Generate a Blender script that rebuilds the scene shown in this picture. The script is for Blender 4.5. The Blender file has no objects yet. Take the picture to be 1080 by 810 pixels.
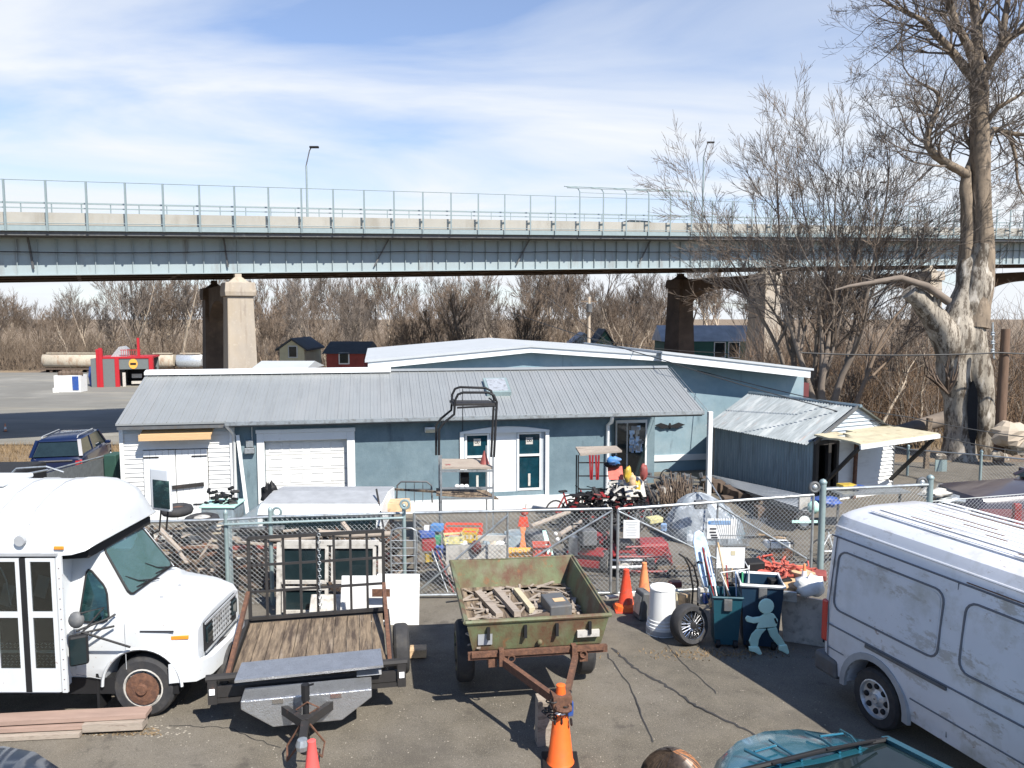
import bpy, math, random
from math import sin, cos, pi, radians, atan2, sqrt, hypot
from mathutils import Vector, Matrix
scene = bpy.context.scene
COL = scene.collection
random.seed(7)
# ---------------------------------------------------------------- camera numbers
F, CX, CY, H, PT = 800.0, 540.0, 405.0, 4.8, radians(5.0)
cP, sP = cos(PT), sin(PT)
def ray(px, py):
    a, b = (px-CX)/F, (CY-py)/F
    return Vector((a, cP+b*sP, -sP+b*cP))
def at(px, py, Y):
    r = ray(px, py); return Vector((0, 0, H)) + r*(Y/r.y)
def atz(px, py, z):
    r = ray(px, py); return Vector((0, 0, H)) + r*((z-H)/r.z)
# ---------------------------------------------------------------- terrain
LP = [(-60, 0), (9, 0), (13.3, -.25), (20, -.75), (28, -1.25), (40, -2.5), (52, -4.2), (63, -5.8), (150, -6.1), (400, -5), (4000, -5)]
RP = [(-60, 0), (9, 0), (13.3, -.25), (20, -.72), (28, -.9), (60, -2.0), (130, -3), (400, -4), (4000, -4)]
def interp(tab, y):
    if y <= tab[0][0]: return tab[0][1]
    for (a, za), (b, zb) in zip(tab, tab[1:]):
        if y <= b:
            t = (y-a)/(b-a); return za+(zb-za)*t
    return tab[-1][1]
def G(x, y):
    w = min(1, max(0, (x+5)/13.0)); w = w*w*(3-2*w)
    return interp(LP, y)*(1-w)+interp(RP, y)*w
def pt(px, py, dz=0):
    r = ray(px, py); z = 0
    for _ in range(30):
        t = (z+dz-H)/r.z; p = Vector((0, 0, H))+r*t; z = z*.5+.5*G(p.x, p.y)
    return Vector((p.x, p.y, z+dz))
# ---------------------------------------------------------------- materials
MATS = {}
def mat(name, c, rough=.75, metal=0, var=.12, scale=4, c2=None, amt=.0, sc2=3, bump=0, bscale=40, stretch=None, emit=0, spec=.5, coat=0, soft=.08):
    if name in MATS: return MATS[name]
    m = bpy.data.materials.new(name); m.use_nodes = True
    N, L = m.node_tree.nodes, m.node_tree.links
    b = N['Principled BSDF']
    b.inputs['Roughness'].default_value = rough; b.inputs['Metallic'].default_value = metal
    b.inputs['Specular IOR Level'].default_value = spec
    if coat: b.inputs['Coat Weight'].default_value = coat; b.inputs['Coat Roughness'].default_value = .08
    tc = N.new('ShaderNodeTexCoord'); mp = N.new('ShaderNodeMapping')
    L.new(tc.outputs['Object'], mp.inputs['Vector'])
    if stretch: mp.inputs['Scale'].default_value = stretch
    no = N.new('ShaderNodeTexNoise'); no.inputs['Scale'].default_value = scale; no.inputs['Detail'].default_value = 8; no.inputs['Roughness'].default_value = .65
    L.new(mp.outputs[0], no.inputs['Vector'])
    cr = N.new('ShaderNodeValToRGB'); L.new(no.outputs['Fac'], cr.inputs[0])
    e = cr.color_ramp.elements
    e[0].position = .3; e[1].position = .7
    e[0].color = [max(0, x*(1-var)) for x in c]+[1]; e[1].color = [min(1, x*(1+var)) for x in c]+[1]
    out = cr.outputs[0]
    if c2 and amt > 0:
        n2 = N.new('ShaderNodeTexNoise'); n2.inputs['Scale'].default_value = sc2; n2.inputs['Detail'].default_value = 9; n2.inputs['Roughness'].default_value = .7
        L.new(mp.outputs[0], n2.inputs['Vector'])
        r2 = N.new('ShaderNodeValToRGB'); L.new(n2.outputs['Fac'], r2.inputs[0])
        th = .78-amt*.5
        r2.color_ramp.elements[0].position = th-soft; r2.color_ramp.elements[1].position = th+soft
        mx = N.new('ShaderNodeMix'); mx.data_type = 'RGBA'
        L.new(r2.outputs[0], mx.inputs[0]); L.new(out, mx.inputs[6]); mx.inputs[7].default_value = list(c2)+[1]
        out = mx.outputs[2]
    L.new(out, b.inputs['Base Color'])
    if bump:
        nb = N.new('ShaderNodeTexNoise'); nb.inputs['Scale'].default_value = bscale; nb.inputs['Detail'].default_value = 5
        L.new(mp.outputs[0], nb.inputs['Vector'])
        bp = N.new('ShaderNodeBump'); bp.inputs['Strength'].default_value = bump; bp.inputs['Distance'].default_value = .02
        L.new(nb.outputs['Fac'], bp.inputs['Height']); L.new(bp.outputs[0], b.inputs['Normal'])
    if emit:
        b.inputs['Emission Color'].default_value = list(c)+[1]; b.inputs['Emission Strength'].default_value = emit
    m['bs'] = 1
    MATS[name] = m
    return m
def M(n): return MATS[n]
def color_node(m): return m.node_tree.nodes['Principled BSDF']
# ---------------------------------------------------------------- mesh builder
class MB:
    def __init__(s): s.v = []; s.f = []; s.mi = []; s.cur = 0
    def add(s, vs, fs):
        o = len(s.v); s.v.extend(tuple(v) for v in vs)
        for f in fs: s.f.append(tuple(i+o for i in f)); s.mi.append(s.cur)
        return s
    def box(s, x0, x1, y0, y1, z0, z1):
        return s.add([(x0,y0,z0),(x1,y0,z0),(x1,y1,z0),(x0,y1,z0),(x0,y0,z1),(x1,y0,z1),(x1,y1,z1),(x0,y1,z1)],
                     [(0,3,2,1),(4,5,6,7),(0,1,5,4),(1,2,6,5),(2,3,7,6),(3,0,4,7)])
    def obox(s, c, size, rz=0, rx=0, ry=0):
        R = Matrix.Rotation(rz, 3, 'Z') @ Matrix.Rotation(ry, 3, 'Y') @ Matrix.Rotation(rx, 3, 'X')
        a, b, d = size[0]/2, size[1]/2, size[2]/2; c = Vector(c)
        vs = [c+R@Vector(p) for p in [(-a,-b,-d),(a,-b,-d),(a,b,-d),(-a,b,-d),(-a,-b,d),(a,-b,d),(a,b,d),(-a,b,d)]]
        return s.add(vs, [(0,3,2,1),(4,5,6,7),(0,1,5,4),(1,2,6,5),(2,3,7,6),(3,0,4,7)])
    def beam(s, p, q, w, h, up=(0,0,1)):
        p, q = Vector(p), Vector(q); d = (q-p).normalized(); u = Vector(up)
        if abs(d.dot(u)) > .95: u = Vector((0,1,0))
        r = d.cross(u).normalized(); u = r.cross(d).normalized()
        vs = []
        for b in (p, q):
            for a, c in ((-1,-1),(1,-1),(1,1),(-1,1)): vs.append(b+r*a*w/2+u*c*h/2)
        return s.add(vs, [(0,1,2,3),(7,6,5,4),(0,4,5,1),(1,5,6,2),(2,6,7,3),(3,7,4,0)])
    def tube(s, pts, r, n=8, cap=True):
        pts = [Vector(p) for p in pts]; k = len(pts)
        rs = r if isinstance(r, (list, tuple)) else [r]*k
        vs = []; prev = None
        for i, p in enumerate(pts):
            d = (pts[min(i+1,k-1)]-pts[max(i-1,0)])
            if d.length < 1e-9: d = Vector((0,0,1))
            d.normalize()
            if prev is None:
                a = Vector((0,0,1)) if abs(d.z) < .9 else Vector((1,0,0))
                u = d.cross(a).normalized()
            else:
                u = prev-d*prev.dot(d)
                if u.length < 1e-6: u = d.cross(Vector((0,0,1)))
                u.normalize()
            prev = u; w = d.cross(u)
            for j in range(n):
                t = 2*pi*j/n; vs.append(p+(u*cos(t)+w*sin(t))*rs[i])
        fs = []
        for i in range(k-1):
            for j in range(n):
                a, b = i*n+j, i*n+(j+1)%n
                fs.append((a, b, b+n, a+n))
        if cap: fs.append(tuple(range(n))[::-1]); fs.append(tuple((k-1)*n+j for j in range(n)))
        return s.add(vs, fs)
    def cyl(s, p, q, r0, r1=None, n=16): return s.tube([p, q], [r0, r0 if r1 is None else r1], n)
    def lathe(s, c, prof, n=20, axis='z', R=None, cap=True):
        c = Vector(c); vs = []
        for (r, h) in prof:
            for j in range(n):
                t = 2*pi*j/n
                if axis == 'z': v = Vector((r*cos(t), r*sin(t), h))
                elif axis == 'y': v = Vector((r*cos(t), h, r*sin(t)))
                else: v = Vector((h, r*cos(t), r*sin(t)))
                if R: v = R@v
                vs.append(c+v)
        k = len(prof); fs = []
        for i in range(k-1):
            for j in range(n):
                a, b = i*n+j, i*n+(j+1)%n; fs.append((a, b, b+n, a+n))
        if cap: fs.append(tuple(range(n))[::-1]); fs.append(tuple((k-1)*n+j for j in range(n)))
        return s.add(vs, fs)
    def torus(s, c, R_, r, n=24, m=8, axis='y', Rm=None):
        c = Vector(c); vs = []; fs = []
        for i in range(n):
            t = 2*pi*i/n
            for j in range(m):
                u = 2*pi*j/m; q = R_+r*cos(u)
                if axis == 'y': v = Vector((q*cos(t), r*sin(u), q*sin(t)))
                elif axis == 'x': v = Vector((r*sin(u), q*cos(t), q*sin(t)))
                else: v = Vector((q*cos(t), q*sin(t), r*sin(u)))
                if Rm: v = Rm@v
                vs.append(c+v)
                fs.append((i*m+j, ((i+1)%n)*m+j, ((i+1)%n)*m+(j+1)%m, i*m+(j+1)%m))
        return s.add(vs, fs)
    def loft(s, rings, cap=True):
        n = len(rings[0]); vs = [p for r in rings for p in r]; fs = []
        for i in range(len(rings)-1):
            for j in range(n):
                a, b = i*n+j, i*n+(j+1)%n; fs.append((a, b, b+n, a+n))
        if cap: fs.append(tuple(range(n))[::-1]); fs.append(tuple((len(rings)-1)*n+j for j in range(n)))
        return s.add(vs, fs)
    def prism(s, poly, off):            # polygon (3d points) extruded by vector
        n = len(poly); off = Vector(off); poly = [Vector(p) for p in poly]
        vs = poly+[p+off for p in poly]
        fs = [tuple(range(n))[::-1], tuple(range(n, 2*n))]+[(i, (i+1)%n, (i+1)%n+n, i+n) for i in range(n)]
        return s.add(vs, fs)
    def patch(s, A, B, C, D, nu=1, nv=1, bulge=0, thick=0):   # quad A B C D
        A, B, C, D = map(Vector, (A, B, C, D)); nrm = (B-A).cross(D-A).normalized(); vs = []; fs = []
        for j in range(nv+1):
            for i in range(nu+1):
                u, v = i/nu, j/nv
                p = (A*(1-u)+B*u)*(1-v)+(D*(1-u)+C*u)*v
                vs.append(p+nrm*bulge*4*(u*(1-u))*1)
        for j in range(nv):
            for i in range(nu):
                a = j*(nu+1)+i; fs.append((a, a+1, a+nu+2, a+nu+1))
        return s.add(vs, fs)
    def ball(s, c, r, n=12, m=8, sc=(1,1,1)):
        c = Vector(c); vs = [c+Vector((0,0,-r*sc[2]))]; fs = []
        for i in range(1, m):
            a = -pi/2+pi*i/m
            for j in range(n):
                t = 2*pi*j/n; vs.append(c+Vector((r*cos(a)*cos(t)*sc[0], r*cos(a)*sin(t)*sc[1], r*sin(a)*sc[2])))
        vs.append(c+Vector((0,0,r*sc[2])))
        for j in range(n): fs.append((0, 1+(j+1)%n, 1+j))
        for i in range(m-2):
            for j in range(n):
                a, b = 1+i*n+j, 1+i*n+(j+1)%n; fs.append((a, b, b+n, a+n))
        top = len(vs)-1
        for j in range(n): fs.append((top, 1+(m-2)*n+j, 1+(m-2)*n+(j+1)%n))
        return s.add(vs, fs)
    def rot(s, ang, c, axis='Z'):
        R = Matrix.Rotation(ang, 3, axis); c = Vector(c)
        s.v = [tuple(c+R@(Vector(v)-c)) for v in s.v]; return s
    def move(s, d): s.v = [(v[0]+d[0], v[1]+d[1], v[2]+d[2]) for v in s.v]; return s
    def build(s, name, m, parent=None, smooth=None, local=False, bevel=0):
        me = bpy.data.meshes.new(name)
        vs = s.v
        if parent is not None and not local:
            chain = []; p = parent; W = Matrix.Identity(4)
            while p is not None:
                W = (Matrix.Translation(p.location) @ p.rotation_euler.to_matrix().to_4x4()) @ W; p = p.parent
            Wi = W.inverted(); vs = [tuple(Wi@Vector(v)) for v in vs]
        me.from_pydata(vs, [], s.f)
        ms = m if isinstance(m, (list, tuple)) else [m]
        for q in ms: me.materials.append(q)
        if len(ms) > 1: me.polygons.foreach_set('material_index', s.mi)
        if smooth is not None:
            me.polygons.foreach_set('use_smooth', [True]*len(me.polygons)); me.set_sharp_from_angle(angle=radians(smooth))
        me.update()
        o = bpy.data.objects.new(name, me); COL.objects.link(o)
        if parent is not None: o.parent = parent
        if bevel:
            b = o.modifiers.new('bevel', 'BEVEL'); b.width = bevel; b.segments = 2; b.limit_method = 'ANGLE'; b.angle_limit = radians(40)
        return o
def thing(name, label, cat, loc=(0,0,0), rz=0, group=None):
    o = bpy.data.objects.new(name, None); COL.objects.link(o); o.empty_display_size = .2
    o.location = loc; o.rotation_euler = (0, 0, rz)
    return tag(o, label, cat, group)
def tag(o, label, cat, group=None):
    o['label'] = label; o['category'] = cat
    if group: o['group'] = group
    return o
def structure(o): o['kind'] = 'structure'; return o
def stuff(o, label=None, cat=None):
    o['kind'] = 'stuff'
    if label: tag(o, label, cat)
    return o
def solo(mb, name, m, label, cat, group=None, base=None, **k):
    """a thing that is one mesh, its origin put at its base"""
    if base is None:
        xs = [v[0] for v in mb.v]; ys = [v[1] for v in mb.v]; zs = [v[2] for v in mb.v]
        base = ((min(xs)+max(xs))/2, (min(ys)+max(ys))/2, min(zs))
    mb.move((-base[0], -base[1], -base[2]))
    o = mb.build(name, m, **k); o.location = base
    return tag(o, label, cat, group)
def dup(root, loc, rz=0, label=None, sc=None):
    r = root.copy(); COL.objects.link(r); r.location = loc; r.rotation_euler = (0, 0, rz)
    if sc: r.scale = (sc, sc, sc)
    if label: r['label'] = label
    for ch in list(root.children):
        c = ch.copy(); COL.objects.link(c); c.parent = r
        for g in list(ch.children):
            d = g.copy(); COL.objects.link(d); d.parent = c
    return r
def cut(o, cutters):
    """real wheel arches: subtract solids, keep the result as the mesh"""
    hs = []
    for c in cutters:
        me = bpy.data.meshes.new('arch'); me.from_pydata(c.v, [], c.f); h = bpy.data.objects.new('arch', me); COL.objects.link(h)
        h.parent = None; hs.append(h)
        b = o.modifiers.new('arch', 'BOOLEAN'); b.operation = 'DIFFERENCE'; b.object = h; b.solver = 'EXACT'
    bpy.context.view_layer.update()
    dg = bpy.context.evaluated_depsgraph_get()
    me = bpy.data.meshes.new_from_object(o.evaluated_get(dg))
    for b in list(o.modifiers):
        if b.name.startswith('arch'): o.modifiers.remove(b)
    o.data = me
    for h in hs: bpy.data.objects.remove(h)
    return o
def text(name, s, size, loc, rot, m, parent=None, ext=.002, align='LEFT', sx=1):
    cu = bpy.data.curves.new(name, 'FONT'); cu.body = s; cu.size = size; cu.extrude = ext; cu.align_x = align
    o = bpy.data.objects.new(name, cu); COL.objects.link(o); bpy.context.view_layer.update()
    me = bpy.data.meshes.new_from_object(o.evaluated_get(bpy.context.evaluated_depsgraph_get()))
    bpy.data.objects.remove(o); me.materials.clear(); me.materials.append(m)
    R = Matrix.Translation(loc) @ rot.to_4x4() @ Matrix.Diagonal((sx, 1, 1, 1))
    mb = MB(); mb.v = [tuple(R@v.co) for v in me.vertices]; mb.f = [tuple(p.vertices) for p in me.polygons]; mb.mi = [0]*len(mb.f)
    return mb.build(name, m, parent)
def basis(xd, zd):
    """rotation whose local x is xd and local z (text normal) is zd"""
    x = Vector(xd).normalized(); z = Vector(zd).normalized(); y = z.cross(x).normalized(); x = y.cross(z)
    return Matrix((x, y, z)).transposed()
def sheet(name, xs, ys, dz, m, fn=None, smooth=60):
    mb = MB(); vs = [(x, y, (fn or G)(x, y)+dz) for y in ys for x in xs]; n = len(xs); fs = []
    for j in range(len(ys)-1):
        for i in range(n-1): a = j*n+i; fs.append((a, a+1, a+n+1, a+n))
    mb.add(vs, fs); return mb.build(name, m, smooth=smooth)
def lin(a, b, n): return [a+(b-a)*i/(n-1) for i in range(n)]
# chain-link: real diamond mesh of thin wires between A and B
def chain(mb, A, B, za0, za1, zb0, zb1, pitch=.075, r=.0022):
    A, B = Vector((A[0], A[1])), Vector((B[0], B[1])); Ln = (B-A).length; h = max(za1-za0, zb1-zb0)
    nrm = Vector((-(B-A).y, (B-A).x)).normalized()
    def P(s, t, o):
        q = A+(B-A)*(s/Ln); f = s/Ln
        z0 = za0+(zb0-za0)*f; z1 = za1+(zb1-za1)*f
        return Vector((q.x+nrm.x*o, q.y+nrm.y*o, z0+(z1-z0)*t/h))
    k = -h
    while k < Ln:
        for sg in (0, 1):
            s0, s1 = k, k+h
            t0, t1 = 0, h
            a0 = max(s0, 0); a1 = min(s1, Ln)
            if a1-a0 > .01:
                ta, tb = a0-s0, a1-s0
                if sg: ta, tb = h-ta, h-tb
                o = .003 if sg else -.003
                p, q = P(a0, ta, o), P(a1, tb, o)
                d = (q-p).normalized(); u = d.cross(Vector((nrm.x, nrm.y, 0))).normalized()*r; w = Vector((nrm.x, nrm.y, 0))*r
                mb.add([p+u, p-u*.5+w, p-u*.5-w, q+u, q-u*.5+w, q-u*.5-w], [(0,1,4,3),(1,2,5,4),(2,0,3,5)])
        k += pitch
    return mb
WH = (.8,.8,.78)
mat('asphalt', (.115,.1,.076), .9, var=.3, scale=2.2, c2=(.16,.142,.115), amt=.5, sc2=.3, bump=.5, bscale=160)
mat('old_asphalt', (.17,.165,.145), .9, var=.2, scale=.08, c2=(.25,.24,.21), amt=.4, sc2=.05, bump=.2)
mat('dirt', (.17,.125,.085), .95, var=.35, scale=.6, c2=(.24,.18,.11), amt=.5, sc2=.25, bump=.6, bscale=12)
mat('dry_grass', (.23,.16,.085), .95, var=.4, scale=6, c2=(.13,.09,.05), amt=.5, sc2=3)
mat('tar', (.035,.033,.032), .8, var=.2)
mat('white_paint', (.66,.67,.66), .45, var=.05, scale=2)
mat('bus_white', (.55,.57,.58), .35, var=.05, scale=1.5, c2=(.45,.38,.3), amt=.13, sc2=9, coat=.3, soft=.03)
mat('van_white', (.62,.63,.66), .35, var=.04, scale=1, c2=(.4,.39,.35), amt=.34, sc2=1.5, coat=.3, soft=.1)
mat('van_roof', (.8,.8,.8), .5, var=.05, scale=1)
mat('rust', (.13,.062,.036), .9, var=.45, scale=14, c2=(.09,.045,.03), amt=.5, sc2=20, bump=.4)
mat('rusty_black', (.022,.02,.019), .65, var=.3, c2=(.1,.05,.032), amt=.2, sc2=8)
mat('black', (.014,.014,.015), .6, var=.2, spec=.3)
mat('rubber', (.028,.028,.03), .8, var=.3, scale=10)
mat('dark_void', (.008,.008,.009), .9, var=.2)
mat('chrome', (.75,.75,.76), .2, 1, var=.05)
mat('galv', (.42,.45,.46), .4, .7, var=.12, scale=3, bump=.1)
mat('wire', (.27,.285,.29), .5, .3, var=.1)
mat('galv_green', (.25,.32,.32), .5, .3, var=.15)
mat('alu', (.5,.51,.52), .35, .8, var=.12, scale=9, bump=.35, bscale=70)
mat('roof_metal', (.285,.3,.3), .42, .3, var=.06, scale=.7)
mat('roof_white', (.4,.42,.43), .6, var=.06, scale=1, c2=(.4,.4,.38), amt=.2, sc2=.9)
mat('stucco', (.105,.155,.18), .85, var=.12, scale=1.3, c2=(.16,.22,.245), amt=.4, sc2=1.1, bump=.2, bscale=30, soft=.15)
mat('stucco_light', (.17,.25,.29), .85, var=.14, scale=1.1, c2=(.22,.3,.34), amt=.4, sc2=1.3, bump=.2, bscale=30, soft=.15)
mat('siding_white', (.6,.6,.58), .55, var=.04)
mat('siding_grey', (.36,.4,.43), .55, var=.05)
mat('wood_tan', (.5,.33,.17), .7, var=.12, scale=3, stretch=(1,8,8))
mat('wood_old', (.2,.15,.1), .85, var=.45, scale=3, stretch=(10,1,10), c2=(.06,.042,.03), amt=.52, sc2=1.2, bump=.3)
mat('wood_grey', (.33,.28,.23), .9, var=.3, scale=3, stretch=(1,8,8), c2=(.14,.1,.08), amt=.35, sc2=3, bump=.3)
mat('board_pink', (.3,.21,.17), .85, var=.15, scale=2, stretch=(1,8,8))
mat('corr', (.2,.26,.29), .45, .35, var=.2, scale=1.5, stretch=(4,4,.6), c2=(.2,.27,.3), amt=.4, sc2=2)
mat('corr_roof', (.2,.225,.235), .5, .2, var=.3, scale=2, stretch=(.5,6,1), c2=(.3,.15,.1), amt=.2, sc2=1.2)
mat('cream', (.46,.41,.28), .7, var=.12, c2=(.4,.33,.2), amt=.25, sc2=3)
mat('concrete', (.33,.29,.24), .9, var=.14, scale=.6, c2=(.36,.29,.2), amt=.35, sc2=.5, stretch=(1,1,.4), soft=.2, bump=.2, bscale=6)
mat('concrete_pale', (.62,.6,.54), .9, var=.1, scale=.8)
mat('parapet', (.34,.32,.28), .9, var=.12, scale=.3)
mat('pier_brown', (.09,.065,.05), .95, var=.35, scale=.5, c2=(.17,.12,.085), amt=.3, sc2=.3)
mat('girder_blue', (.27,.325,.34), .55, var=.08, scale=.4, c2=(.28,.35,.36), amt=.25, sc2=.6, stretch=(1,1,.5))
mat('bridge_post', (.22,.275,.285), .5, var=.08)
mat('green_paint', (.12,.14,.07), .65, var=.2, scale=3, c2=(.11,.05,.028), amt=.52, sc2=2.2, bump=.15, stretch=(1,1,.7), soft=.1)
mat('green_inner', (.12,.16,.09), .7, var=.2, scale=2, c2=(.2,.12,.07), amt=.3, sc2=2, stretch=(2,2,.5))
mat('orange', (.8,.13,.02), .5, var=.08, scale=12)
mat('orange_faded', (.72,.25,.1), .6, var=.1)
mat('pink_red', (.75,.1,.09), .5, var=.08)
mat('orange_red', (.6,.06,.025), .45, var=.12, scale=30)
mat('reflective', (.8,.8,.8), .4, var=.04)
mat('red', (.24,.012,.015), .45, var=.15, scale=6)
mat('salmon', (.5,.1,.07), .6, var=.15, scale=10)
mat('dull_red', (.25,.06,.05), .6, var=.3, c2=(.1,.05,.04), amt=.3)
mat('yellow', (.5,.34,.04), .5, var=.12)
mat('pale_yellow', (.5,.46,.22), .6, var=.1)
mat('blue', (.02,.07,.28), .5, var=.12)
mat('light_blue', (.2,.32,.5), .45, var=.15, scale=6)
mat('sky_board', (.45,.62,.85), .4, var=.2, scale=7, c2=(.8,.85,.9), amt=.4, sc2=9)
mat('teal_bin', (.008,.06,.085), .5, var=.1)
mat('navy_bin', (.008,.03,.06), .5, var=.12)
mat('mint', (.5,.74,.65), .5, var=.07)
mat('mint_dark', (.38,.6,.53), .5, var=.07)
mat('green', (.03,.25,.12), .5, var=.15)
mat('tan', (.55,.38,.22), .8, var=.2)
mat('cardboard', (.5,.33,.18), .85, var=.15)
mat('offwhite', (.46,.44,.4), .7, var=.15, scale=5, c2=(.4,.36,.3), amt=.25)
mat('grey_plastic', (.2,.25,.28), .6, var=.12)
mat('grey', (.3,.31,.32), .6, var=.15)
mat('dark_grey', (.09,.095,.1), .6, var=.2)
mat('purple_dark', (.035,.028,.04), .3, var=.1, coat=.6)
mat('maroon', (.12,.03,.03), .5, var=.15)
mat('suv_blue', (.003,.009,.04), .3, var=.08, coat=.7)
mat('navy_car', (.012,.022,.045), .38, var=.1, coat=.8)
mat('teal_car', (.03,.17,.23), .22, .55, var=.05, coat=.8)
mat('silver', (.55,.57,.58), .35, .5, var=.06)
mat('cap_white', (.66,.68,.68), .35, var=.04)
mat('tarp', (.22,.245,.27), .45, .1, var=.35, scale=5, c2=(.12,.19,.22), amt=.3, sc2=1.4, bump=.5, bscale=9)
mat('glass_dark', (.012,.022,.025), .06, var=.2, spec=.6)
mat('glass_teal', (.01,.03,.032), .05, var=.5, scale=4, c2=(.08,.16,.14), amt=.32, sc2=3, spec=.7, stretch=(1,1,2.5))
mat('glass_blue', (.006,.035,.05), .08, var=.3, spec=.6)
mat('bark', (.17,.125,.09), .95, var=.3, scale=3, bump=.5, bscale=14, stretch=(1,1,.3))
mat('bark_wood', (.16,.13,.105), .95, var=.3, scale=1)
mat('bark_pale', (.42,.35,.27), .95, var=.2, scale=1)
mat('twig', (.15,.112,.082), .95, var=.3, scale=1)
mat('twig_grey', (.135,.11,.09), .95, var=.2, scale=1)
mat('sycamore', (.3,.265,.215), .9, var=.35, scale=2.2, stretch=(1.5,1.5,.45), c2=(.09,.07,.05), amt=.5, sc2=2.6, bump=.8, bscale=7, soft=.04)
mat('sycamore_up', (.2,.155,.11), .9, var=.3, scale=2, c2=(.36,.29,.22), amt=.25, sc2=3, bump=.4, bscale=10)
mat('brush', (.16,.105,.065), .95, var=.4, scale=.4)
mat('brush_far', (.16,.12,.085), .95, var=.35, scale=.3)
mat('pole_wood', (.13,.08,.052), .9, var=.3, stretch=(3,3,.3))
mat('brick_red', (.24,.045,.035), .85, var=.2, scale=1.5)
mat('house_green', (.035,.11,.085), .8, var=.1)
mat('house_yellow', (.68,.62,.42), .8, var=.1, scale=1)
mat('shingle', (.075,.085,.095), .9, var=.2, scale=1)
mat('shingle_pale', (.4,.41,.42), .7, var=.25, scale=.6)
mat('wash_grey', (.12,.135,.135), .7, var=.06)
mat('wash_red', (.38,.012,.02), .5, var=.06)
mat('tank', (.4,.35,.27), .7, var=.15, c2=(.25,.14,.08), amt=.35, sc2=.8, stretch=(1,1,.4))
mat('tank_dark', (.1,.07,.05), .8, var=.3)
mat('amber', (.7,.25,.03), .3, var=.1)
mat('lens_red', (.45,.02,.02), .25, var=.15, coat=.5)
mat('hair_brown', (.05,.035,.025), .45, var=.6, scale=14, stretch=(6,6,.5))
mat('hair_sunlit', (.28,.11,.035), .4, var=.5, scale=14, stretch=(6,6,.5))
mat('skin', (.55,.35,.26), .6, var=.05)
mat('jacket', (.05,.06,.09), .8, var=.1)
mat('cable', (.015,.016,.018), .6, var=.1)
mat('slat', (.1,.11,.115), .7, var=.2, scale=8)
mat('ink', (.03,.03,.035), .6, var=.05)
mat('ink_blue', (.06,.2,.45), .6, var=.05)
mat('sign_orange', (.75,.35,.06), .55, var=.08)

def layer(mname, sc, c, lo, hi, stretch=None, detail=6, fac=1.0, rough=.6, coord='Object'):
    """one more noise-masked tone laid over a material (stains, grain, streaks)"""
    m = M(mname); N, L = m.node_tree.nodes, m.node_tree.links; b = N['Principled BSDF']
    src = b.inputs['Base Color'].links[0].from_socket
    tc = N.new('ShaderNodeTexCoord'); mp = N.new('ShaderNodeMapping'); L.new(tc.outputs[coord], mp.inputs[0])
    if stretch: mp.inputs['Scale'].default_value = stretch
    mp.inputs['Location'].default_value = (sc*.37, 1.7, sc*.11)
    n = N.new('ShaderNodeTexNoise'); n.inputs['Scale'].default_value = sc; n.inputs['Detail'].default_value = detail; n.inputs['Roughness'].default_value = rough; L.new(mp.outputs[0], n.inputs['Vector'])
    r = N.new('ShaderNodeMapRange'); r.inputs['From Min'].default_value = lo; r.inputs['From Max'].default_value = hi; r.inputs['To Max'].default_value = fac; L.new(n.outputs['Fac'], r.inputs['Value'])
    x = N.new('ShaderNodeMix'); x.data_type = 'RGBA'; L.new(r.outputs[0], x.inputs[0]); L.new(src, x.inputs[6]); x.inputs[7].default_value = list(c)+[1]; L.new(x.outputs[2], b.inputs['Base Color'])
layer('asphalt', 85, (.27,.24,.19), .56, .68, detail=2, fac=.75); layer('asphalt', 60, (.045,.04,.035), .57, .68, detail=2, fac=.7)
layer('asphalt', .7, (.06,.052,.043), .56, .72, fac=.6); layer('asphalt', 2.3, (.05,.042,.035), .62, .7, fac=.55); layer('asphalt', .22, (.19,.15,.1), .55, .75, fac=.5)
layer('old_asphalt', .5, (.13,.12,.1), .5, .7, stretch=(.3,2,1), fac=.6); layer('old_asphalt', .12, (.3,.27,.2), .55, .7, stretch=(.4,2,1), fac=.6)
layer('bus_white', 2.2, (.4,.39,.36), .52, .75, stretch=(1.2,1,.5), fac=.45); layer('bus_white', 26, (.25,.13,.07), .69, .73, fac=.8, detail=3)
layer('van_white', 2.6, (.3,.26,.2), .565, .61, stretch=(.6,1,1.3), fac=.6, rough=.75); layer('van_white', 5, (.25,.14,.08), .65, .69, fac=.85, rough=.7); layer('van_white', .6, (.5,.53,.57), .45, .6, fac=.5)
layer('van_roof', 2, (.4,.3,.22), .66, .7, stretch=(.3,3,1), fac=.8)
layer('stucco', 1.2, (.25,.32,.35), .55, .75, stretch=(1,1,.5), fac=.55); layer('stucco', 5, (.04,.055,.065), .6, .75, stretch=(1,1,.2), fac=.5)
layer('stucco_light', .8, (.27,.33,.35), .5, .7, fac=.5); layer('stucco_light', 4, (.07,.1,.12), .62, .75, stretch=(1,1,.2), fac=.5)
layer('concrete', .9, (.16,.12,.09), .55, .72, stretch=(2,2,.15), fac=.7); layer('concrete', 4, (.45,.4,.33), .55, .7, fac=.4)
layer('girder_blue', .7, (.16,.13,.11), .58, .72, stretch=(1,1,.2), fac=.6); layer('parapet', .5, (.2,.17,.13), .52, .7, stretch=(1,1,.2), fac=.6)
layer('siding_white', 3, (.36,.35,.32), .55, .75, stretch=(.5,1,2), fac=.5); layer('white_paint', 5, (.38,.35,.3), .6, .75, fac=.45)
layer('roof_metal', 1.4, (.13,.13,.125), .52, .75, stretch=(3,.35,.35), fac=.25); layer('roof_metal', .5, (.34,.34,.33), .5, .7, stretch=(2.5,.6,.6), fac=.4)
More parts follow.
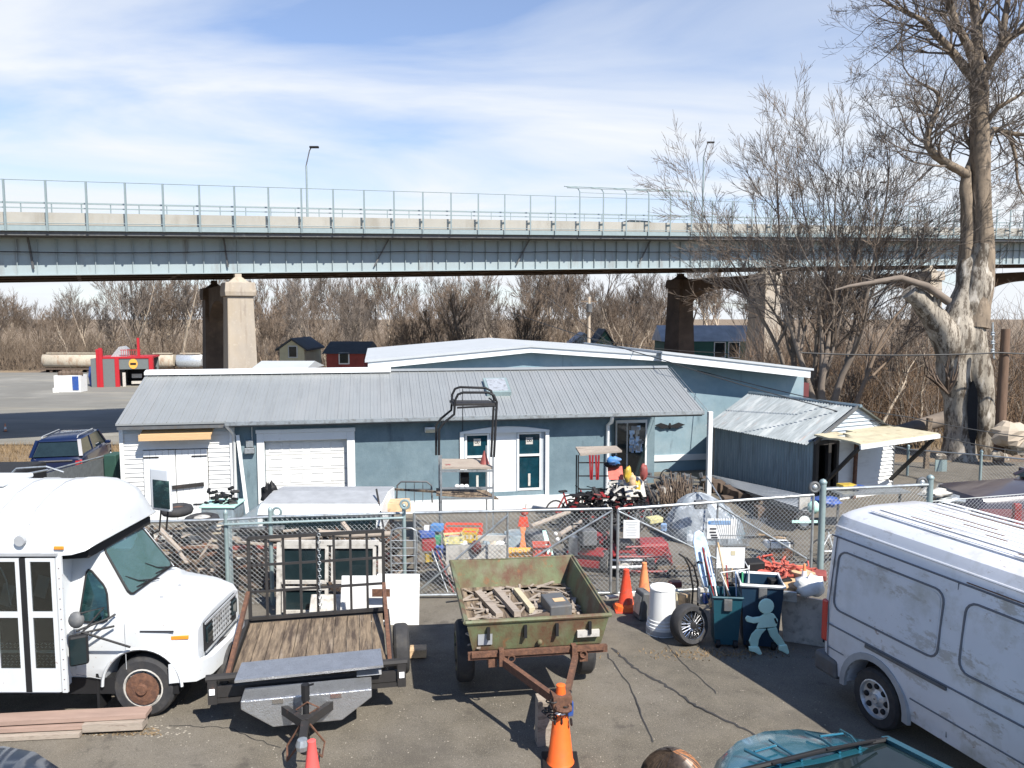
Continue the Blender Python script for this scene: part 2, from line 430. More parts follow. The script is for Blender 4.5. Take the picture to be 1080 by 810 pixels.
layer('corr_roof', 1.2, (.4,.42,.42), .5, .68, stretch=(.7,3,1), fac=.6); layer('corr', 2.2, (.09,.11,.12), .5, .7, stretch=(1,3,.3), fac=.6); layer('corr', 3.4, (.4,.44,.46), .6, .72, stretch=(1,3,.3), fac=.5)
layer('wood_old', 9, (.32,.26,.2), .58, .7, stretch=(1,.12,1), fac=.6); layer('green_paint', 5, (.2,.085,.035), .6, .68, fac=.75); layer('green_paint', 2.0, (.2,.22,.15), .5, .7, fac=.5)
layer('wood_grey', 12, (.1,.08,.06), .58, .66, stretch=(.15,1,1), fac=.6)
layer('rubber', 6, (.09,.08,.065), .5, .75, fac=.5); layer('alu', 110, (.25,.25,.25), .55, .65, detail=1, fac=.5)
layer('sycamore', 5, (.07,.055,.042), .54, .6, stretch=(2.2,2.2,.35), fac=.8, rough=.75); layer('sycamore', 2.2, (.5,.46,.4), .58, .66, stretch=(1.4,1.4,.6), fac=.7)
layer('sycamore_up', 5, (.07,.055,.042), .53, .62, stretch=(2,2,.35), fac=.7); layer('cream', 3, (.25,.17,.09), .6, .68, fac=.7); layer('tank', 3, (.3,.13,.06), .6, .7, fac=.6)
layer('cap_white', 3, (.35,.35,.33), .55, .75, stretch=(1,3,3), fac=.4); layer('tarp', 7, (.5,.53,.56), .56, .64, fac=.7); layer('dirt', 5, (.08,.055,.035), .5, .65, fac=.6)
layer('teal_bin', 8, (.05,.12,.13), .6, .7, stretch=(1,1,.3), fac=.5); layer('navy_bin', 6, (.06,.09,.11), .6, .72, stretch=(1,1,.3), fac=.5)

for nm in ('orange_faded', 'salmon', 'red', 'yellow', 'pale_yellow', 'blue', 'light_blue', 'ink_blue', 'green', 'offwhite', 'grey_plastic', 'dark_grey', 'tan', 'cardboard', 'orange_red', 'silver', 'galv', 'sky_board'):
    layer(nm, 9, (.1,.08,.06), .5, .7, fac=.55); layer(nm, 3.3, (.3,.28,.25), .56, .72, fac=.4)
layer('orange', 5, (.35,.1,.04), .55, .72, fac=.5)
def clear_glass(name, col, fac, film=.0):
    m = bpy.data.materials.new(name); m.use_nodes = True; N, L = m.node_tree.nodes, m.node_tree.links
    N.remove(N['Principled BSDF']); t = N.new('ShaderNodeBsdfTransparent'); t.inputs[0].default_value = list(col)+[1]; g = N.new('ShaderNodeBsdfGlossy'); g.inputs['Roughness'].default_value = .03
    f = N.new('ShaderNodeFresnel'); f.inputs['IOR'].default_value = 1.5; a = N.new('ShaderNodeMath'); a.operation = 'MULTIPLY_ADD'; a.inputs[1].default_value = 1.0; a.inputs[2].default_value = fac; L.new(f.outputs[0], a.inputs[0])
    d = N.new('ShaderNodeBsdfDiffuse'); d.inputs[0].default_value = (.13, .26, .25, 1); y = N.new('ShaderNodeMixShader'); y.inputs[0].default_value = film; L.new(t.outputs[0], y.inputs[1]); L.new(d.outputs[0], y.inputs[2])
    x = N.new('ShaderNodeMixShader'); L.new(a.outputs[0], x.inputs[0]); L.new(y.outputs[0], x.inputs[1]); L.new(g.outputs[0], x.inputs[2]); L.new(x.outputs[0], N['Material Output'].inputs[0]); MATS[name] = m
clear_glass('tinted_glass', (.8,.97,.95), .05, .38); clear_glass('door_glass', (.8,.86,.84), .04)
# ================================================================ camera, light, sky
cam = bpy.data.cameras.new('camera'); co = bpy.data.objects.new('camera', cam); COL.objects.link(co)
co.location = (0, 0, H); co.rotation_euler = (radians(90)-PT, 0, 0); cam.sensor_width = 36; cam.lens = 36*F/1080
cam.clip_end = 9000; cam.clip_start = .05; scene.camera = co
SUN = Vector((.56, -.75, 1)).normalized()
sl = bpy.data.lights.new('sun', 'SUN'); sl.energy = 5.0; sl.angle = radians(.5); sl.color = (1, .95, .87)
so = bpy.data.objects.new('sun', sl); COL.objects.link(so); so.rotation_euler = SUN.to_track_quat('Z', 'Y').to_euler(); so.location = (20, -30, 40)
w = bpy.data.worlds.new('World'); scene.world = w; w.use_nodes = True
N, L = w.node_tree.nodes, w.node_tree.links
bg = N['Background']; bg.inputs['Strength'].default_value = .078
sky = N.new('ShaderNodeTexSky'); sky.sky_type = 'NISHITA'; sky.sun_disc = False
sky.sun_elevation = math.asin(SUN.z); sky.sun_rotation = atan2(SUN.x, SUN.y); sky.dust_density = .4; sky.air_density = 1.0; sky.ozone_density = 1.2
tc = N.new('ShaderNodeTexCoord'); sx = N.new('ShaderNodeSeparateXYZ'); L.new(tc.outputs['Generated'], sx.inputs[0])
# project directions on a high cloud plane: (x/(z+.12), y/(z+.12))
ad = N.new('ShaderNodeMath'); ad.operation = 'ADD'; ad.inputs[1].default_value = .16; L.new(sx.outputs['Z'], ad.inputs[0])
mxz = N.new('ShaderNodeMath'); mxz.operation = 'MAXIMUM'; mxz.inputs[1].default_value = .03; L.new(ad.outputs[0], mxz.inputs[0])
dx = N.new('ShaderNodeMath'); dx.operation = 'DIVIDE'; L.new(sx.outputs['X'], dx.inputs[0]); L.new(mxz.outputs[0], dx.inputs[1])
dy = N.new('ShaderNodeMath'); dy.operation = 'DIVIDE'; L.new(sx.outputs['Y'], dy.inputs[0]); L.new(mxz.outputs[0], dy.inputs[1])
cb = N.new('ShaderNodeCombineXYZ'); L.new(dx.outputs[0], cb.inputs[0]); L.new(dy.outputs[0], cb.inputs[1])
mp = N.new('ShaderNodeMapping'); mp.inputs['Rotation'].default_value = (0, 0, radians(28)); mp.inputs['Scale'].default_value = (.62, 1.35, 1); mp.inputs['Location'].default_value = (3.1, 1.3, 0)
L.new(cb.outputs[0], mp.inputs[0])
n1 = N.new('ShaderNodeTexNoise'); n1.inputs['Scale'].default_value = 1.1; n1.inputs['Detail'].default_value = 8; n1.inputs['Roughness'].default_value = .52; n1.inputs['Distortion'].default_value = .7
L.new(mp.outputs[0], n1.inputs['Vector'])
cr = N.new('ShaderNodeValToRGB'); cr.color_ramp.elements[0].position = .34; cr.color_ramp.elements[1].position = .64
cr.color_ramp.elements[0].color = (.15, .15, .15, 1); cr.color_ramp.elements[1].color = (.92, .92, .92, 1)
L.new(n1.outputs['Fac'], cr.inputs[0])
# cloud veil thickens towards the horizon
hz = N.new('ShaderNodeMapRange'); hz.inputs['From Min'].default_value = 0; hz.inputs['From Max'].default_value = .3; hz.inputs['To Min'].default_value = .5; hz.inputs['To Max'].default_value = 0
L.new(sx.outputs['Z'], hz.inputs['Value'])
av = N.new('ShaderNodeMath'); av.operation = 'ADD'; av.use_clamp = True; L.new(cr.outputs[0], av.inputs[0]); L.new(hz.outputs[0], av.inputs[1])
# cloud mask shaped for the light: faded overhead and behind to deepen shadows
ft = N.new('ShaderNodeMapRange'); ft.inputs['From Min'].default_value = .42; ft.inputs['From Max'].default_value = .62; ft.inputs['To Min'].default_value = 1; ft.inputs['To Max'].default_value = .05; L.new(sx.outputs['Z'], ft.inputs['Value'])
fb = N.new('ShaderNodeMapRange'); fb.inputs['From Min'].default_value = -.1; fb.inputs['From Max'].default_value = .35; fb.inputs['To Min'].default_value = .1; fb.inputs['To Max'].default_value = 1; L.new(sx.outputs['Y'], fb.inputs['Value'])
m1 = N.new('ShaderNodeMath'); m1.operation = 'MULTIPLY'; L.new(ft.outputs[0], m1.inputs[0]); L.new(fb.outputs[0], m1.inputs[1])
m2 = N.new('ShaderNodeMath'); m2.operation = 'MULTIPLY'; L.new(m1.outputs[0], m2.inputs[0]); L.new(av.outputs[0], m2.inputs[1])
tn = N.new('ShaderNodeMix'); tn.data_type = 'RGBA'; tn.blend_type = 'MULTIPLY'; tn.inputs[0].default_value = 1; L.new(sky.outputs[0], tn.inputs[6]); tn.inputs[7].default_value = (.98, 1.12, 1.36, 1)
mx = N.new('ShaderNodeMix'); mx.data_type = 'RGBA'; L.new(m2.outputs[0], mx.inputs[0]); L.new(tn.outputs[2], mx.inputs[6]); mx.inputs[7].default_value = (6.8, 7.1, 7.5, 1)
gm = N.new('ShaderNodeMix'); gm.data_type = 'RGBA'; gm.blend_type = 'MULTIPLY'; gm.inputs[0].default_value = 1
L.new(mx.outputs[2], bg.inputs['Color'])
vs_ = scene.view_settings; vs_.view_transform = 'Standard'; vs_.look = 'None'; vs_.exposure = .8; vs_.gamma = 1; vs_.use_curve_mapping = False
scene.cycles.max_bounces = 6; scene.cycles.transparent_max_bounces = 12; scene.cycles.use_denoising = True

# ================================================================ ground
big = [-2500, -1200, -600, -300, -200]+lin(-150, 150, 61)+[200, 300, 600, 1200, 2500]
bigy = [-200, -60, -20]+lin(-5, 60, 53)+lin(65, 150, 18)+[200, 300, 600, 1500, 4000]
structure(sheet('ground', big, bigy, -.03, M('dirt')))
structure(sheet('asphalt_yard', lin(-14, 34, 60), lin(-12, 30, 60), 0, M('asphalt')))
structure(sheet('side_parking', lin(-60, -13.9, 40), lin(-12, 31, 50), .0, M('asphalt')))
def glot(x, y): return G(x, y)
structure(sheet('parking_lot', lin(-220, -14, 50), lin(60, 150, 24), .06, M('old_asphalt')))
structure(sheet('grass_verge', lin(-80, -9, 40), lin(31.5, 56, 24), .03, M('dry_grass')))
# meandering crack sealant on the yard
def seam(pts_px, wd, seed):
    rnd = random.Random(seed); P = []
    for (a, b), (c, d) in zip(pts_px, pts_px[1:]):
        for k in range(10):
            t = k/10; q = pt(a+(c-a)*t, b+(d-b)*t); P.append(Vector((q.x+rnd.uniform(-.02,.02), q.y+rnd.uniform(-.02,.02))))
    mb = MB(); vs = []; fs = []
    for i, p in enumerate(P):
        d = (P[min(i+1, len(P)-1)]-P[max(i-1, 0)]).normalized(); n = Vector((-d.y, d.x)); ww = wd*rnd.uniform(.5, 1.2)/2
        for sg in (-1, 1): q = p+n*sg*ww; vs.append((q.x, q.y, G(q.x, q.y)+.006))
    for i in range(len(P)-1): a = 2*i; fs.append((a, a+1, a+3, a+2))
    mb.add(vs, fs); return structure(mb.build('crack_sealant', M('tar')))
seam([(646, 684), (668, 704), (700, 722), (735, 745), (790, 772), (830, 800)], .045, 1)
seam([(640, 690), (668, 730), (690, 790)], .018, 2)
seam([(684, 660), (720, 700), (760, 735)], .014, 3)
seam([(180, 765), (240, 768), (300, 792)], .012, 4)
seam([(640, 608), (700, 604), (800, 598), (860, 596)], .03, 5)
# scattered pale stones
mat('gravel_m', (.3,.27,.22), .9)
rnd = random.Random(3); mb = MB()
for i in range(500):
    p = pt(rnd.uniform(150, 880), rnd.uniform(690, 812)); s = rnd.uniform(.004, .011)
    mb.ball(p, s, 5, 3, (1, 1, .6))
for i in range(160):
    p = pt(rnd.uniform(0, 200), rnd.uniform(765, 778)); s = rnd.uniform(.006, .02)
    mb.ball(p, s, 5, 3, (1, .8, .3))
stuff(mb.build('gravel', M('gravel_m')), 'scattered pale grit lying on the foreground asphalt', 'gravel')

# ================================================================ viaduct
B0 = Vector((-36.5, 54, 7.80)); BD = Vector((2.325, 1, .0884)); BN = Vector((-7.6, 13.8, 0)).normalized()
def bp(t, n=0, z=0): return B0+BD*t+BN*n+Vector((0, 0, z))
T0, T1 = -22, 78
br = thing('highway_viaduct', 'long pale blue steel girder highway viaduct with tall mesh fence crossing behind the yard', 'bridge', bp(T0))
def strip(mb, n0, n1, z0, z1, ta=T0, tb=T1):
    mb.loft([[bp(t, n0, z0), bp(t, n1, z0), bp(t, n1, z1), bp(t, n0, z1)] for t in (ta, tb)])
mb = MB(); strip(mb, 1.75, 1.78, .06, 2.72); strip(mb, 1.5, 2.05, 0, .07); strip(mb, 1.5, 2.05, 2.70, 2.76)
t = T0
while t < T1:
    a, b = bp(t, 1.67, .07), bp(t, 1.67, 2.7); mb.beam(a, b, .04, .2, up=(BN.x, BN.y, 0)); t += .5
mb.build('girder', M('girder_blue'), br)
mb = MB()
for n in (5.0, 9.3, 13.6, 17.6): strip(mb, n, n+.1, .25, 2.72); strip(mb, n-.2, n+.3, .18, .25)
t = T0
while t < T1: mb.beam(bp(t, 1.85, .5), bp(t, 17.5, .5), .3, .5); mb.beam(bp(t, 1.85, 2.3), bp(t, 17.5, 2.3), .3, .4); t += 3
mb.build('inner_girders', M('tank_dark'), br)
mb = MB(); strip(mb, -.1, 18.7, 2.78, 3.12); mb.build('deck_slab', M('dark_grey'), br)
mb = MB(); strip(mb, -.32, -.1, 3.08, 3.48); mb.build('fascia_band', M('bridge_post'), br)
mb = MB(); strip(mb, .12, .42, 3.5, 4.42); strip(mb, 18.2, 18.5, 3.12, 4.42); 
mb.build('parapet', M('parapet'), br)
mb = MB(); strip(mb, .42, 18.2, 3.12, 3.3); mb.build('carriageway', M('asphalt'), br)
mb = MB(); strip(mb, .24, .3, 4.72, 4.8); strip(mb, .22, .32, 5.05, 5.17); strip(mb, 18.3, 18.4, 5.0, 5.12); strip(mb, 18.3, 18.4, 4.7, 4.78)
t = T0+.2
while t < T1: mb.beam(bp(t, .27, 4.4), bp(t, .27, 5.1), .06, .06); mb.beam(bp(t, 18.35, 4.4), bp(t, 18.35, 5.1), .08, .08); t += .75
mb.build('guard_rail', M('bridge_post'), br)
mb = MB()
t = T0+.335
k = 0
while t < T1:
    if k < 100:
        q = MB(); q.beam(bp(t, -.42, 3.05), bp(t, -.42, 6.62), .12, .12); q.beam(bp(t, -.42, 4.1), bp(t, .1, 4.1), .06, .2); q.build('fence_post', M('bridge_post'), br)
    t += 1.0; k += 1
mb = MB()
for z in (6.6, 3.6): mb.tube([bp(T0, -.42, z), bp(T1, -.42, z)], .03, 5)
mb.build('fence_rail', M('bridge_post'), br)
# thin wire mesh of the tall bridge fence: real sheet, mostly holes
mm = bpy.data.materials.new('fine_mesh'); mm.use_nodes = True; nn, ll = mm.node_tree.nodes, mm.node_tree.links
pb = nn['Principled BSDF']; pb.inputs['Base Color'].default_value = (.3, .37, .38, 1); pb.inputs['Roughness'].default_value = .5
tr = nn.new('ShaderNodeBsdfTransparent'); ms = nn.new('ShaderNodeMixShader'); ms.inputs[0].default_value = .07
ll.new(tr.outputs[0], ms.inputs[1]); ll.new(pb.outputs[0], ms.inputs[2]); ll.new(ms.outputs[0], nn['Material Output'].inputs[0])
mb = MB(); mb.add([bp(T0, -.42, 3.6), bp(T1, -.42, 3.6), bp(T1, -.42, 6.6), bp(T0, -.42, 6.6)], [(0,1,2,3)]); mb.build('fence_mesh', mm, br)
# curved-over catenary guard above one stretch of fence
mb = MB()
ts = [18.335+k for k in range(8)]
for t in ts[:6]: mb.tube([bp(t, -.42, 6.6), bp(t, -.4, 7.1), bp(t, -.05, 7.45), bp(t-.4, .2, 7.6)], .06, 6)
mb.tube([bp(ts[0]-.5, .2, 7.62), bp(ts[5], .2, 7.6)], .05, 6); mb.tube([bp(ts[0], -.4, 7.0), bp(ts[5], -.4, 7.0)], .03, 6); mb.tube([bp(ts[0]-.5, -.3, 7.4), bp(ts[5], -.3, 7.4)], .035, 6)
mb.build('overhang_guard', M('bridge_post'), br)
# stiffener brackets and hanging cable on the girder face
for t in (.8, 6.1, 11.4, 16.7, 22, 27.3): MB().beam(bp(t, 1.5, 2.75), bp(t+.1, 1.55, .5) if t < 7 else bp(t-.5, 1.55, .5), .11, .11).build('drain_pipe', M('dark_grey'), br)
pts = []
for i in range(160):
    t = T0+(T1-T0)*i/159; pts.append(bp(t, 1.4, 1.75-.12*abs(sin(t*.5))))
MB().tube(pts, .035, 5).build('cable', M('cable'), br)
# piers
def pier(t, label):
    o = thing('bridge_pier', label, 'bridge pier', (bp(t).x, bp(t).y, G(bp(t).x, bp(t).y)), group=None)
    c0 = bp(t, 1.4); top = c0.z-.75; g = G(c0.x, c0.y)-.3
    u = Vector((BD.x, BD.y, 0)).normalized(); v = BN
    def col(n, name, m):
        c = bp(t, n); mb = MB()
        def ring(z, a, b): return [(c.x+u.x*i*a+v.x*j*b, c.y+u.y*i*a+v.y*j*b, z) for i, j in ((-1,-1),(1,-1),(1,1),(-1,1))]
        mb.loft([ring(g, 1.28, 1.5), ring(top-1.1, .98, 1.1)]); mb.loft([ring(top-1.1, 1.16, 1.3), ring(top-.75, 1.2, 1.35), ring(top, 1.12, 1.25)])
        mb.build(name, m, o, bevel=.04)
        b = MB(); b.loft([ring(top, .8, .7), ring(top+.45, .25, .4), ring(top+.75, .25, .35)]); b.build('bearing', m, o)
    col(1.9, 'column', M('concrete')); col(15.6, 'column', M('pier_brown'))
    # arched cross wall between the columns
    mb = MB(); K = 18; outer = []; inner = []
    zt = top-.05; zs = top-4.2
    for i in range(K+1):
        n = 2.4+(14.9-2.4)*i/K; a = (n-8.65)/6.25
        p = bp(t, n); arc = zs+2.9*sqrt(max(0, 1-a*a)); outer.append((p.x, p.y, zt)); inner.append((p.x, p.y, arc))
    for i in range(K):
        poly = [inner[i], inner[i+1], outer[i+1], outer[i]]
        mb.prism([Vector(q)-u*.7 for q in poly], u*1.4)
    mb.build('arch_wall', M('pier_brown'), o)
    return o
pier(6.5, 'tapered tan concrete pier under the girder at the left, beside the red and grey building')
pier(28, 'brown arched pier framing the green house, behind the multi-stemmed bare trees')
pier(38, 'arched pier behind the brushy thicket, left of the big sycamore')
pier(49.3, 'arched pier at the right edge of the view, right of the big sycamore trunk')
pier(-9, 'tapered concrete pier beyond the left edge of the lot')
# street lamps on the viaduct
def lamp(px, pytop, n, label):
    lo_, hi_ = -20.0, 70.0
    for _ in range(50):
        t = (lo_+hi_)/2; p = bp(t, n, 8); q = CX+F*p.x/(p.y*cP-(p.z-H)*sP)
        if q < px: lo_ = t
        else: hi_ = t
    b = bp(t, n, 3.3); z = at(px, pytop, b.y).z
    o = thing('street_lamp', label, 'street lamp', b)
    MB().tube([b, (b.x, b.y, z-1.9)], [.14, .1], 8).build('pole', M('bridge_post'), o)
    MB().tube([(b.x-.05, b.y, z-2.0), (b.x+.35, b.y, z-.4), (b.x+.5, b.y, z-.1)], .06, 6).build('arm', M('dark_grey'), o)
    MB().obox((b.x+.85, b.y, z-.02), (.95, .35, .2)).build('lamp_head', M('black'), o, bevel=.05)
lamp(324, 155, 17.8, 'tall pale street lamp standing on the viaduct above the left pier')
lamp(741, 150, 17.8, 'street lamp on the viaduct rising behind the multi-stemmed bare trees')
lamp(924, 192, 17.8, 'street lamp on the viaduct between the bare trees and the sycamore')

# ================================================================ generic car
def car_loft(mb, st):
    rings = []
    x_n = st[0][0]
    for (x, zb, zt, wb, wm, wt, cr_) in st:
        kq = .42*max(0, 1-(x-x_n)/1.3)
        wr = max(q[4] for q in st)
        zm = zb+(zt-zb)*.45
        half = [(wb, zb), (wm, zb+(zt-zb)*.25), (wm, zm), (wm*.985, zt-(zt-zb)*.12), (wt, zt), (wt*.5, zt+cr_*.8)]
        rings.append([(x+kq*(y/wr)**2, y, z) for y, z in half]+[(x+kq*(0)**2, 0, zt+cr_)]+[(x+kq*(y/wr)**2, -y, z) for y, z in reversed(half)])
    mb.loft(rings)
def wheel(parent, c, r, wd, rimc='silver', axis='y', side=-1, Rm=None, spokes=5):
    """tyre and rim as parts; c = centre (local)"""
    mb = MB(); prof = [(r*.62, -wd/2), (r*.9, -wd/2), (r*.985, -wd*.36), (r, -wd*.2), (r, wd*.2), (r*.985, wd*.36), (r*.9, wd/2), (r*.62, wd/2)]
    mb.lathe(c, prof+[prof[0]], 28, axis, Rm, cap=False); ty = mb.build('wheel', M('rubber'), parent, smooth=35, local=True)
    mb = MB(); s = side
    pr = [(r*.64, s*wd*.5), (r*.6, s*wd*.53), (r*.56, s*wd*.36), (r*.3, s*wd*.3), (r*.16, s*wd*.42), (r*.14, s*wd*.5), (.01, s*wd*.5)]
    mb.lathe(c, pr, 28, axis, Rm, cap=False); rim = mb.build('rim', M(rimc), ty, smooth=35, local=True)
    mb = MB()
    for k in range(spokes):
        a = 2*pi*k/spokes; v = Vector((cos(a)*r*.43, s*wd*.345, sin(a)*r*.43)) if axis == 'y' else Vector((s*wd*.345, cos(a)*r*.43, sin(a)*r*.43))
        if Rm: v = Rm@v
        mb.ball(Vector(c)+v, r*.1, 8, 6)
    mb.build('hub_hole', M('black'), rim, local=True)
    return ty
def make_car(name, label, cat, loc, rz, Lg=4.6, W=1.8, hood=1.1, belt=.98, roof=1.45, paint='navy_car', glassm='glass_dark', x_ws=(1.15, 1.9), x_rear=(4.1, 4.5), hoodz=.92, hatch=True, rails=False):
    """length runs along local x from the nose (0) to the tail"""
    o = thing(name, label, cat, loc, rz); P_ = M(paint); w = W/2
    mb = MB()
    st = [(0, .38, .62, w*.75, w*.82, w*.7, .02), (.08, .3, .78, w*.85, w*.92, w*.78, .03), (.35, .26, hoodz-.06, w*.92, w*.98, w*.84, .04), (x_ws[0], .25, hoodz+.04, w*.94, w, w*.88, .03),
          (x_ws[0]+.3, .25, belt, w*.94, w, w*.9, .02), (Lg-.6, .25, belt+.02, w*.94, w, w*.9, .02), (Lg-.12, .3, belt, w*.9, w*.96, w*.86, .02), (Lg, .4, belt-.12, w*.8, w*.9, w*.78, .01)]
    car_loft(mb, st); body = mb.build('body', P_, o, smooth=38, local=True)
    cs = []
    for x in (.85, Lg-.95):
        for sg in (-1, 1): c = MB(); c.cyl((x, sg*(w+.1), .33), (x, sg*(w-.28), .33), .38, n=24); cs.append(c)
    body = cut(body, cs)
    mb = MB(); a, b = x_ws; c, d = x_rear; wt = w*.74; wb_ = w*.89
    ring = lambda x, z, ww: [(x, ww, z), (x, -ww, z)]
    pts = [(a, belt-.02, wb_), (b, roof-.03, wt), (c, roof-.05, wt), (d, belt, wb_)]
    A0, A1, A2, A3 = pts
    V = [(A0[0], wb_, A0[1]), (A1[0], wt, A1[1]), (A2[0], wt, A2[1]), (A3[0], wb_, A3[1])]
    mb.prism_ = None
    vs = V+[(x, -y, z) for x, y, z in V]
    mb.add(vs, [(0,1,2,3), (7,6,5,4), (0,4,5,1), (1,5,6,2), (2,6,7,3), (3,7,4,0)])
    mb.build('window_glass', M(glassm), o, local=True)
    mb = MB()   # roof and pillars
    rr = [(x, .0, z) for x, z in ()]
    mb.loft([[(b-.12, wt+.02, roof-.07), (b-.12, -wt-.02, roof-.07), (b-.1, -wt+.1, roof-.02), (b-.1, wt-.1, roof-.02)], [(b+.4, wt+.03, roof-.05), (b+.4, -wt-.03, roof-.05), (b+.4, -wt+.12, roof+.02), (b+.4, wt-.12, roof+.02)],
             [(c, wt+.03, roof-.06), (c, -wt-.03, roof-.06), (c, -wt+.12, roof), (c, wt-.12, roof)], [(c+.08, wt, roof-.1), (c+.08, -wt, roof-.1), (c+.06, -wt+.1, roof-.05), (c+.06, wt-.1, roof-.05)]])
    for sg in (-1, 1):
        mb.beam((a-.02, sg*(wb_+.01), belt-.02), (b-.05, sg*(wt+.01), roof-.04), .07, .06); mb.beam((d+.0, sg*(wb_+.01), belt-.02), (c+.04, sg*(wt+.01), roof-.05), .12, .08)
        m_ = (b+c)/2; mb.beam((m_, sg*(wb_+.015), belt-.03), (m_, sg*(wt+.01), roof-.05), .09, .04)
    mb.build('roof', P_, o, smooth=38, local=True)
    for x in (.85, Lg-.95):
        for sg in (-1, 1): wheel(o, (x, sg*(w-.11), .33), .33, .21, side=sg)
    for sg in (-1, 1):
        MB().obox((.27, sg*w*.66, hoodz-.36), (.16, .3, .14)).build('headlight', M('silver'), o, local=True, bevel=.03)
        MB().obox((Lg-.06, sg*w*.8, .82), (.12, .24, .3)).build('tail_light', M('lens_red'), o, local=True, bevel=.03)
        MB().obox((x_ws[0]+.35, sg*(w+.08), belt+.05), (.12, .2, .13)).build('mirror', P_, o, local=True, bevel=.03)
    if rails:
        for sg in (-1, 1): MB().tube([(b+.2, sg*(wt-.08), roof), (b+.3, sg*(wt-.08), roof+.07), (c-.2, sg*(wt-.08), roof+.07), (c-.1, sg*(wt-.08), roof)], .02, 6).build('roof_rail', M('silver'), o, local=True)
    return o
# saloon on the viaduct deck
p = bp(23.0, 3.2, 3.3)
make_car('car', 'dark car driving on the viaduct, seen through the fence under the curved guard', 'car', p, atan2(BD.y, BD.x)+pi, paint='dark_grey', roof=1.5)

# ================================================================ far lot: wash building, rail cars, boxes
def gz(x, y): return G(x, y)
Yb = 118.0
def fx(px, Y, z=-3): return (px-CX)/F*(Y*cP-(z-H)*sP)
wb = thing('wash_building', 'red and dark grey boxy drive-through building on the far lot at left', 'building', (fx(110, Yb), Yb, G(-60, Yb)+.05), radians(14)); wb.scale = (.84, .84, 1.05)
mb = MB(); mb.box(-2.0, -.9, -1, 6, 0, 4.2); mb.box(-.0, 2.3, -1.2, 6, 0, 4.2)
mb.build('wall', M('wash_grey'), wb, local=True)
MB().box(2.3, 8.2, -1.1, -.7, 2.6, 4.2).build('front_beam', M('wash_grey'), wb, local=True); MB().box(2.3, 8.2, 5.5, 6, 0, 4.2).build('rear_wall', M('wash_grey'), wb, local=True)
mb = MB(); mb.box(-1, .0, -1.3, -.4, 0, 5.6); mb.box(2.1, 2.8, -1.35, -.9, 0, 4.3); mb.box(7.9, 8.6, -1.35, -.3, 0, 4.4); mb.box(-1, 8.4, -1.25, 6.1, 4.2, 4.45); mb.box(5.5, 5.9, 1, 1.4, 4.4, 7.2); mb.box(-.5, .1, -1.5, -1.3, 0, 5.8)
mb.build('red_frame', M('wash_red'), wb, local=True)
mb = MB()
for k in range(10): mb.box(3.2+.35*k, 3.26+.35*k, -.9, -.84, 4.45, 5.5)
mb.box(3, 6.6, -.9, -.84, 5.4, 5.5); mb.build('roof_railing', M('wash_red'), wb, local=True)
mb = MB(); mb.prism([(1.2, 0, 4.45), (4.0, 0, 4.45), (4.0, 0, 5.6), (3.4, 0, 6.0), (2.6, 0, 5.9)], (0, 2, 0)); mb.build('roof_hood', M('silver'), wb, local=True)
mb = MB(); mb.box(2.8, 7.9, 5.2, 5.45, 0, 2.6); mb.build('dark_bay', M('black'), wb, local=True)
mb = MB(); mb.lathe((5.2, -1.16, 3.4), [(.75, 0), (.75, .04)], 20, 'y'); q = mb.build('round_sign', M('sign_orange'), wb, local=True); q.scale = (1.0, 1, 1)
mb = MB(); mb.obox((5.2, -1.2, 3.4), (1.0, .04, .3)); mb.build('sign_bar', M('black'), wb, local=True)
mb = MB(); mb.box(3.2, 3.7, -.8, -.5, 0, 2.1); mb.box(4.4, 6.6, .5, 1.5, .3, .7); mb.box(4.5, 6.2, .5, .8, 1.2, 1.8); mb.build('wash_equipment', M('offwhite'), wb, local=True)
Yc = 110.0
o = thing('storage_container', 'small white container with a blue panel on the far lot, left of the red building', 'container', (fx(75, Yc), Yc, gz(-60, Yc)+.05), radians(6)); o.scale = (1.2, 1.2, 1.2)
MB().box(-1.6, 1.4, -.9, .9, 0, 2.0).build('box_body', M('white_paint'), o, local=True)
MB().box(.5, 1.2, -.98, -.9, .25, 1.9).build('blue_panel', M('blue'), o, local=True)
MB().box(-1.6, -.9, -1.3, -.92, 0, .55).build('step', M('white_paint'), o, local=True)
mb = MB()
for k in range(7): mb.ball((-1+.35*k, rnd.uniform(-.4,.4), 2.15), rnd.uniform(.2,.45), 8, 5)
mb.build('roof_clutter', M('tank_dark'), o, local=True)
o = solo(MB().lathe((0,0,0), [(.45,0),(.55,.9),(.45,1.8),(.1,1.85)], 14), 'drum', M('blue'), 'blue tank standing behind the white container on the far lot', 'tank'); o.location = (fx(101, 120), 120, gz(-60, 120)); o.scale = (2.2, 1.4, 1.7)
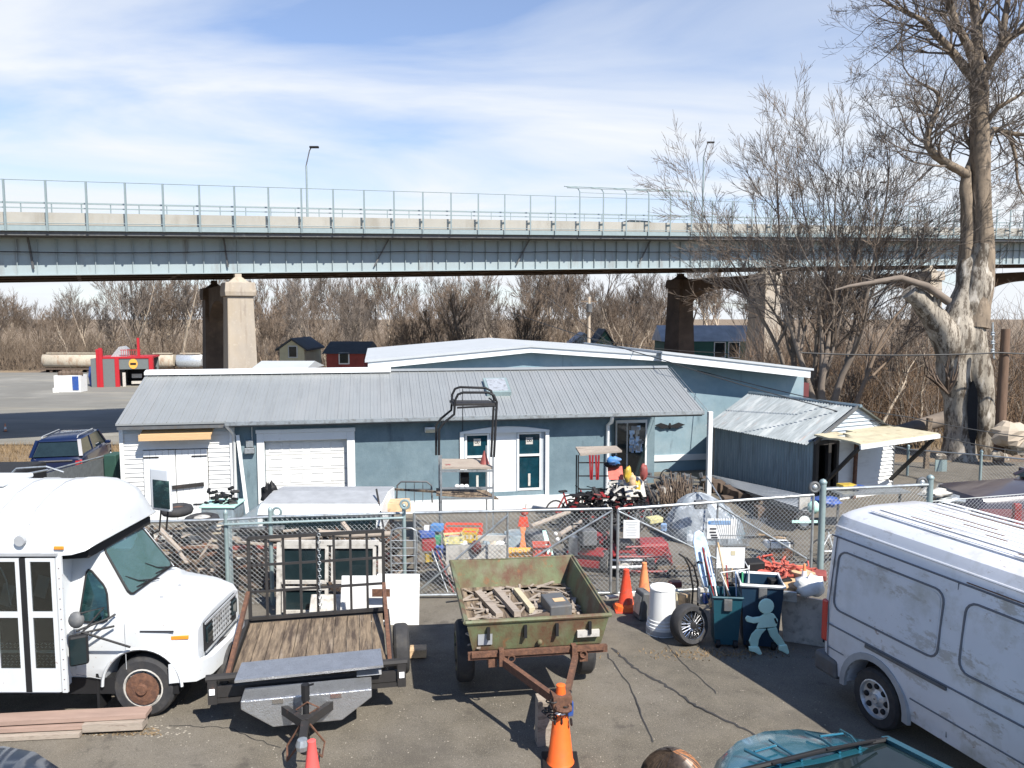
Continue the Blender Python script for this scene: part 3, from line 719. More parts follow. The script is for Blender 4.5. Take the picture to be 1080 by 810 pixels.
def hopper(px0, px1, Y, label, m):
    x0, x1 = fx(px0, Y, 0), fx(px1, Y, 0); g = gz(x0, Y)-.3; o = thing('rail_car', label, 'rail car', ((x0+x1)/2, Y, g)); Ln = (x1-x0)/2
    mb = MB(); K = 10; ring = []
    rings = []
    for (x, s) in ((-Ln, .75), (-Ln+.5, 1), (Ln-.5, 1), (Ln, .75)):
        rings.append([(x, 1.5*cos(2*pi*k/16)*s, 2.55+1.5*max(-.8, min(.85, 1.15*sin(2*pi*k/16)))*(s if sin(2*pi*k/16) < 0 else 1)) for k in range(16)])
    mb.loft(rings); mb.build('hopper_body', M(m), o, smooth=50, local=True)
    mb = MB(); mb.box(-Ln-.4, Ln+.4, -1.2, 1.2, .85, 1.15)
    for s in (-1, 1): mb.box(s*(Ln-1.8)-1, s*(Ln-1.8)+1, -1, 1, .35, .85)
    mb.build('underframe', M('tank_dark'), o, local=True)
    for s in (-1, 1):
        for d in (-.7, .7): MB().cyl((s*(Ln-1.8)+d, -1.0, .45), (s*(Ln-1.8)+d, -.85, .45), .45, n=14).build('wheel', M('black'), o, local=True)
    mb = MB(); mb.box(-Ln+.6, Ln-.6, -.4, .4, 4.05, 4.2); mb.build('roof_walk', M('tank'), o, local=True)
hopper(46, 104, 152, 'rusty cream hopper rail car at the far left, behind the white container', 'tank')
hopper(158, 184, 151, 'cream hopper rail car just right of the red building', 'tank')
hopper(187, 214, 151, 'pale grey ribbed rail car beside the tan bridge pier', 'silver')
# cone on the far lot
# ================================================================ distant houses
def house(px0, px1, ybase, yeave, yridge, Y, wall, roof, label, name='house', gable=False, deep=7):
    x0, x1 = fx(px0, Y), fx(px1, Y); ze = at(px0, yeave, Y).z; zr = at(px0, yridge, Y+(0 if gable else deep/2)).z; g = G((x0+x1)/2, Y)
    o = thing(name, label, 'house', ((x0+x1)/2, Y, g)); xm = (x0+x1)/2
    if gable:
        MB().prism([(x0, Y, g), (x1, Y, g), (x1, Y, ze), (xm, Y, zr), (x0, Y, ze)], (0, deep, 0)).build('wall', M(wall), o)
        mb = MB()
        for a, b in ((x0, x1), (x1, x0)):
            dx_ = -.35 if a < b else .35
            mb.prism([(a+dx_, Y-.3, ze-.2), (xm, Y-.3, zr+.05), (xm, Y-.3, zr+.25), (a+dx_, Y-.3, ze)], (0, deep+.6, 0))
        mb.build('roof', M(roof), o)
    else:
        MB().box(x0, x1, Y, Y+deep, g, ze).build('wall', M(wall), o)
        MB().prism([(x0-.4, Y-.4, ze), (x0-.4, Y+deep+.4, ze), (x0-.4, Y+deep/2, zr)], (x1-x0+.8, 0, 0)).build('roof', M(roof), o)
    return o
def house_window(o, px, py, Y, w_, h_):
    c = at(px, py, Y); f = MB().box(c.x-w_/2, c.x+w_/2, Y-.09, Y+.02, c.z-h_/2, c.z+h_/2).build('window', M('white_paint'), o)
    MB().box(c.x-w_/2+.12, c.x+w_/2-.12, Y-.12, Y-.07, c.z-h_/2+.12, c.z+h_/2-.12).build('pane', M('glass_dark'), f)
h = house(296, 322, 392, 368, 359, 80, 'house_yellow', 'shingle', 'pale yellow gabled house half hidden by tree trunks behind the metal roof', gable=True); house_window(h, 309, 371, 80, 1, 1.3)
h = house(345, 384, 396, 373, 360, 78, 'brick_red', 'shingle', 'dark red house with charcoal roof, left of the white roof edge'); house_window(h, 363, 378, 78, 1.1, 1.2)
h = house(700, 812, 400, 360, 343, 104, 'house_green', 'shingle_pale', 'dark green house with pale roof seen through the pier arch'); house_window(h, 759, 369, 104, 1.6, 2.2); house_window(h, 774, 369, 104, 1.6, 2.2)
h = house(628, 647, 380, 365, 349, 92, 'house_green', 'shingle', 'small dark steep-gabled house beside the far utility pole', gable=True)
h = house(604, 628, 380, 363, 353, 96, 'white_paint', 'shingle_pale', 'small white house at the foot of the far utility pole', gable=True)
x0 = fx(262, 62, 1); 
o = thing('long_shed', 'long low white-roofed shed just behind the ridge, right of the tan pier', 'shed', (x0+2, 46, G(-16, 46)))
a, b = at(268, 386, 46), at(320, 392, 46)
MB().box(a.x, b.x, 46, 50, G(-14, 46), a.z-.25).build('wall', M('cream'), o)
MB().prism([(a.x-.2, 45.6, a.z-.25), (a.x-.2, 50.4, a.z-.25), (a.x-.2, 48, a.z+.2)], (b.x-a.x+.4, 0, 0)).build('roof', M('roof_white'), o)
# far utility pole with lamp
c = at(621, 352, 74); g = G(c.x, 74)
o = thing('utility_pole', 'pale utility pole rising behind the low roof, in front of the small houses', 'utility pole', (c.x, 74, g))
MB().tube([(c.x, 74, g), (c.x, 74, at(621, 313, 74).z)], [.2, .14], 8).build('pole', M('bark_pale'), o)
MB().beam((c.x-.8, 74, at(621, 318, 74).z), (c.x+.8, 74, at(621, 318, 74).z), .12, .12).build('crossarm', M('bark'), o)
MB().lathe((c.x, 73.7, at(621, 325, 74).z), [(.01, -.4), (.28, -.4), (.28, .4), (.01, .45)], 10).build('transformer', M('dark_grey'), o)
# ================================================================ bare trees
def rot_rand(d, ang, rnd):
    a = d.orthogonal().normalized(); a = Matrix.Rotation(rnd.uniform(0, 2*pi), 3, d)@a
    return (Matrix.Rotation(ang, 3, a)@d).normalized()
def grow(out, p, d, ln, r, lev, maxlev, rnd, up=.12, wob=.16, kids=(4, 6), kang=(.45, .9), ratio=.62, twigr=.006, rt=.35, segs=None):
    """out[level] collects polylines (points, radii)"""
    n = segs or (7 if lev == 0 else 5 if lev < maxlev-1 else 3)
    pts = [p.copy()]; rs = [r]; dirs = [d.copy()]; q = p.copy(); dd = d.copy()
    for i in range(n):
        dd = (dd+Vector((rnd.gauss(0, wob), rnd.gauss(0, wob), rnd.gauss(0, wob*.6)))+Vector((0, 0, up))).normalized()
        q = q+dd*(ln/n); pts.append(q.copy()); rs.append(max(twigr, r*(1-(1-rt)*(i+1)/n))); dirs.append(dd.copy())
    out[min(lev, len(out)-1)].append((pts, rs))
    if lev >= maxlev: return
    k = rnd.randint(*kids) if lev < maxlev-1 else rnd.randint(kids[0], kids[1]+1)
    for j in range(k):
        f = rnd.uniform(.3 if lev else .42, 1.0); i = min(n, int(f*n)); fr = f*n-i if i < n else 0
        b = pts[i].lerp(pts[min(i+1, n)], fr); br_ = rs[i]*rnd.uniform(.45, .75)
        nd = rot_rand(dirs[i], rnd.uniform(*kang), rnd)
        grow(out, b, nd, ln*ratio*rnd.uniform(.7, 1.15)*(1.15-.35*f), max(twigr, br_), lev+1, maxlev, rnd, up, wob, kids, kang, ratio, twigr, rt)
    grow(out, pts[-1], dirs[-1], ln*ratio*.9, rs[-1], lev+1, maxlev, rnd, up, wob, kids, kang, ratio, twigr, rt)
SIDES = [10, 7, 5, 4, 3, 3, 3]
def mesh_from(lines, base=0):
    mb = MB()
    for lev, ls in lines:
        for pts, rs in ls: mb.tube(pts, rs, SIDES[min(lev, 6)], cap=False)
    return mb
def tree(name, label, loc, seed, ht, r, maxlev=4, trunkm='bark', crownm='twig', trunkdir=(0, 0, 1), group=None, split=2, stems=1, lean=.25, first=.42, **kw):
    rnd = random.Random(seed); out = [[] for _ in range(7)]
    for s in range(stems):
        d = Vector(trunkdir)
        if stems > 1:
            a = 2*pi*(s+rnd.uniform(-.2, .2))/stems; d = Vector((cos(a)*lean, sin(a)*lean*.6, 1))
        grow(out, Vector((0, 0, -.1)), d.normalized(), ht*first*rnd.uniform(.85, 1.1), r*(rnd.uniform(.6, 1) if stems > 1 else 1), 0, maxlev, rnd, **kw)
    o = thing(name, label, 'tree', loc, 0, group)
    mesh_from([(i, out[i]) for i in range(split)]).build('trunk', M(trunkm), o, smooth=60, local=True)
    mesh_from([(i, out[i]) for i in range(split, 7)]).build('crown', M(crownm), o, local=True)
    return o
# --- far woods: a few kinds, copied one by one
rnd = random.Random(11)
protos = []
for s, (ht, r, mt, ct) in enumerate([(15, .22, 'bark', 'twig_grey'), (14, .2, 'bark_wood', 'twig'), (16, .25, 'bark_pale', 'twig_grey'), (13, .18, 'bark', 'twig'), (14.5, .2, 'bark_wood', 'twig_grey'), (12, .16, 'bark_pale', 'twig')]):
    protos.append(tree('bare_tree', 'bare grey-brown tree in the woods beyond the viaduct', (0, 0, 0), 100+s, ht, r, 4, mt, ct, group='bare trees in the woods beyond the viaduct', kids=(3, 5), up=.09, wob=.1, kang=(.3, .7), ratio=.62, twigr=.017, first=.5))
spots = []
for i in range(150):
    Y = rnd.uniform(158, 190); px = rnd.uniform(-60, 700) if i < 120 else rnd.uniform(640, 900)
    spots.append((px, Y, rnd.uniform(1.2, 1.75)))
for i in range(34): spots.append((rnd.uniform(275, 640), rnd.uniform(92, 125), rnd.uniform(.8, 1.1)))
for i in range(14): spots.append((rnd.uniform(640, 1090), rnd.uniform(125, 150), rnd.uniform(.9, 1.25)))
used = [False]*6
for i, (px, Y, s) in enumerate(spots):
    x = fx(px, Y, 0)
    if px < 130: s *= .82
    if 630 < px < 700: s *= .75
    k = i % 6; loc = (x, Y, G(x, Y)-.2)
    if not used[k]: o = protos[k]; o.location = loc; o.scale = (s, s, s); used[k] = True
    else: o = dup(protos[k], loc, rnd.uniform(0, 6.28), sc=s)
# dense undergrowth behind: countless stems and shoots, one object
def thicket(name, label, n, area, hgt, r, m, seed, cat='undergrowth', lean=.35):
    rnd = random.Random(seed); mb = MB()
    for i in range(n):
        x, y = area(rnd)
        if .19 < x/y < .325: continue
        z = G(x, y)-.1; h = hgt(rnd); a = rnd.uniform(0, 2*pi); l = rnd.uniform(0, lean)
        d = Vector((cos(a)*l, sin(a)*l, 1)); pts = [Vector((x, y, z))]
        q = pts[0].copy()
        for k in range(4):
            d = (d+Vector((rnd.gauss(0, .18), rnd.gauss(0, .18), 0))).normalized(); q = q+d*h/4; pts.append(q.copy())
        mb.tube(pts, [r, r*.8, r*.6, r*.45, r*.25], 3, cap=False)
        for j in range(rnd.randint(3, 6)):
            i0 = rnd.randint(1, 3); e = pts[i0]+(pts[i0+1]-pts[i0])*rnd.random(); dd = rot_rand(d, rnd.uniform(.4, 1.1), rnd)
            l2 = h*rnd.uniform(.15, .35); mid = e+dd*l2*.5+Vector((0, 0, l2*.05))
            mb.tube([e, mid, e+dd*l2+Vector((0, 0, l2*.15))], [r*.5, r*.4, r*.2], 3, cap=False)
    return stuff(mb.build(name, M(m)), label, cat)
thicket('undergrowth', 'tangled brown undergrowth along the foot of the far woods', 5200, lambda r: (fx(r.uniform(-60, 720), 1, 0)*0+r.uniform(-140, 40), r.uniform(155, 172)), lambda r: r.uniform(3, 10), .05, 'brush_far', 21)
thicket('near_undergrowth', 'brown scrub between the low roofs and the far trees', 2200, lambda r: (r.uniform(-34, 13), r.uniform(74, 100)), lambda r: r.uniform(1.5, 5), .035, 'brush_far', 22)
thicket('bramble_thicket', 'reddish brown bramble thicket filling the bank behind the side lot, right of the building', 6500, lambda r: (r.uniform(13, 50), r.uniform(38, 62)), lambda r: r.uniform(1.5, 5.2)*(1 if r.random() < .75 else 1.35), .02, 'brush', 23)
thicket('grey_brush', 'grey leafless brush mixed into the bank at the right', 1500, lambda r: (r.uniform(12, 48), r.uniform(36, 60)), lambda r: r.uniform(2.5, 7.5), .022, 'twig_grey', 24, lean=.5)
mb = MB(); r_ = random.Random(5)
for i in range(9000):
    x, y = r_.uniform(12, 42), r_.uniform(33.5, 41); z = G(x, y); h = r_.uniform(.1, .55); a = r_.uniform(0, 6.28)
    mb.add([(x-.02*cos(a), y-.02*sin(a), z), (x+.02*cos(a), y+.02*sin(a), z), (x+r_.gauss(0, .12), y+r_.gauss(0, .12), z+h)], [(0, 1, 2)])
for i in range(9000):
    x, y = r_.uniform(-45, -9), r_.uniform(31.5, 54); z = G(x, y); h = r_.uniform(.15, .6); a = r_.uniform(0, 6.28)
    mb.add([(x-.02*cos(a), y-.02*sin(a), z), (x+.02*cos(a), y+.02*sin(a), z), (x+r_.gauss(0, .15), y+r_.gauss(0, .15), z+h)], [(0, 1, 2)])
stuff(mb.build('dry_grass', M('dry_grass')), 'dead straw-coloured grass on the verges', 'grass')

# --- the multi-stemmed trees behind the shed
def place(px, Y): x = fx(px, Y, -.8); return (x, Y, G(x, Y))
tree('bare_tree', 'wide multi-stemmed bare tree rising behind the right end of the blue building', place(846, 36), 31, 15.6, .21, 5, 'bark_wood', 'twig_grey', stems=5, lean=.15, first=.47, kids=(3, 4), kang=(.34, .72), ratio=.63, up=.035, twigr=.007, wob=.11)
tree('bare_tree', 'tall bare tree with many upright limbs just left of the sycamore thicket', place(868, 34), 35, 16.6, .21, 5, 'bark_wood', 'twig', stems=4, lean=.14, first=.48, kids=(3, 4), kang=(.38, .8), ratio=.61, up=.04, twigr=.007, wob=.1)
tree('bare_tree', 'slim straight bare tree standing close behind the shed ridge', place(890, 33), 42, 12.5, .13, 5, 'bark', 'twig_grey', first=.5, kids=(3, 4), kang=(.4, .8), ratio=.56, up=.04, twigr=.007, wob=.1)
for k, (px, Y, ht, s) in enumerate([(903, 36, 6.0, 51), (925, 38, 6.5, 52), (948, 40, 5.8, 53), (968, 39, 6.4, 54), (1075, 44, 8.5, 55)]):
    tree('sapling', ['thin pale-barked sapling, leftmost of those in the bramble bank', 'thin crooked sapling, second from the left in the bramble bank', 'thin sapling in the middle of the bramble bank', 'thin sapling close to the left of the dead sycamore limb', 'bare tree at the right edge beyond the wooden pole'][k], place(px, Y), s, ht, .09, 4, 'bark_pale', 'twig_grey', first=.55, kids=(3, 5), wob=.2, twigr=.008)
# --- sycamore (hand-laid main limbs, then grown twigs)
SY = 31.0
def sp(px, py, dy=0): 
    return at(px, py, SY+dy)
so_ = place(1022, SY); syc = thing('sycamore_tree', 'huge old sycamore with pale flaking forked trunk and a hollow, right of the shed', 'tree', so_)
def limb(mb, pp, rr, n=26):
    pts = [sp(*p) if len(p) == 3 else sp(p[0], p[1]) for p in pp]; P_ = []; R_ = []
    for i in range(len(pts)-1):
        p0 = pts[max(i-1, 0)]; p1 = pts[i]; p2 = pts[i+1]; p3 = pts[min(i+2, len(pts)-1)]
        for k in range(8):
            t = k/8; P_.append(.5*((2*p1)+(p2-p0)*t+(2*p0-5*p1+4*p2-p3)*t*t+(3*p1-p0-3*p2+p3)*t**3)); R_.append(rr[i]*(1-t)+rr[i+1]*t)
    P_.append(pts[-1]); R_.append(rr[-1]); mb.tube(P_, R_, n); return P_, R_
lo = MB()
limb(lo, [(1010, 492, 0), (1013, 455, 0), (1010, 420, 0), (1006, 385, 0), (1010, 345, 0), (1018, 305, .2), (1020, 268, .25)], [.8, .55, .52, .62, .7, .46, .31])
limb(lo, [(1048, 492, .2), (1040, 455, .1), (1034, 410, 0), (1026, 370, 0), (1024, 330, 0), (1032, 296, 0), (1036, 258, 0)], [.7, .45, .46, .54, .58, .48, .38])
limb(lo, [(1006, 380, 0), (994, 348, -.3), (975, 322, -.5), (957, 306, -.6)], [.6, .5, .42, .34])
limb(lo, [(983, 335, -.5), (988, 318, -.7), (992, 310, -.8)], [.25, .2, .18])
from mathutils import noise as nz_
lo.v = [tuple(Vector(v)+nz_.noise_vector(Vector(v)*.9)*.12+nz_.noise_vector(Vector((v[0]*4, v[1]*4, v[2]*1.3)))*.06) for v in lo.v]
lo.build('trunk', M('sycamore'), syc, smooth=60)
hb = MB(); hb.loft([[at(1026+a*6, y_, SY-.72+abs(a)*.06) for a in (-w_, w_)]+[at(1026+a*6, y_, SY-.1) for a in (w_, -w_)] for y_, w_ in ((402, .15), (412, .75), (430, 1), (455, .8), (470, .3))])
hb.build('hollow', M('dark_void'), syc)
up_ = MB()
A, AR = limb(up_, [(1026, 345, 0), (1036, 290, 0), (1037, 240, 0), (1034, 190, 0), (1033, 140, 0), (1033, 100, 0), (1031, 70, 0)], [.6, .42, .36, .35, .33, .32, .3])
Bm, BR = limb(up_, [(1016, 330, .3), (1018, 290, .3), (1021, 240, .2), (1018, 200, .1), (1019, 183, 0)], [.42, .3, .27, .22, .16])
LB = []
def sub(pp, rr): P_, R_ = limb(up_, pp, rr, 8); LB.append((P_, R_))
sub([(1020, 185, 0), (1004, 175, -.3), (985, 162, -.5), (978, 146, -.5), (986, 120, -.4), (990, 100, -.3), (975, 90, -.3)], [.19, .17, .15, .13, .1, .07, .04])
sub([(1020, 182, 0), (1026, 160, .3), (1018, 140, .5), (1022, 120, .6)], [.12, .09, .06, .03])
sub([(1031, 88, 0), (1012, 64, .2), (990, 38, .4), (972, 22, .5), (955, 12, .5), (935, 2, .5)], [.2, .17, .14, .11, .08, .05])
sub([(1030, 76, 0), (1022, 50, -.3), (1008, 25, -.5), (1000, -10, -.8), (995, -60, -1)], [.2, .17, .14, .11, .05])
sub([(1031, 72, 0), (1030, 30, .4), (1026, -10, .6), (1024, -70, .6)], [.22, .19, .15, .06])
sub([(1036, 84, 0), (1048, 62, -.3), (1060, 45, -.5), (1072, 35, -.6), (1095, 20, -.9)], [.2, .17, .15, .12, .06])
sub([(1056, 50, -.5), (1060, 20, -.4), (1066, -20, -.3), (1070, -60, 0)], [.14, .12, .09, .04])
sub([(1041, 150, 0), (1048, 137, .4), (1062, 140, .6), (1080, 142, .7), (1100, 140, .8)], [.14, .12, .1, .08, .05])
sub([(1040, 130, 0), (1052, 115, -.5), (1070, 104, -.8), (1090, 92, -1)], [.1, .08, .06, .04])
sub([(1064, 140, .6), (1071, 165, .6), (1074, 195, .5), (1084, 210, .5)], [.07, .06, .045, .03])
up_.v = [tuple(Vector(v)+nz_.noise_vector(Vector(v)*1.1)*.05+nz_.noise_vector(Vector((v[0]*5, v[1]*5, v[2]*1.6)))*.025) for v in up_.v]
up_.build('limbs', M('sycamore_up'), syc, smooth=60)
sub2 = [(980, 325), (965, 305)]
rn = random.Random(77); out = [[] for _ in range(7)]
for P_, R_ in LB:
    nk = int(len(P_)*.6)
    for k in range(nk):
        i = rn.randint(6, len(P_)-2); d = (P_[i+1]-P_[i]).normalized()
        grow(out, P_[i], rot_rand(d, rn.uniform(.5, 1.2), rn), rn.uniform(1.1, 2.3), max(.012, R_[i]*.35), 2, 5, rn, .06, .2, (2, 4), (.4, .9), .6, .0065, .4)
    d = (P_[-1]-P_[-2]).normalized(); grow(out, P_[-1], d, 2.0, R_[-1], 2, 5, rn, .05, .2, (3, 5), (.4, .9), .65, .0075, .4)
for k in range(10):
    i = rn.randint(20, len(A)-12); d = Vector((rn.choice((-1, 1)), rn.uniform(-.6, .6), .3)).normalized(); grow(out, A[i], d, rn.uniform(.8, 1.6), .03, 3, 5, rn, .05, .2, (3, 4), (.4, .9), .6, .0075, .4)
mesh_from([(i, out[i]) for i in range(2, 7)]).build('crown', M('twig_grey'), syc)
# dead limb arching left, dark shoots at the trunk
mb = MB(); 
pp = [sp(1000, 318, -.8), sp(978, 302, -1), sp(950, 293, -1.1), sp(925, 297, -1.2), sp(895, 302, -1.3), sp(880, 306, -1.3)]
mb.tube(pp, [.17, .15, .12, .1, .06, .03], 8)
for k in range(14):
    i = rn.randint(1, 4); e = pp[i]; 
    mb.tube([e, e+Vector((rn.uniform(-.8,.4), rn.uniform(-.4,.4), rn.uniform(-.6,.9)))], [.03, .01], 4)
solo(mb, 'broken_limb', M('bark_wood'), 'dead grey limb arching left from the sycamore fork', 'branch', smooth=60)
mb = MB()
for k in range(16):
    e = sp(1000, 415, -.7); a = rn.uniform(-1.2, .3); l = rn.uniform(.8, 2)
    mb.tube([e, e+Vector((a*.6*l, rn.uniform(-.4, .1), .5*l)), e+Vector((a*l*.8, rn.uniform(-.5, .1), l))], [.05, .035, .012], 5)
mb.build('trunk_shoots', M('tank_dark'), syc)
# wooden pole right of the sycamore
a = place(1053, 29.5); o = thing('wooden_pole', 'sawn-off brown wooden pole with insulators, right of the sycamore', 'utility pole', a)
MB().tube([a, (a[0], 29.5, at(1053, 347, 29.5).z)], [.2, .16], 12).build('pole', M('pole_wood'), o, smooth=50)
mb = MB()
for k in range(3): q = at(1047, 352+9*k, 29.4); mb.lathe(q, [(.02, -.08), (.09, -.06), (.05, 0), (.09, .03), (.02, .1)], 8)
mb.beam(at(1047, 340, 29.4), at(1048, 378, 29.4), .05, .05)
mb.build('insulator', M('galv'), o)
# fallen logs, stump and rubble under the tree
mb = MB(); a, b = at(950, 455, 33), at(1008, 438, 34); mb.tube([at(915, 462, 32.6), a, b], [.18, .3, .34], 10)
solo(mb, 'fallen_log', M('bark_wood'), 'thick fallen log lying left of the sycamore foot', 'log', smooth=60)
for k, (px, py, r, lb) in enumerate([(1066, 458, .6, 'large pale stump at the right of the wooden pole'), (1075, 470, .5, 'broken pale rock lowest at the right edge behind the fence'), (1052, 480, .22, 'small pale stone at the foot of the wooden pole'), (992, 482, .18, 'small stone beside the sycamore roots')]):
    c = at(px, py, 29); mb = MB(); mb.ball((0, 0, 0), r, 12, 8, (1.2, .8, .8)); q = random.Random(k)
    mb.v = [tuple(Vector(v)*q.uniform(.8, 1.2)) for v in mb.v]; mb.move(c)
    solo(mb, 'stump' if k == 0 else 'rock', M('sycamore' if k != 0 else 'bark_pale'), lb, 'stump' if k == 0 else 'rock')
# ================================================================ front building (local frame: u along front, v into depth)
OB = Vector((-10.55, 20.0, 0)); RB = atan2(.18, 1); UB = Vector((cos(RB), sin(RB), 0)); VB = Vector((-sin(RB), cos(RB), 0))
def bl(px, py, v):
    """pixel -> local (u, z) on the plane at depth v"""
    r = ray(px, py); O = OB+VB*v; t = (O-Vector((0, 0, H))).dot(VB)/r.dot(VB); p = Vector((0, 0, H))+r*t
    return (p-OB).dot(UB), p.z
bd = thing('workshop_building', 'long low blue stucco workshop with ribbed metal roof, garage door and porch', 'building', OB, RB)
EZ, RZ, V0, VR = 1.98, 3.10, 0.0, 2.95
Lb = 16.64
uS = bl(246, 480, .45)[0]; uP = bl(640, 480, .45)[0]
gzl = lambda u, v: G(*(OB+UB*u+VB*v).xy)-.15
W0 = .45
def bbox(name, m, u0, u1, v0, v1, z0, z1, parent=None, bevel=0):
    return MB().box(u0, u1, v0, v1, z0, z1).build(name, M(m), parent or bd, local=True, bevel=bevel)
ul = bl(129, 480, .45)[0]
# openings in the stucco wall: garage door, two windows with the white panel between
gd = (bl(279, 470, .45)[0], bl(366, 470, .45)[0], bl(320, 464, .45)[1]); win = (bl(489, 470, .45)[0], bl(575, 470, .45)[0], bl(530, 519, .45)[1], bl(530, 456, .45)[1])
def wall_open(u0, u1, z0, z1, v0, v1, holes, m, parent, name='wall'):
    mb = MB(); us = sorted({u0, u1}|{h[0] for h in holes}|{h[1] for h in holes})
    for a, b in zip(us, us[1:]):
        zz = z0
        for h in sorted([h for h in holes if h[0] <= a+1e-6 and h[1] >= b-1e-6], key=lambda h: h[2]):
            if h[2] > zz: mb.box(a, b, v0, v1, zz, h[2])
            zz = h[3]
        mb.box(a, b, v0, v1, zz, z1)
    return mb.build(name, M(m), parent, local=True)
wall_open(uS, uP, -1.6, EZ+.1, W0, W0+.2, [(gd[0], gd[1], -1.7, gd[2]), win], 'stucco', bd)
# rest of shell
bbox('wall', 'stucco', uP, uP+.2, W0+.2, 3.0, -1.6, EZ+.02); bbox('wall', 'siding_white', ul, ul+.15, W0+.01, 5.4, -1.6, EZ+.1)
mb = MB(); mb.box(ul, uP, 5.3, 5.45, -1.6, EZ+.1); mb.build('wall', M('stucco'), bd, local=True)
mb = MB(); mb.prism([(ul, 0.5, EZ), (ul, 5.4, EZ), (ul, 2.95, RZ-.08)], (.12, 0, 0)); mb.build('gable', M('siding_white'), bd, local=True)
# left clapboard bay
mb = MB(); z = -1.3; 
dl, dr, dz = bl(152, 480, .43)[0], bl(219, 480, .43)[0], bl(190, 474, .43)[1]
mbg = MB()
while z < EZ:
    for a, b in (((ul, dl-.02), (dr+.02, uS-.06)) if z < dz-.02 else ((ul, uS-.06),)):
        q = mb if z > 1.0 or True else mbg
        q.add([(a, W0-.05, z), (b, W0-.05, z), (b, W0-.02, z+.125), (a, W0-.02, z+.125), (a, W0+.1, z), (b, W0+.1, z), (a, W0+.1, z+.125), (b, W0+.1, z+.125)], [(0,1,2,3), (0,4,5,1), (3,2,7,6), (0,3,6,4), (1,5,7,2)])
    z += .125
mb.build('clapboard_siding', M('siding_white'), bd, local=True)
bbox('corner_trim', 'white_paint', uS-.07, uS+.06, W0-.09, W0-.005, -1.5, EZ); bbox('corner_trim', 'white_paint', ul-.04, ul+.06, W0-.08, W0-.051, -1.5, EZ)
mb = MB(); mb.box(ul, uS-.07, W0-.075, W0-.052, EZ-.32, EZ-.02); mb.build('frieze_board', M('siding_grey'), bd, local=True)
# double doors
dm = (dl+dr)/2
for a, b, s in ((dl, dm-.01, 0), (dm+.01, dr, 1)):
    mb = MB(); n = 5
    for k in range(n): x = a+(b-a)*k/n; mb.box(x+.004, x+(b-a)/n-.004, W0-.11, W0-.02, -1.2, dz)
    mb.box(a, b, W0-.07, W0-.02, -1.2, dz-.01)
    d = mb.build('door', M('white_paint'), bd, local=True)
    for zz in (dz-.2, dz-1.55): x0 = a if s == 0 else b-.4; MB().box(x0, x0+.4, W0-.13, W0-.111, zz, zz+.035).build('hinge', M('black'), d, local=True)
mb = MB(); zh = bl(190, 513, .3)[1]; mb.obox((dm+.2, W0-.15, zh), (1.05, .05, .1), 0, 0, -.08); mb.build('door_bar', M('rusty_black'), bd, local=True)
# plank awning over the doors
a, b = bl(147, 462, 0.05)[0], bl(223, 460, .05)[0]; z0 = bl(180, 458, .05)[1]
mb = MB(); mb.add([], []); mb.obox(((a+b)/2, .2, z0+.02), (b-a, .5, .03), 0, .35, 0); mb.obox(((a+b)/2, -.03, z0-.07), (b-a, .03, .17)); mb.build('door_awning', M('wood_tan'), bd, local=True)
# roof: ribbed sheets
sl_ = (RZ-EZ)/(VR-V0)
mb = MB(); e = .05
for s in (0, 1):
    f = (lambda v: v) if s == 0 else (lambda v: 2*VR-v)
    q = [(0, f(0), EZ), (Lb, f(0), EZ), (Lb, f(VR), RZ), (0, f(VR), RZ)]
    mb.add(q+[(x, y, z-e) for x, y, z in q], [(0,1,2,3), (7,6,5,4), (0,4,5,1), (0,3,7,4), (1,5,6,2)])
rf = mb.build('roof', M('roof_metal'), bd, local=True)
mb = MB(); k = 0; u = .08
while u < Lb:
    for s in (0, 1):
        f = (lambda v: v) if s == 0 else (lambda v: 2*VR-v)
        mb.beam((u, f(.0), EZ+.006), (u, f(VR), RZ+.006), .022, .026)
        for du in (.1, .2): mb.beam((u+du, f(.0), EZ+.002), (u+du, f(VR), RZ+.002), .01, .012)
    u += .3
mb.build('roof_rib', M('roof_metal'), rf, local=True)
cu = bl(412, 392, VR)[0]
mb = MB(); mb.prism([(0, VR-.22, RZ-.02), (0, VR-.22, RZ+.07), (0, VR, RZ+.13), (0, VR+.22, RZ+.07), (0, VR+.22, RZ-.02)], (cu, 0, 0)); mb.build('ridge_cap', M('cap_white'), rf, local=True)
mb = MB(); mb.prism([(cu, VR-.12, RZ), (cu, VR, RZ+.07), (cu, VR+.12, RZ)], (Lb-cu, 0, 0)); mb.build('ridge_cap', M('roof_metal'), rf, local=True)
# gutter, fascia, downspouts
mb = MB(); g0 = uS-.1
mb.prism([(g0, -.1, EZ-.005), (g0, -.1, EZ-.1), (g0, -.02, EZ-.13), (g0, .02, EZ-.13), (g0, .02, EZ-.005)], (Lb-g0, 0, 0)); mb.build('gutter', M('galv'), bd, local=True)
bbox('fascia', 'dark_grey', 0.02, Lb-.02, .03, .07, EZ-.17, EZ-.055); bbox('soffit', 'stucco', .02, Lb-.02, .07, W0-.001, EZ-.09, EZ-.06)
mb = MB(); u = uS+.02; mb.tube([(u-.1, .0, EZ-.1), (u+.0, .2, EZ-.3), (u+.02, W0-.08, EZ-.42), (u+.02, W0-.08, -.9)], .05, 8); mb.build('downspout', M('white_paint'), bd, local=True, smooth=60)
mb = MB(); u = uP-.0; mb.tube([(u+.02, -.02, EZ-.1), (u+.02, .1, EZ-.3), (u+.0, W0-.08, EZ-.42), (u+.0, W0-.08, -.9)], .06, 8); mb.build('downspout', M('white_paint'), bd, local=True, smooth=60)
mb = MB(); mb.beam((uS+.15, W0-.1, 1.55), (bl(262, 530, .2)[0], .05, -.7), .09, .04); mb.build('leaning_board', M('white_paint'), bd, local=True)
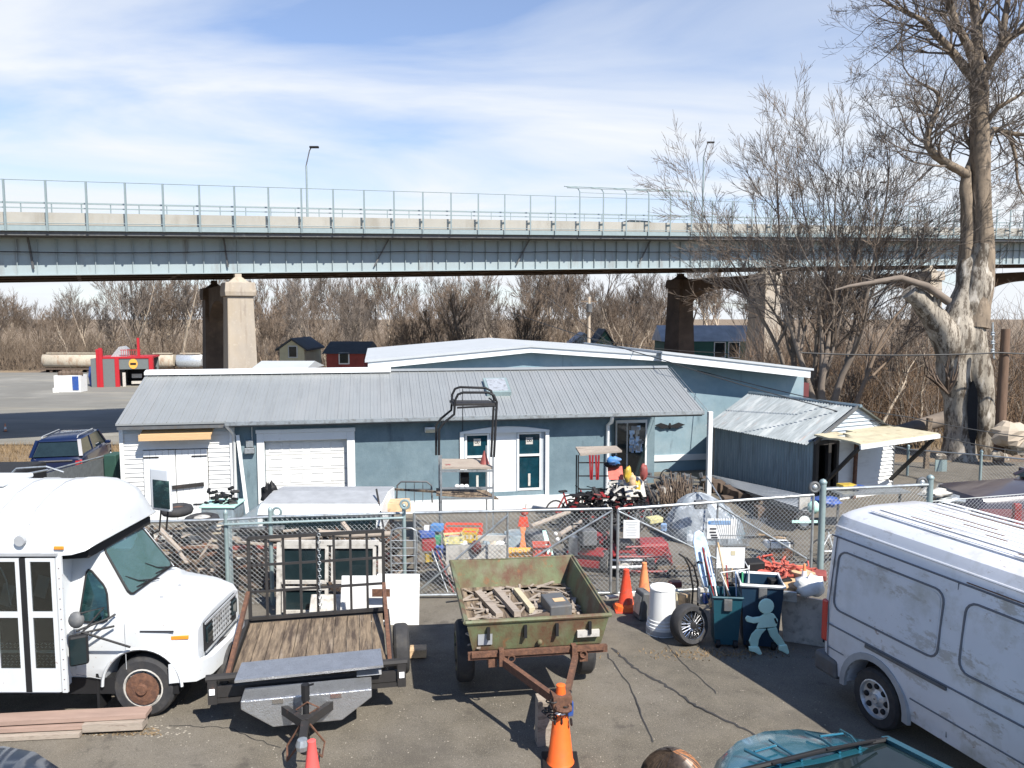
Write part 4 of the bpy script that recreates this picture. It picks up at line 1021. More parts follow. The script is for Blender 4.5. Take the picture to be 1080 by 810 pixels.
# garage door with deep white casing
g0, g1, gt = gd
mb = MB(); gb = -1.3; t_ = .2
mb.box(g0-t_, g0, W0-.07, W0-.003, gb, gt+.22); mb.box(g1, g1+t_+.02, W0-.07, W0-.003, gb, gt+.22); mb.box(g0, g1, W0-.07, W0-.003, gt, gt+.22)
mb.box(g0-t_-.02, g1+t_+.04, W0-.09, W0-.004, gt+.223, gt+.33)
fr = mb.build('garage_door_frame', M('white_paint'), bd, local=True, bevel=.01)
mb = MB(); vd = W0+.13; rows = 4; colsn = 4; hh = (gt-gb)/rows; ww = (g1-g0)/colsn
for r in range(5):
    z1 = gt-r*.44; z0_ = z1-.43
    mb.box(g0, g1, vd, vd+.05, z0_, z1)
    for c in range(colsn):
        x0_, x1_ = g0+ww*c+.1, g0+ww*(c+1)-.1
        for (a, b, c_, d) in ((x0_, x1_, z0_+.08, z0_+.11), (x0_, x1_, z1-.11, z1-.08), (x0_, x0_+.03, z0_+.11, z1-.11), (x1_-.03, x1_, z0_+.11, z1-.11)): mb.box(a, b, vd-.014, vd, c_, d)
mb.build('garage_door', M('siding_white'), bd, local=True, bevel=.004)
mb = MB(); mb.box((g0+g1)/2-.05, (g0+g1)/2+.05, vd-.06, vd-.016, -.2, -.17); mb.build('handle', M('black'), bd.children[-1], local=True)
# window unit
w0, w1, wt_, wb2 = win[0], win[1], win[2], win[3]
mb = MB(); wbz, wtz = min(win[2], win[3]), max(win[2], win[3])
uw = lambda px: bl(px, 490, W0)[0]
zw = lambda py: bl(530, py, W0)[1]
c0, c1 = uw(485), uw(577)
mb.box(c0, w0, W0-.06, W0-.004, wbz-.12, wtz+.05); mb.box(w1, c1+.05, W0-.06, W0-.004, wbz-.12, wtz+.05); mb.box(c0, c1+.05, W0-.07, W0-.005, wbz-.22, wbz-.121)
K = 12; top = [(c0+(c1+.05-c0)*i/K, W0-.1, wtz+.05+.14*sin(pi*i/K)) for i in range(K+1)]
mb.prism([(c0, W0-.1, wtz+.0)]+top+[(c1+.05, W0-.1, wtz+.0)], (0, .09, 0)); 
mb.build('window_casing', M('white_paint'), bd, local=True)
def sash(u0, u1, zb, zt, zm, lab=None):
    f = MB(); v = W0+.03; t = .05
    f.box(u0, u0+t, v, v+.07, zb, zt); f.box(u1-t, u1, v, v+.07, zb, zt); f.box(u0+t, u1-t, v, v+.07, zt-t, zt); f.box(u0+t, u1-t, v, v+.07, zb, zb+t*1.2); f.box(u0+t, u1-t, v-.01, v+.06, zm-.03, zm+.03)
    o = f.build('window', M('white_paint'), bd, local=True)
    MB().box(u0+t, u1-t, v+.04, v+.05, zb+t, zt-t).build('pane', M('glass_blue'), o, local=True)
    q = MB(); q.box((u0+u1)/2-.1, (u0+u1)/2+.11, v+.032, v+.037, zt-.36, zt-.15); q.box((u0+u1)/2-.03, (u0+u1)/2+.04, v+.032, v+.037, zb+.12, zb+.5); q.build('sticker', M('offwhite'), o, local=True)
    q = MB(); q.torus(((u0+u1)/2-.03, v+.03, zt-.25), .035, .01, 14, 5); q.torus(((u0+u1)/2+.04, v+.03, zt-.25), .03, .009, 14, 5); q.build('sticker_marks', M('ink'), o, local=True)
sash(uw(491), uw(516), wbz+.02, wtz-.03, zw(481)); sash(uw(546), uw(571), wbz+.02, wtz-.03, zw(481))
bbox('white_panel', 'white_paint', uw(517), uw(545), W0+.05, W0+.09, wbz, wtz)
mb = MB(); mb.box(w0, uw(491), W0+.04, W0+.08, wbz, wtz); mb.box(uw(571), w1, W0+.04, W0+.08, wbz, wtz); mb.box(uw(516), uw(517)+.001, W0+.02, W0+.09, wbz, wtz); mb.box(uw(545), uw(546), W0+.02, W0+.09, wbz, wtz); mb.build('jamb', M('siding_grey'), bd, local=True)
# raised sill band along the foot of the wall
bbox('base_ledge', 'white_paint', uw(405), uP-.1, W0-.35, W0-.004, -1.5, zw(524)); 
bbox('door_step', 'concrete_pale', uw(600), uP+1.5, -.6, W0-.36, -1.5, -.78)
# electric meter with conduit, wall boxes
mb = MB(); u, z = bl(263, 468, W0-.1); mb.box(u-.09, u+.1, W0-.13, W0-.001, z-.1, z+.1); mb.box(u-.13, u+.13, W0-.16, W0-.002, z-.27, z-.12); mb.tube([(u+.07, W0-.05, z+.1), (u+.07, W0-.05, EZ-.1)], .02, 6); mb.build('electric_meter', M('galv'), bd, local=True, bevel=.01)
mb = MB(); u, z = bl(454, 452, W0-.1); mb.box(u-.17, u+.17, W0-.22, W0-.001, z-.1, z+.06); q = mb.build('wall_lamp', M('silver'), bd, local=True, bevel=.02)
MB().box(u-.15, u+.15, W0-.235, W0-.22, z-.09, z-.01).build('diffuser', M('cream'), q, local=True)
# skylight
mb = MB()
def rp(u, v, h=0): return (u, v-sl_*h*.9, EZ+sl_*v+h)
u0_, u1_ = bl(511, 415, 1.7)[0], bl(536, 415, 1.7)[0]; v0_, v1_ = 1.15, 2.1
mb.loft([[rp(u0_, v0_, .0), rp(u1_, v0_, .0), rp(u1_, v1_, .0), rp(u0_, v1_, .0)], [rp(u0_, v0_, .13), rp(u1_, v0_, .13), rp(u1_, v1_, .13), rp(u0_, v1_, .13)]]); s_ = mb.build('skylight', M('galv_green'), bd, local=True)
mb = MB(); d = .08; mb.loft([[rp(u0_+d, v0_+d, .12), rp(u1_-d, v0_+d, .12), rp(u1_-d, v1_-d, .12), rp(u0_+d, v1_-d, .12)], [rp(u0_+d, v0_+d, .145), rp(u1_-d, v0_+d, .145), rp(u1_-d, v1_-d, .145), rp(u0_+d, v1_-d, .145)]]); mb.build('pane', M('silver'), s_, local=True)
# porch: post, back walls, poster door
up = bl(748, 470, .2)[0]
mb = MB(); mb.box(up-.07, up+.07, .12, .26, -1.4, EZ-.06); mb.build('porch_post', M('white_paint'), bd, local=True, bevel=.01)
ur = bl(686, 470, 3)[0]
mb = MB(); mb.box(uP+.2, ur, 3.0, 3.15, -1.4, EZ+1.0); mb.box(ur, ur+.15, 3.001, 5, -1.4, EZ+1.0); mb.build('porch_wall', M('stucco'), bd, local=True)
d0, d1 = bl(649, 470, 2.95)[0], bl(682, 470, 2.95)[0]; zt_ = bl(665, 443, 2.95)[1]
mb = MB(); mb.box(d0, d1, 2.93, 2.995, -1.2, zt_); fr = mb.build('porch_door', M('white_paint'), bd, local=True)
MB().box(d0+.06, d0+.38, 2.90, 2.93, -.7, zt_-.1).build('pane', M('glass_dark'), fr, local=True); MB().box(d0+.44, d1-.07, 2.90, 2.93, -1.1, zt_-.1).build('pane', M('glass_dark'), fr, local=True)
rn = random.Random(9)
for k, mm_ in enumerate(['offwhite', 'light_blue', 'sky_board', 'grey']):
    mb = MB()
    for j in range(9):
        x = rn.uniform(d0+.46, d1-.25); z = rn.uniform(.2, zt_-.3); mb.box(x, x+rn.uniform(.08, .2), 2.885-.003*k, 2.888-.003*k, z, z+rn.uniform(.08, .2))
    mb.build('poster', M(mm_), fr, local=True)
# eagle plaque under the porch
u, z = bl(706, 449, 4.9); 
# ================================================================ rear building
rb = thing('rear_building', 'taller pale blue stucco building with low white-edged gable behind the workshop', 'building', OB+UB*5, RB)
def q_(px, py, v): a, z = bl(px, py, v); return (a-5, v, z)
vw = 4.95
mbw = MB(); a = q_(392, 390, vw); b_ = q_(560, 369, vw); c = q_(848, 396, vw); base = -1.4
mbw.prism([(a[0], vw, base), (c[0], vw, base), (c[0], vw, c[2]+.1), (b_[0], vw, b_[2]), (a[0], vw, a[2])], (0, 9, 0)); mbw.build('wall', M('stucco_light'), rb, local=True)
mb = MB(); A_, B_, C_ = q_(388, 381, 4.55), q_(560, 365.5, 4.55), q_(706, 375, 4.55)
th = .28
mb.prism([A_, (B_[0], 4.55, B_[2]), (B_[0], 4.55, B_[2]-th*.75), (A_[0], 4.55, A_[2]-th)], (0, .06, 0)); mb.prism([B_, C_, (C_[0], 4.55, C_[2]-th*.8), (B_[0], 4.55, B_[2]-th*.75)], (0, .06, 0))
D_, E_ = q_(698, 372, 4.1), q_(855, 390, 4.1)
mb.prism([(D_[0], 4.1, D_[2]), (E_[0], 4.1, E_[2]), (E_[0], 4.1, E_[2]-.3), (D_[0], 4.1, D_[2]-.3)], (0, .06, 0)); mb.build('fascia', M('cap_white'), rb, local=True)
mb = MB(); mb.prism([(A_[0]-.1, 4.5, A_[2]+.05), (B_[0], 4.5, B_[2]+.05), (B_[0], 4.5, B_[2]-.02), (A_[0]-.1, 4.5, A_[2]-.04)], (0, 10, 0)); mb.prism([(B_[0], 4.5, B_[2]+.05), (C_[0], 4.5, C_[2]+.05), (C_[0], 4.5, C_[2]-.03), (B_[0], 4.5, B_[2]-.02)], (0, 10, 0))
mb.prism([(D_[0], 4.05, D_[2]+.05), (E_[0]+.1, 4.05, E_[2]+.05), (E_[0]+.1, 4.05, E_[2]-.03), (D_[0], 4.05, D_[2]-.03)], (0, 10.4, 0)); mb.build('roof', M('roof_white'), rb, local=True)
q = q_(720, 414, vw-.1); mb = MB(); mb.lathe((q[0], vw-.16, q[2]-.12), [(.02, .3), (.13, .28), (.14, 0), (.1, -.02)], 12); lm = mb.build('wall_lamp', M('silver'), rb, local=True, smooth=50); MB().box(q[0]-.2, q[0]-.12, vw-.12, vw-.001, q[2]-.15, q[2]+.15).build('bracket', M('black'), lm, local=True)
q = q_(690, 486, vw); MB().box(q[0]-.3, q[0]+2.4, vw-.06, vw-.001, -.52, -.3).build('base_trim', M('white_paint'), rb, local=True)
q = q_(853, 410, vw); MB().box(c[0]+.001, c[0]+.35, vw+.2, vw+1, base, q[2]+.2).build('brick_return', M('maroon'), rb, local=True)
# eagle plaque
q = OB+UB*u+VB*4.88; o = thing('wall_ornament', 'small dark spread-winged eagle plaque on the pale blue wall under the porch roof', 'wall ornament', (q.x, q.y, z), RB)
mb = MB(); mb.ball((0, -.03, 0), .1, 8, 6, (.6, .5, 1.2)); mb.build('body', M('black'), o, local=True)
for s in (-1, 1): MB().prism([(s*.05, -.04, .02), (s*.35, -.04, .12), (s*.6, -.04, .03), (s*.42, -.04, -.03), (s*.3, -.04, -.1), (s*.05, -.04, -.06)][::s], (0, .03, 0)).build('wing', M('black'), o, local=True)

# ================================================================ corrugated shed
SL = Vector((9.1, 22.5, 0)); RS = atan2(.447, .894)
sh = thing('metal_shed', 'old corrugated metal shed with white clapboard gable end, at the right of the workshop', 'shed', SL, RS)
def corr(mb, P0, U_, V_, nu, amp=.02, per=.09):
    """corrugated sheet spanned by U_ (across waves) and V_"""
    P0, U_, V_ = Vector(P0), Vector(U_), Vector(V_); nrm = U_.cross(V_).normalized(); n = int(U_.length/per*4); vs = []
    for i in range(n+1):
        o_ = nrm*amp*sin(i*pi/2)
        vs.append(P0+U_*(i/n)+o_); vs.append(P0+U_*(i/n)+V_+o_)
    mb.add(vs, [(2*i, 2*i+2, 2*i+3, 2*i+1) for i in range(n)])
ze, zr, ds, ws = 1.13, 2.06, 4.5, 3.48
mb = MB(); corr(mb, (0, ds, -1.3), (0, -ds, 0), (0, 0, ze+1.3-.03), 0, .022, .11); mb.build('metal_wall', M('corr'), sh, local=True, smooth=40)
MB().box(.03, .06, .0, ds, -1.4, ze-.05).build('wall_lining', M('wood_grey'), sh, local=True)
mb = MB(); corr(mb, (-.28, ds+.1, ze-.12), (0, -ds-.05, 0), (2.02, 0, zr-ze+.14), 0, .02, .11); corr(mb, (ws+.25, ds+.1, ze-.1), (0, -ds-.3, 0), (-2.0, 0, zr-ze+.12), 0, .02, .11); mb.build('roof', M('corr_roof'), sh, local=True, smooth=40)
MB().tube([(1.74, -.15, zr+.03), (1.74, ds+.1, zr+.03)], .06, 6).build('ridge_cap', M('corr'), sh, local=True)
def clap(mb, x0f, x1f, z0, z1, y, st=.12):
    z = z0
    while z < z1-.01:
        a, b, a2, b2 = x0f(z), x1f(z), x0f(z+st), x1f(z+st)
        if b-a > .05:
            if b2 < a2: a2 = b2 = (a2+b2)/2
            mb.add([(a, y-.05, z), (b, y-.05, z), (b2, y, z+st), (a2, y, z+st), (a, y+.06, z), (b, y+.06, z), (a2, y+.06, z+st), (b2, y+.06, z+st)], [(0,1,2,3), (0,4,5,1), (3,2,7,6), (0,3,6,4), (1,5,7,2)])
        z += st
mb = MB(); clap(mb, lambda z: 1.74*(z-ze)/(zr-ze), lambda z: ws-1.74*(z-ze)/(zr-ze), ze, zr-.02, 0); mb.build('gable_siding', M('siding_grey'), sh, local=True)
mb = MB(); mb.beam((-.12, -.06, ze-.06), (1.74, -.06, zr+.03), .05, .1); mb.beam((ws+.12, -.06, ze-.06), (1.74, -.06, zr+.03), .05, .1); mb.build('rake_trim', M('dark_grey'), sh, local=True)
mb = MB(); clap(mb, lambda z: .95, lambda z: ws, -1.3, ze, 0); mb.build('clapboard_wall', M('siding_white'), sh, local=True)
MB().box(ws-.02, ws+.05, -.045, ds, -1.4, ze-.02).build('side_wall', M('dark_grey'), sh, local=True); MB().box(0, ws, ds-.1, ds-.02, -1.4, ze).build('back_wall', M('wood_grey'), sh, local=True)
mb = MB(); mb.box(-.02, .1, -.06, .06, -1.3, ze); mb.box(.5, .62, -.06, .06, -1.3, ze); mb.box(.86, .96, -.06, .05, -1.3, ze); mb.box(.1, .86, -.05, .05, ze-.15, ze-.02); mb.build('door_post', M('rusty_black'), sh, local=True)
mb = MB(); mb.box(.12, .48, .3, .5, -1.1, -.2); mb.box(.18, .42, .27, .295, -.85, -.3); mb.build('stored_appliance', M('offwhite'), sh, local=True); MB().lathe((.3, .26, -.05), [(.14, -.02), (.14, .0)], 12, 'y').build('gauge', M('pale_yellow'), sh, local=True)
# propped-up awning panel
aw = thing('awning_panel', 'buckled cream plywood awning propped on two dark struts at the shed end', 'awning', sh.location, RS)
mb = MB(); nx, ny = 14, 6; vs = []; rn = random.Random(4)
for j in range(ny+1):
    for i in range(nx+1):
        x = -.1+3.2*i/nx-.15*(1-i/nx)*(j/ny); y = -.02-1.75*j/ny; z = 1.28-.02*j/ny+.08*i/nx+(.035*rn.uniform(-1, 1) if 1 < j < 6 and i < 8 else 0)
        vs.append((x, y, z))
fs = []
for j in range(ny):
    for i in range(nx):
        if (j, i) in ((1, 2), (1, 3), (0, 4), (0, 5), (2, 2)): continue
        a = j*(nx+1)+i; fs.append((a, a+1, a+nx+2, a+nx+1))
mb.add(vs, fs); o = mb.build('awning_sheet', M('cream'), aw, local=True); so_ = o.modifiers.new('t', 'SOLIDIFY'); so_.thickness = .05
mb = MB(); mb.beam((-.28, -1.79, 1.22), (3.12, -1.79, 1.3), .05, .12); mb.build('awning_edge', M('white_paint'), aw, local=True)
for k, (x, x2) in enumerate(((-.2, .05), (2.95, 3.3))): MB().beam((x, -1.7, 1.2), (x2, -.1, -.35), .09, .09).build('strut', M('rusty_black'), aw, local=True)
MB().beam((1.6, -.15, 1.25), (1.6, -.12, -1.0), .1, .08).build('strut', M('rust'), aw, local=True)
# stack of leaning roofing sheets in front of the shed wall
mb = MB(); A = at(746, 501, 25.5); B = at(866, 527, 19.6); C = at(846, 537, 18.6); D = at(757, 509, 24.6)
for k in range(4):
    dz = Vector((0, 0, -.06*k)); sh_ = Vector((.06*k, 0, 0)); mb.prism([A+dz+sh_, D+dz+sh_, C+dz+sh_, B+dz+sh_], (0, 0, .018))
for k in range(10):
    f = k/9; mb.beam(A.lerp(D, f)+Vector((0,0,.02)), B.lerp(C, f)+Vector((0,0,.02)), .03, .02)
solo(mb, 'roofing_sheets', M('roof_white'), 'long pale metal roofing sheets stacked along the foot of the corrugated wall', 'metal sheets')
mb = MB()  # blocks carry the sheets; their dark colour paints the shaded void beneath
for f in (.05, .4, .75): c = A.lerp(B, f).lerp(D.lerp(C, f), .5); mb.box(c.x-.7, c.x+.7, c.y-.2, c.y+.2, G(c.x, c.y), c.z-.28)
for k in range(12): f = rn.uniform(.05, .9); c = A.lerp(B, f)+Vector((-.3, -.2, 0)); mb.obox((c.x, c.y, G(c.x, c.y)+.2), (rn.uniform(.3,.8), rn.uniform(.3,.6), .3), rn.uniform(0, 3))
solo(mb, 'void_blocks', M('tank_dark'), 'dark support blocks painted as the shaded void under the stacked roofing sheets', 'timber')

# ================================================================ fences
def post(mb, x, y, z0, z1, r=.04, cap=True):
    mb.cyl((x, y, z0), (x, y, z1), r, n=10)
    if cap: mb.lathe((x, y, z1-.01), [(r*1.1, 0), (r*1.25, .03), (r*.8, .07), (.005, .09)], 10)
def fence(name, label, cat, pts, tops, posts, rail=True, gate=False, pitch=.085, group=None, postr=.035, wirer=.0028):
    a = pts[0]; o = thing(name, label, cat, (a[0], a[1], G(*a)), 0, group)
    for (p, q, zp, zq) in zip(pts, pts[1:], tops, tops[1:]):
        m = MB(); chain(m, p, q, G(*p)+.03, zp, G(*q)+.03, zq, pitch, wirer); m.build('chain_link', M('wire'), o)
        if rail: MB().tube([(p[0], p[1], zp), (q[0], q[1], zq)], .024, 8).build('top_rail', M('galv'), o)
    for i in posts: m = MB(); post(m, pts[i][0], pts[i][1], G(*pts[i])-.1, tops[i]+.1, postr); m.build('post', M('galv_green'), o, smooth=50)
    return o
def fp(px, py, Y): p = at(px, py, Y); return (p.x, p.y), p.z
a, za = fp(60, 553, 12.4); b, zb = fp(238, 548, 12.85); c, zc = fp(285, 545, 12.95); d, zd = fp(426, 541, 13.25)
o = fence('chain_link_fence', 'chain-link fence left of the gates, behind the bus hood and the flatbed trailer', 'fence', [a, b, c, d], [za, zb, zc, zd], [1, 2, 3])
MB().tube([(b[0], b[1]-.06, zb-.07), (d[0], d[1]-.06, zd-.07)], .022, 8).build('lower_rail', M('galv_green'), o)
for (px, py) in ((292, 540), (427, 532)):
    q = at(px, py, 13.1); MB().torus(q, .075, .022, 16, 6).build('latch_ring', M('galv_green'), o)
def gate(label, A, zA, B, zB, zb0, zb1, diag, midf):
    o = thing('chain_link_gate', label, 'gate', (A[0], A[1], G(*A)), 0, 'double gates')
    P = lambda f, t: Vector((A[0]+(B[0]-A[0])*f, A[1]+(B[1]-A[1])*f, (zb0*(1-t)+zA*t)*(1-f)+(zb1*(1-t)+zB*t)*f))
    m = MB(); chain(m, A, B, zb0, zA, zb1, zB, .085, .0028); m.build('chain_link', M('wire'), o)
    m = MB(); m.tube([P(0, 1), P(1, 1)], .028, 8); m.tube([P(0, 0), P(1, 0)], .024, 8); m.tube([P(0, 0), P(0, 1)], .026, 8); m.tube([P(1, 0), P(1, 1)], .026, 8); m.tube([P(midf, 0), P(midf, 1)], .02, 8)
    m.build('gate_frame', M('galv'), o, smooth=60)
    for (f0, t0, f1, t1) in diag: MB().tube([P(f0, t0)+Vector((0, -.03, 0)), P(f1, t1)+Vector((0, -.03, 0))], .019, 8).build('brace', M('galv'), o, smooth=60)
    return o
e, ze_ = fp(437, 541, 13.3); f_, zf = fp(645, 536.5, 13.45); g_, zg = fp(652, 537, 13.45); h_, zh_ = fp(858, 522, 14.0)
gl = gate('left gate leaf with diagonal braces, behind the green trailer', e, ze_, f_, zf, G(*e)+.06, G(*f_)+.06, [(0, 0.02, .47, .95), (1, .98, .5, .3)], .47)
gr = gate('right gate leaf with a white notice, behind the bins', g_, zg, h_, zh_, G(*g_)+.06, G(*h_)+.06, [(0.0, .98, .5, .35), (.5, .97, .97, .3)], .5)
# notice on the gate
q = at(666, 558, 13.4); nb = thing('notice_board', 'white paper notice tied to the gate, above the red mower', 'sign', q)
MB().box(q.x-.145, q.x+.145, q.y-.01, q.y, q.z-.165, q.z+.165).build('board', M('white_paint'), nb)
mb = MB(); rn = random.Random(2)
for k in range(9): w_ = rn.uniform(.06, .11); mb.box(q.x-w_, q.x+w_, q.y-.013, q.y-.011, q.z+.12-.03*k, q.z+.128-.03*k)
mb.build('faded_lines', M('grey'), nb)
# hinge post and the panel right of the gates
p1, z1 = fp(868, 516, 14.05); p2, z2 = fp(981, 511, 14.6); p3, z3 = fp(1180, 512, 15.2)
o = thing('chain_link_fence', 'chain-link fence and thick posts behind the white van', 'fence', (p1[0], p1[1], G(*p1)))
for (p, z, pz) in ((p1, z1, 511), (p2, z2, 504)):
    m = MB(); post(m, p[0], p[1], G(*p)-.1, z+.12, .06); m.build('post', M('galv_green'), o, smooth=50)
    c = Vector((p[0]-.16, p[1], z+.04)); MB().torus(c, .085, .03, 18, 8).build('latch_ring', M('dark_grey'), o); MB().ball(c+Vector((0, .02, 0)), .07).build('wheel_boss', M('galv'), o, smooth=60)
MB().tube([(p1[0], p1[1], z1), (p2[0], p2[1], z2)], .03, 8).build('top_rail', M('galv'), o); m = MB(); chain(m, p1, p2, G(*p1), z1, G(*p2), z2, .085, .0028); chain(m, p2, p3, G(*p2), at(985, 529, 14.6).z, G(*p3), at(1180, 513, 15.2).z, .085, .0028); m.build('chain_link', M('wire'), o)
MB().tube([(p2[0], p2[1], at(985, 529, 14.6).z), (p3[0], p3[1], at(1180, 513, 15.2).z)], .01, 5).build('tension_wire', M('wire'), o)
# side-lot fence at the right
L_ = [(930, 468, 28), (958, 474, 27), (1035, 480, 24.5), (1120, 488, 23)]
pts_, tops_ = zip(*[fp(*q) for q in L_])
fence('chain_link_fence', 'green-posted chain-link fence along the back of the side lot, right of the shed', 'fence', list(pts_), list(tops_), [1, 2, 3], pitch=.11, postr=.045, wirer=.003)
q = at(992, 491, 25.8); solo(MB().box(q.x-.2, q.x+.2, q.y-.04, q.y, q.z-.2, q.z+.2), 'sign_plate', M('galv_green'), 'small blank grey-green plate hanging on the side-lot fence', 'sign')
q = at(978, 462, 28.5); g = G(q.x, q.y); solo(MB().beam((q.x, q.y, g), (q.x+.05, q.y, at(978, 441, 28.5).z), .16, .16), 'wooden_post', M('wood_old'), 'short leaning wooden post on the bank left of the sycamore', 'post')
# slatted fence running back beside the siding bay
a, za = fp(30, 502, 19.0); b, zb = fp(117, 479, 22.6)
sf = thing('slatted_fence', 'dark slat-filled chain-link fence beside the blue car at the left', 'fence', (a[0], a[1], G(*a)))
a2, b2 = Vector((a[0], a[1], 0)), Vector((b[0], b[1], 0)); n = 46; mb = MB()
for k in range(n):
    f = (k+.5)/n; c = a2.lerp(b2, f); z = za+(zb-za)*f; d = (b2-a2).normalized(); w_ = (b2-a2).length/n
    mb.obox((c.x, c.y, (G(c.x, c.y)+z)/2-.02), (w_*.86, .012, z-G(c.x, c.y)-.06), atan2(d.y, d.x))
mb.build('slats', M('slat'), sf); MB().tube([(a[0], a[1], za), (b[0], b[1], zb)], .025, 8).build('top_rail', M('galv'), sf)
for p, z in ((a, za), (b, zb)): m = MB(); post(m, p[0], p[1], G(*p), z, .03); m.build('post', M('galv'), sf)
q = at(121, 492, 22.4); solo(MB().box(q.x-.17, q.x+.2, q.y-.3, q.y+.3, G(q.x, q.y), at(121, 478, 22.4).z), 'waste_bin', M('green'), 'dark green box-like bin between the slatted fence and the siding corner', 'bin', bevel=.03)
MATS['green_d'] = mat('green_d', (.02, .06, .045), .6); bpy.data.objects['waste_bin'].data.materials[0] = M('green_d')

# ================================================================ overhead wires
def wire(name, label, pts, sag=.3, r=.014):
    P_ = []
    for p, q in zip(pts, pts[1:]):
        for k in range(13): f = k/12; v = p.lerp(q, f); P_.append(v+Vector((0, 0, -4*sag*f*(1-f))))
    c = sum(P_, Vector())/len(P_); mb = MB().tube(P_, r, 5)
    solo(mb, name, M('cable'), label, 'cable')
wire('overhead_wire', 'long level black cable crossing in front of the sycamore to the wooden pole', [at(845, 372, 30), at(1053, 372, 29.3), at(1200, 369, 29)], .1, .028)
wire('overhead_wire', 'upper of the two cables sloping down over the rear building to the right', [at(560, 300, 60), at(652, 368, 32), at(856, 420, 24), at(960, 440, 24), at(1090, 462, 24)], .05, .016)
wire('overhead_wire', 'lower of the two cables sloping over the porch roof and the shed', [at(540, 330, 40), at(704, 381, 25), at(856, 426, 23.5), at(1000, 462, 23.5), at(1090, 478, 23)], .05, .018)
wire('overhead_wire', 'thin wire sagging across the green house and the arched pier', [at(600, 352, 60), at(760, 372, 58), at(880, 368, 50)], .3, .02)
# ================================================================ shuttle bus
Ys, Yf = 8.5, 10.3
bus = thing('shuttle_bus', 'weathered white shuttle bus with black-edged folding doors and rusty front wheel', 'bus', (-6.4, 9.4, 0))
def ysec(z0, ztop, y0=Ys, y1=Yf, x=0, lo=None):
    ym = (y0+y1)/2; h = [(y0, z0), (y0, ztop-.52), (y0+.05, ztop-.34), (y0+.2, ztop-.18), (y0+.48, ztop-.06), (ym-.12, ztop)]
    return [(x, y, z) for y, z in h]+[(x, y0+y1-y, z) for y, z in reversed(h)]
mb = MB(); mb.loft([ysec(.44, 2.76, x=-10.2), ysec(.44, 2.76, x=-5.28)]); body = mb.build('body', M('bus_white'), bus, smooth=45)
mb = MB(); mb.loft([ysec(2.08, 2.78, Ys-.02, Yf+.02, -5.4), ysec(2.08, 2.76, Ys-.02, Yf+.02, -5.2), ysec(2.09, 2.68, Ys-.01, Yf+.01, -5.05), [(x, y, max(z, 2.12)) for x, y, z in ysec(2.12, 2.52, Ys+.04, Yf-.04, -4.92)], [(x, y, max(z, 2.16)) for x, y, z in ysec(2.16, 2.32, Ys+.12, Yf-.12, -4.86)]])
capo = mb.build('front_cap', M('bus_white'), bus, smooth=50)
mb = MB()
for k in range(3): mb.ball((-4.955+.0*k, 9.28+.13*k, 2.47), .05, 8, 6, (.6, 1.1, .6))
mb.build('marker_light', M('lens_red'), capo)
MB().prism([(-5.3, Ys+.1, 2.0), (-4.95, Ys+.16, 2.0), (-4.93, Yf-.16, 2.0), (-5.3, Yf-.1, 2.0)], (0, 0, .1)).build('cap_gap_shade', M('dark_void'), capo)  # black strip: the shade under the front cap, put into colour
def bx(name, m, x0, x1, y0, y1, z0, z1, p=None, bevel=0): return MB().box(x0, x1, y0, y1, z0, z1).build(name, M(m), p or bus, bevel=bevel)
bx('side_lamp', 'amber', -5.23, -5.12, Ys-.045, Ys-.022, 2.16, 2.2, bevel=.008)
mb = MB(); mb.lathe((-5.62, Ys-.01, 2.26), [(.06, -.035), (.065, 0)], 14, 'y'); mb.build('round_lamp', M('grey'), bus)
mb = MB(); mb.lathe((-6.05, Ys-.01, 2.26), [(.06, -.035), (.065, 0)], 14, 'y'); mb.build('round_lamp', M('offwhite'), bus)
bx('drip_rail', 'grey', -6.15, -5.2, Ys-.05, Ys-.004, 2.085, 2.115)
# roof seams and hatch
for x in (-5.55, -5.95, -7.2): MB().tube([(x, y, z+.004) for (_, y, z) in ysec(.44, 2.76, x=x)[2:-2]], .009, 4).build('roof_seam', M('grey'), bus)
bx('roof_hatch', 'bus_white', -6.9, -6.2, 9.1, 9.7, 2.74, 2.8, bevel=.02)
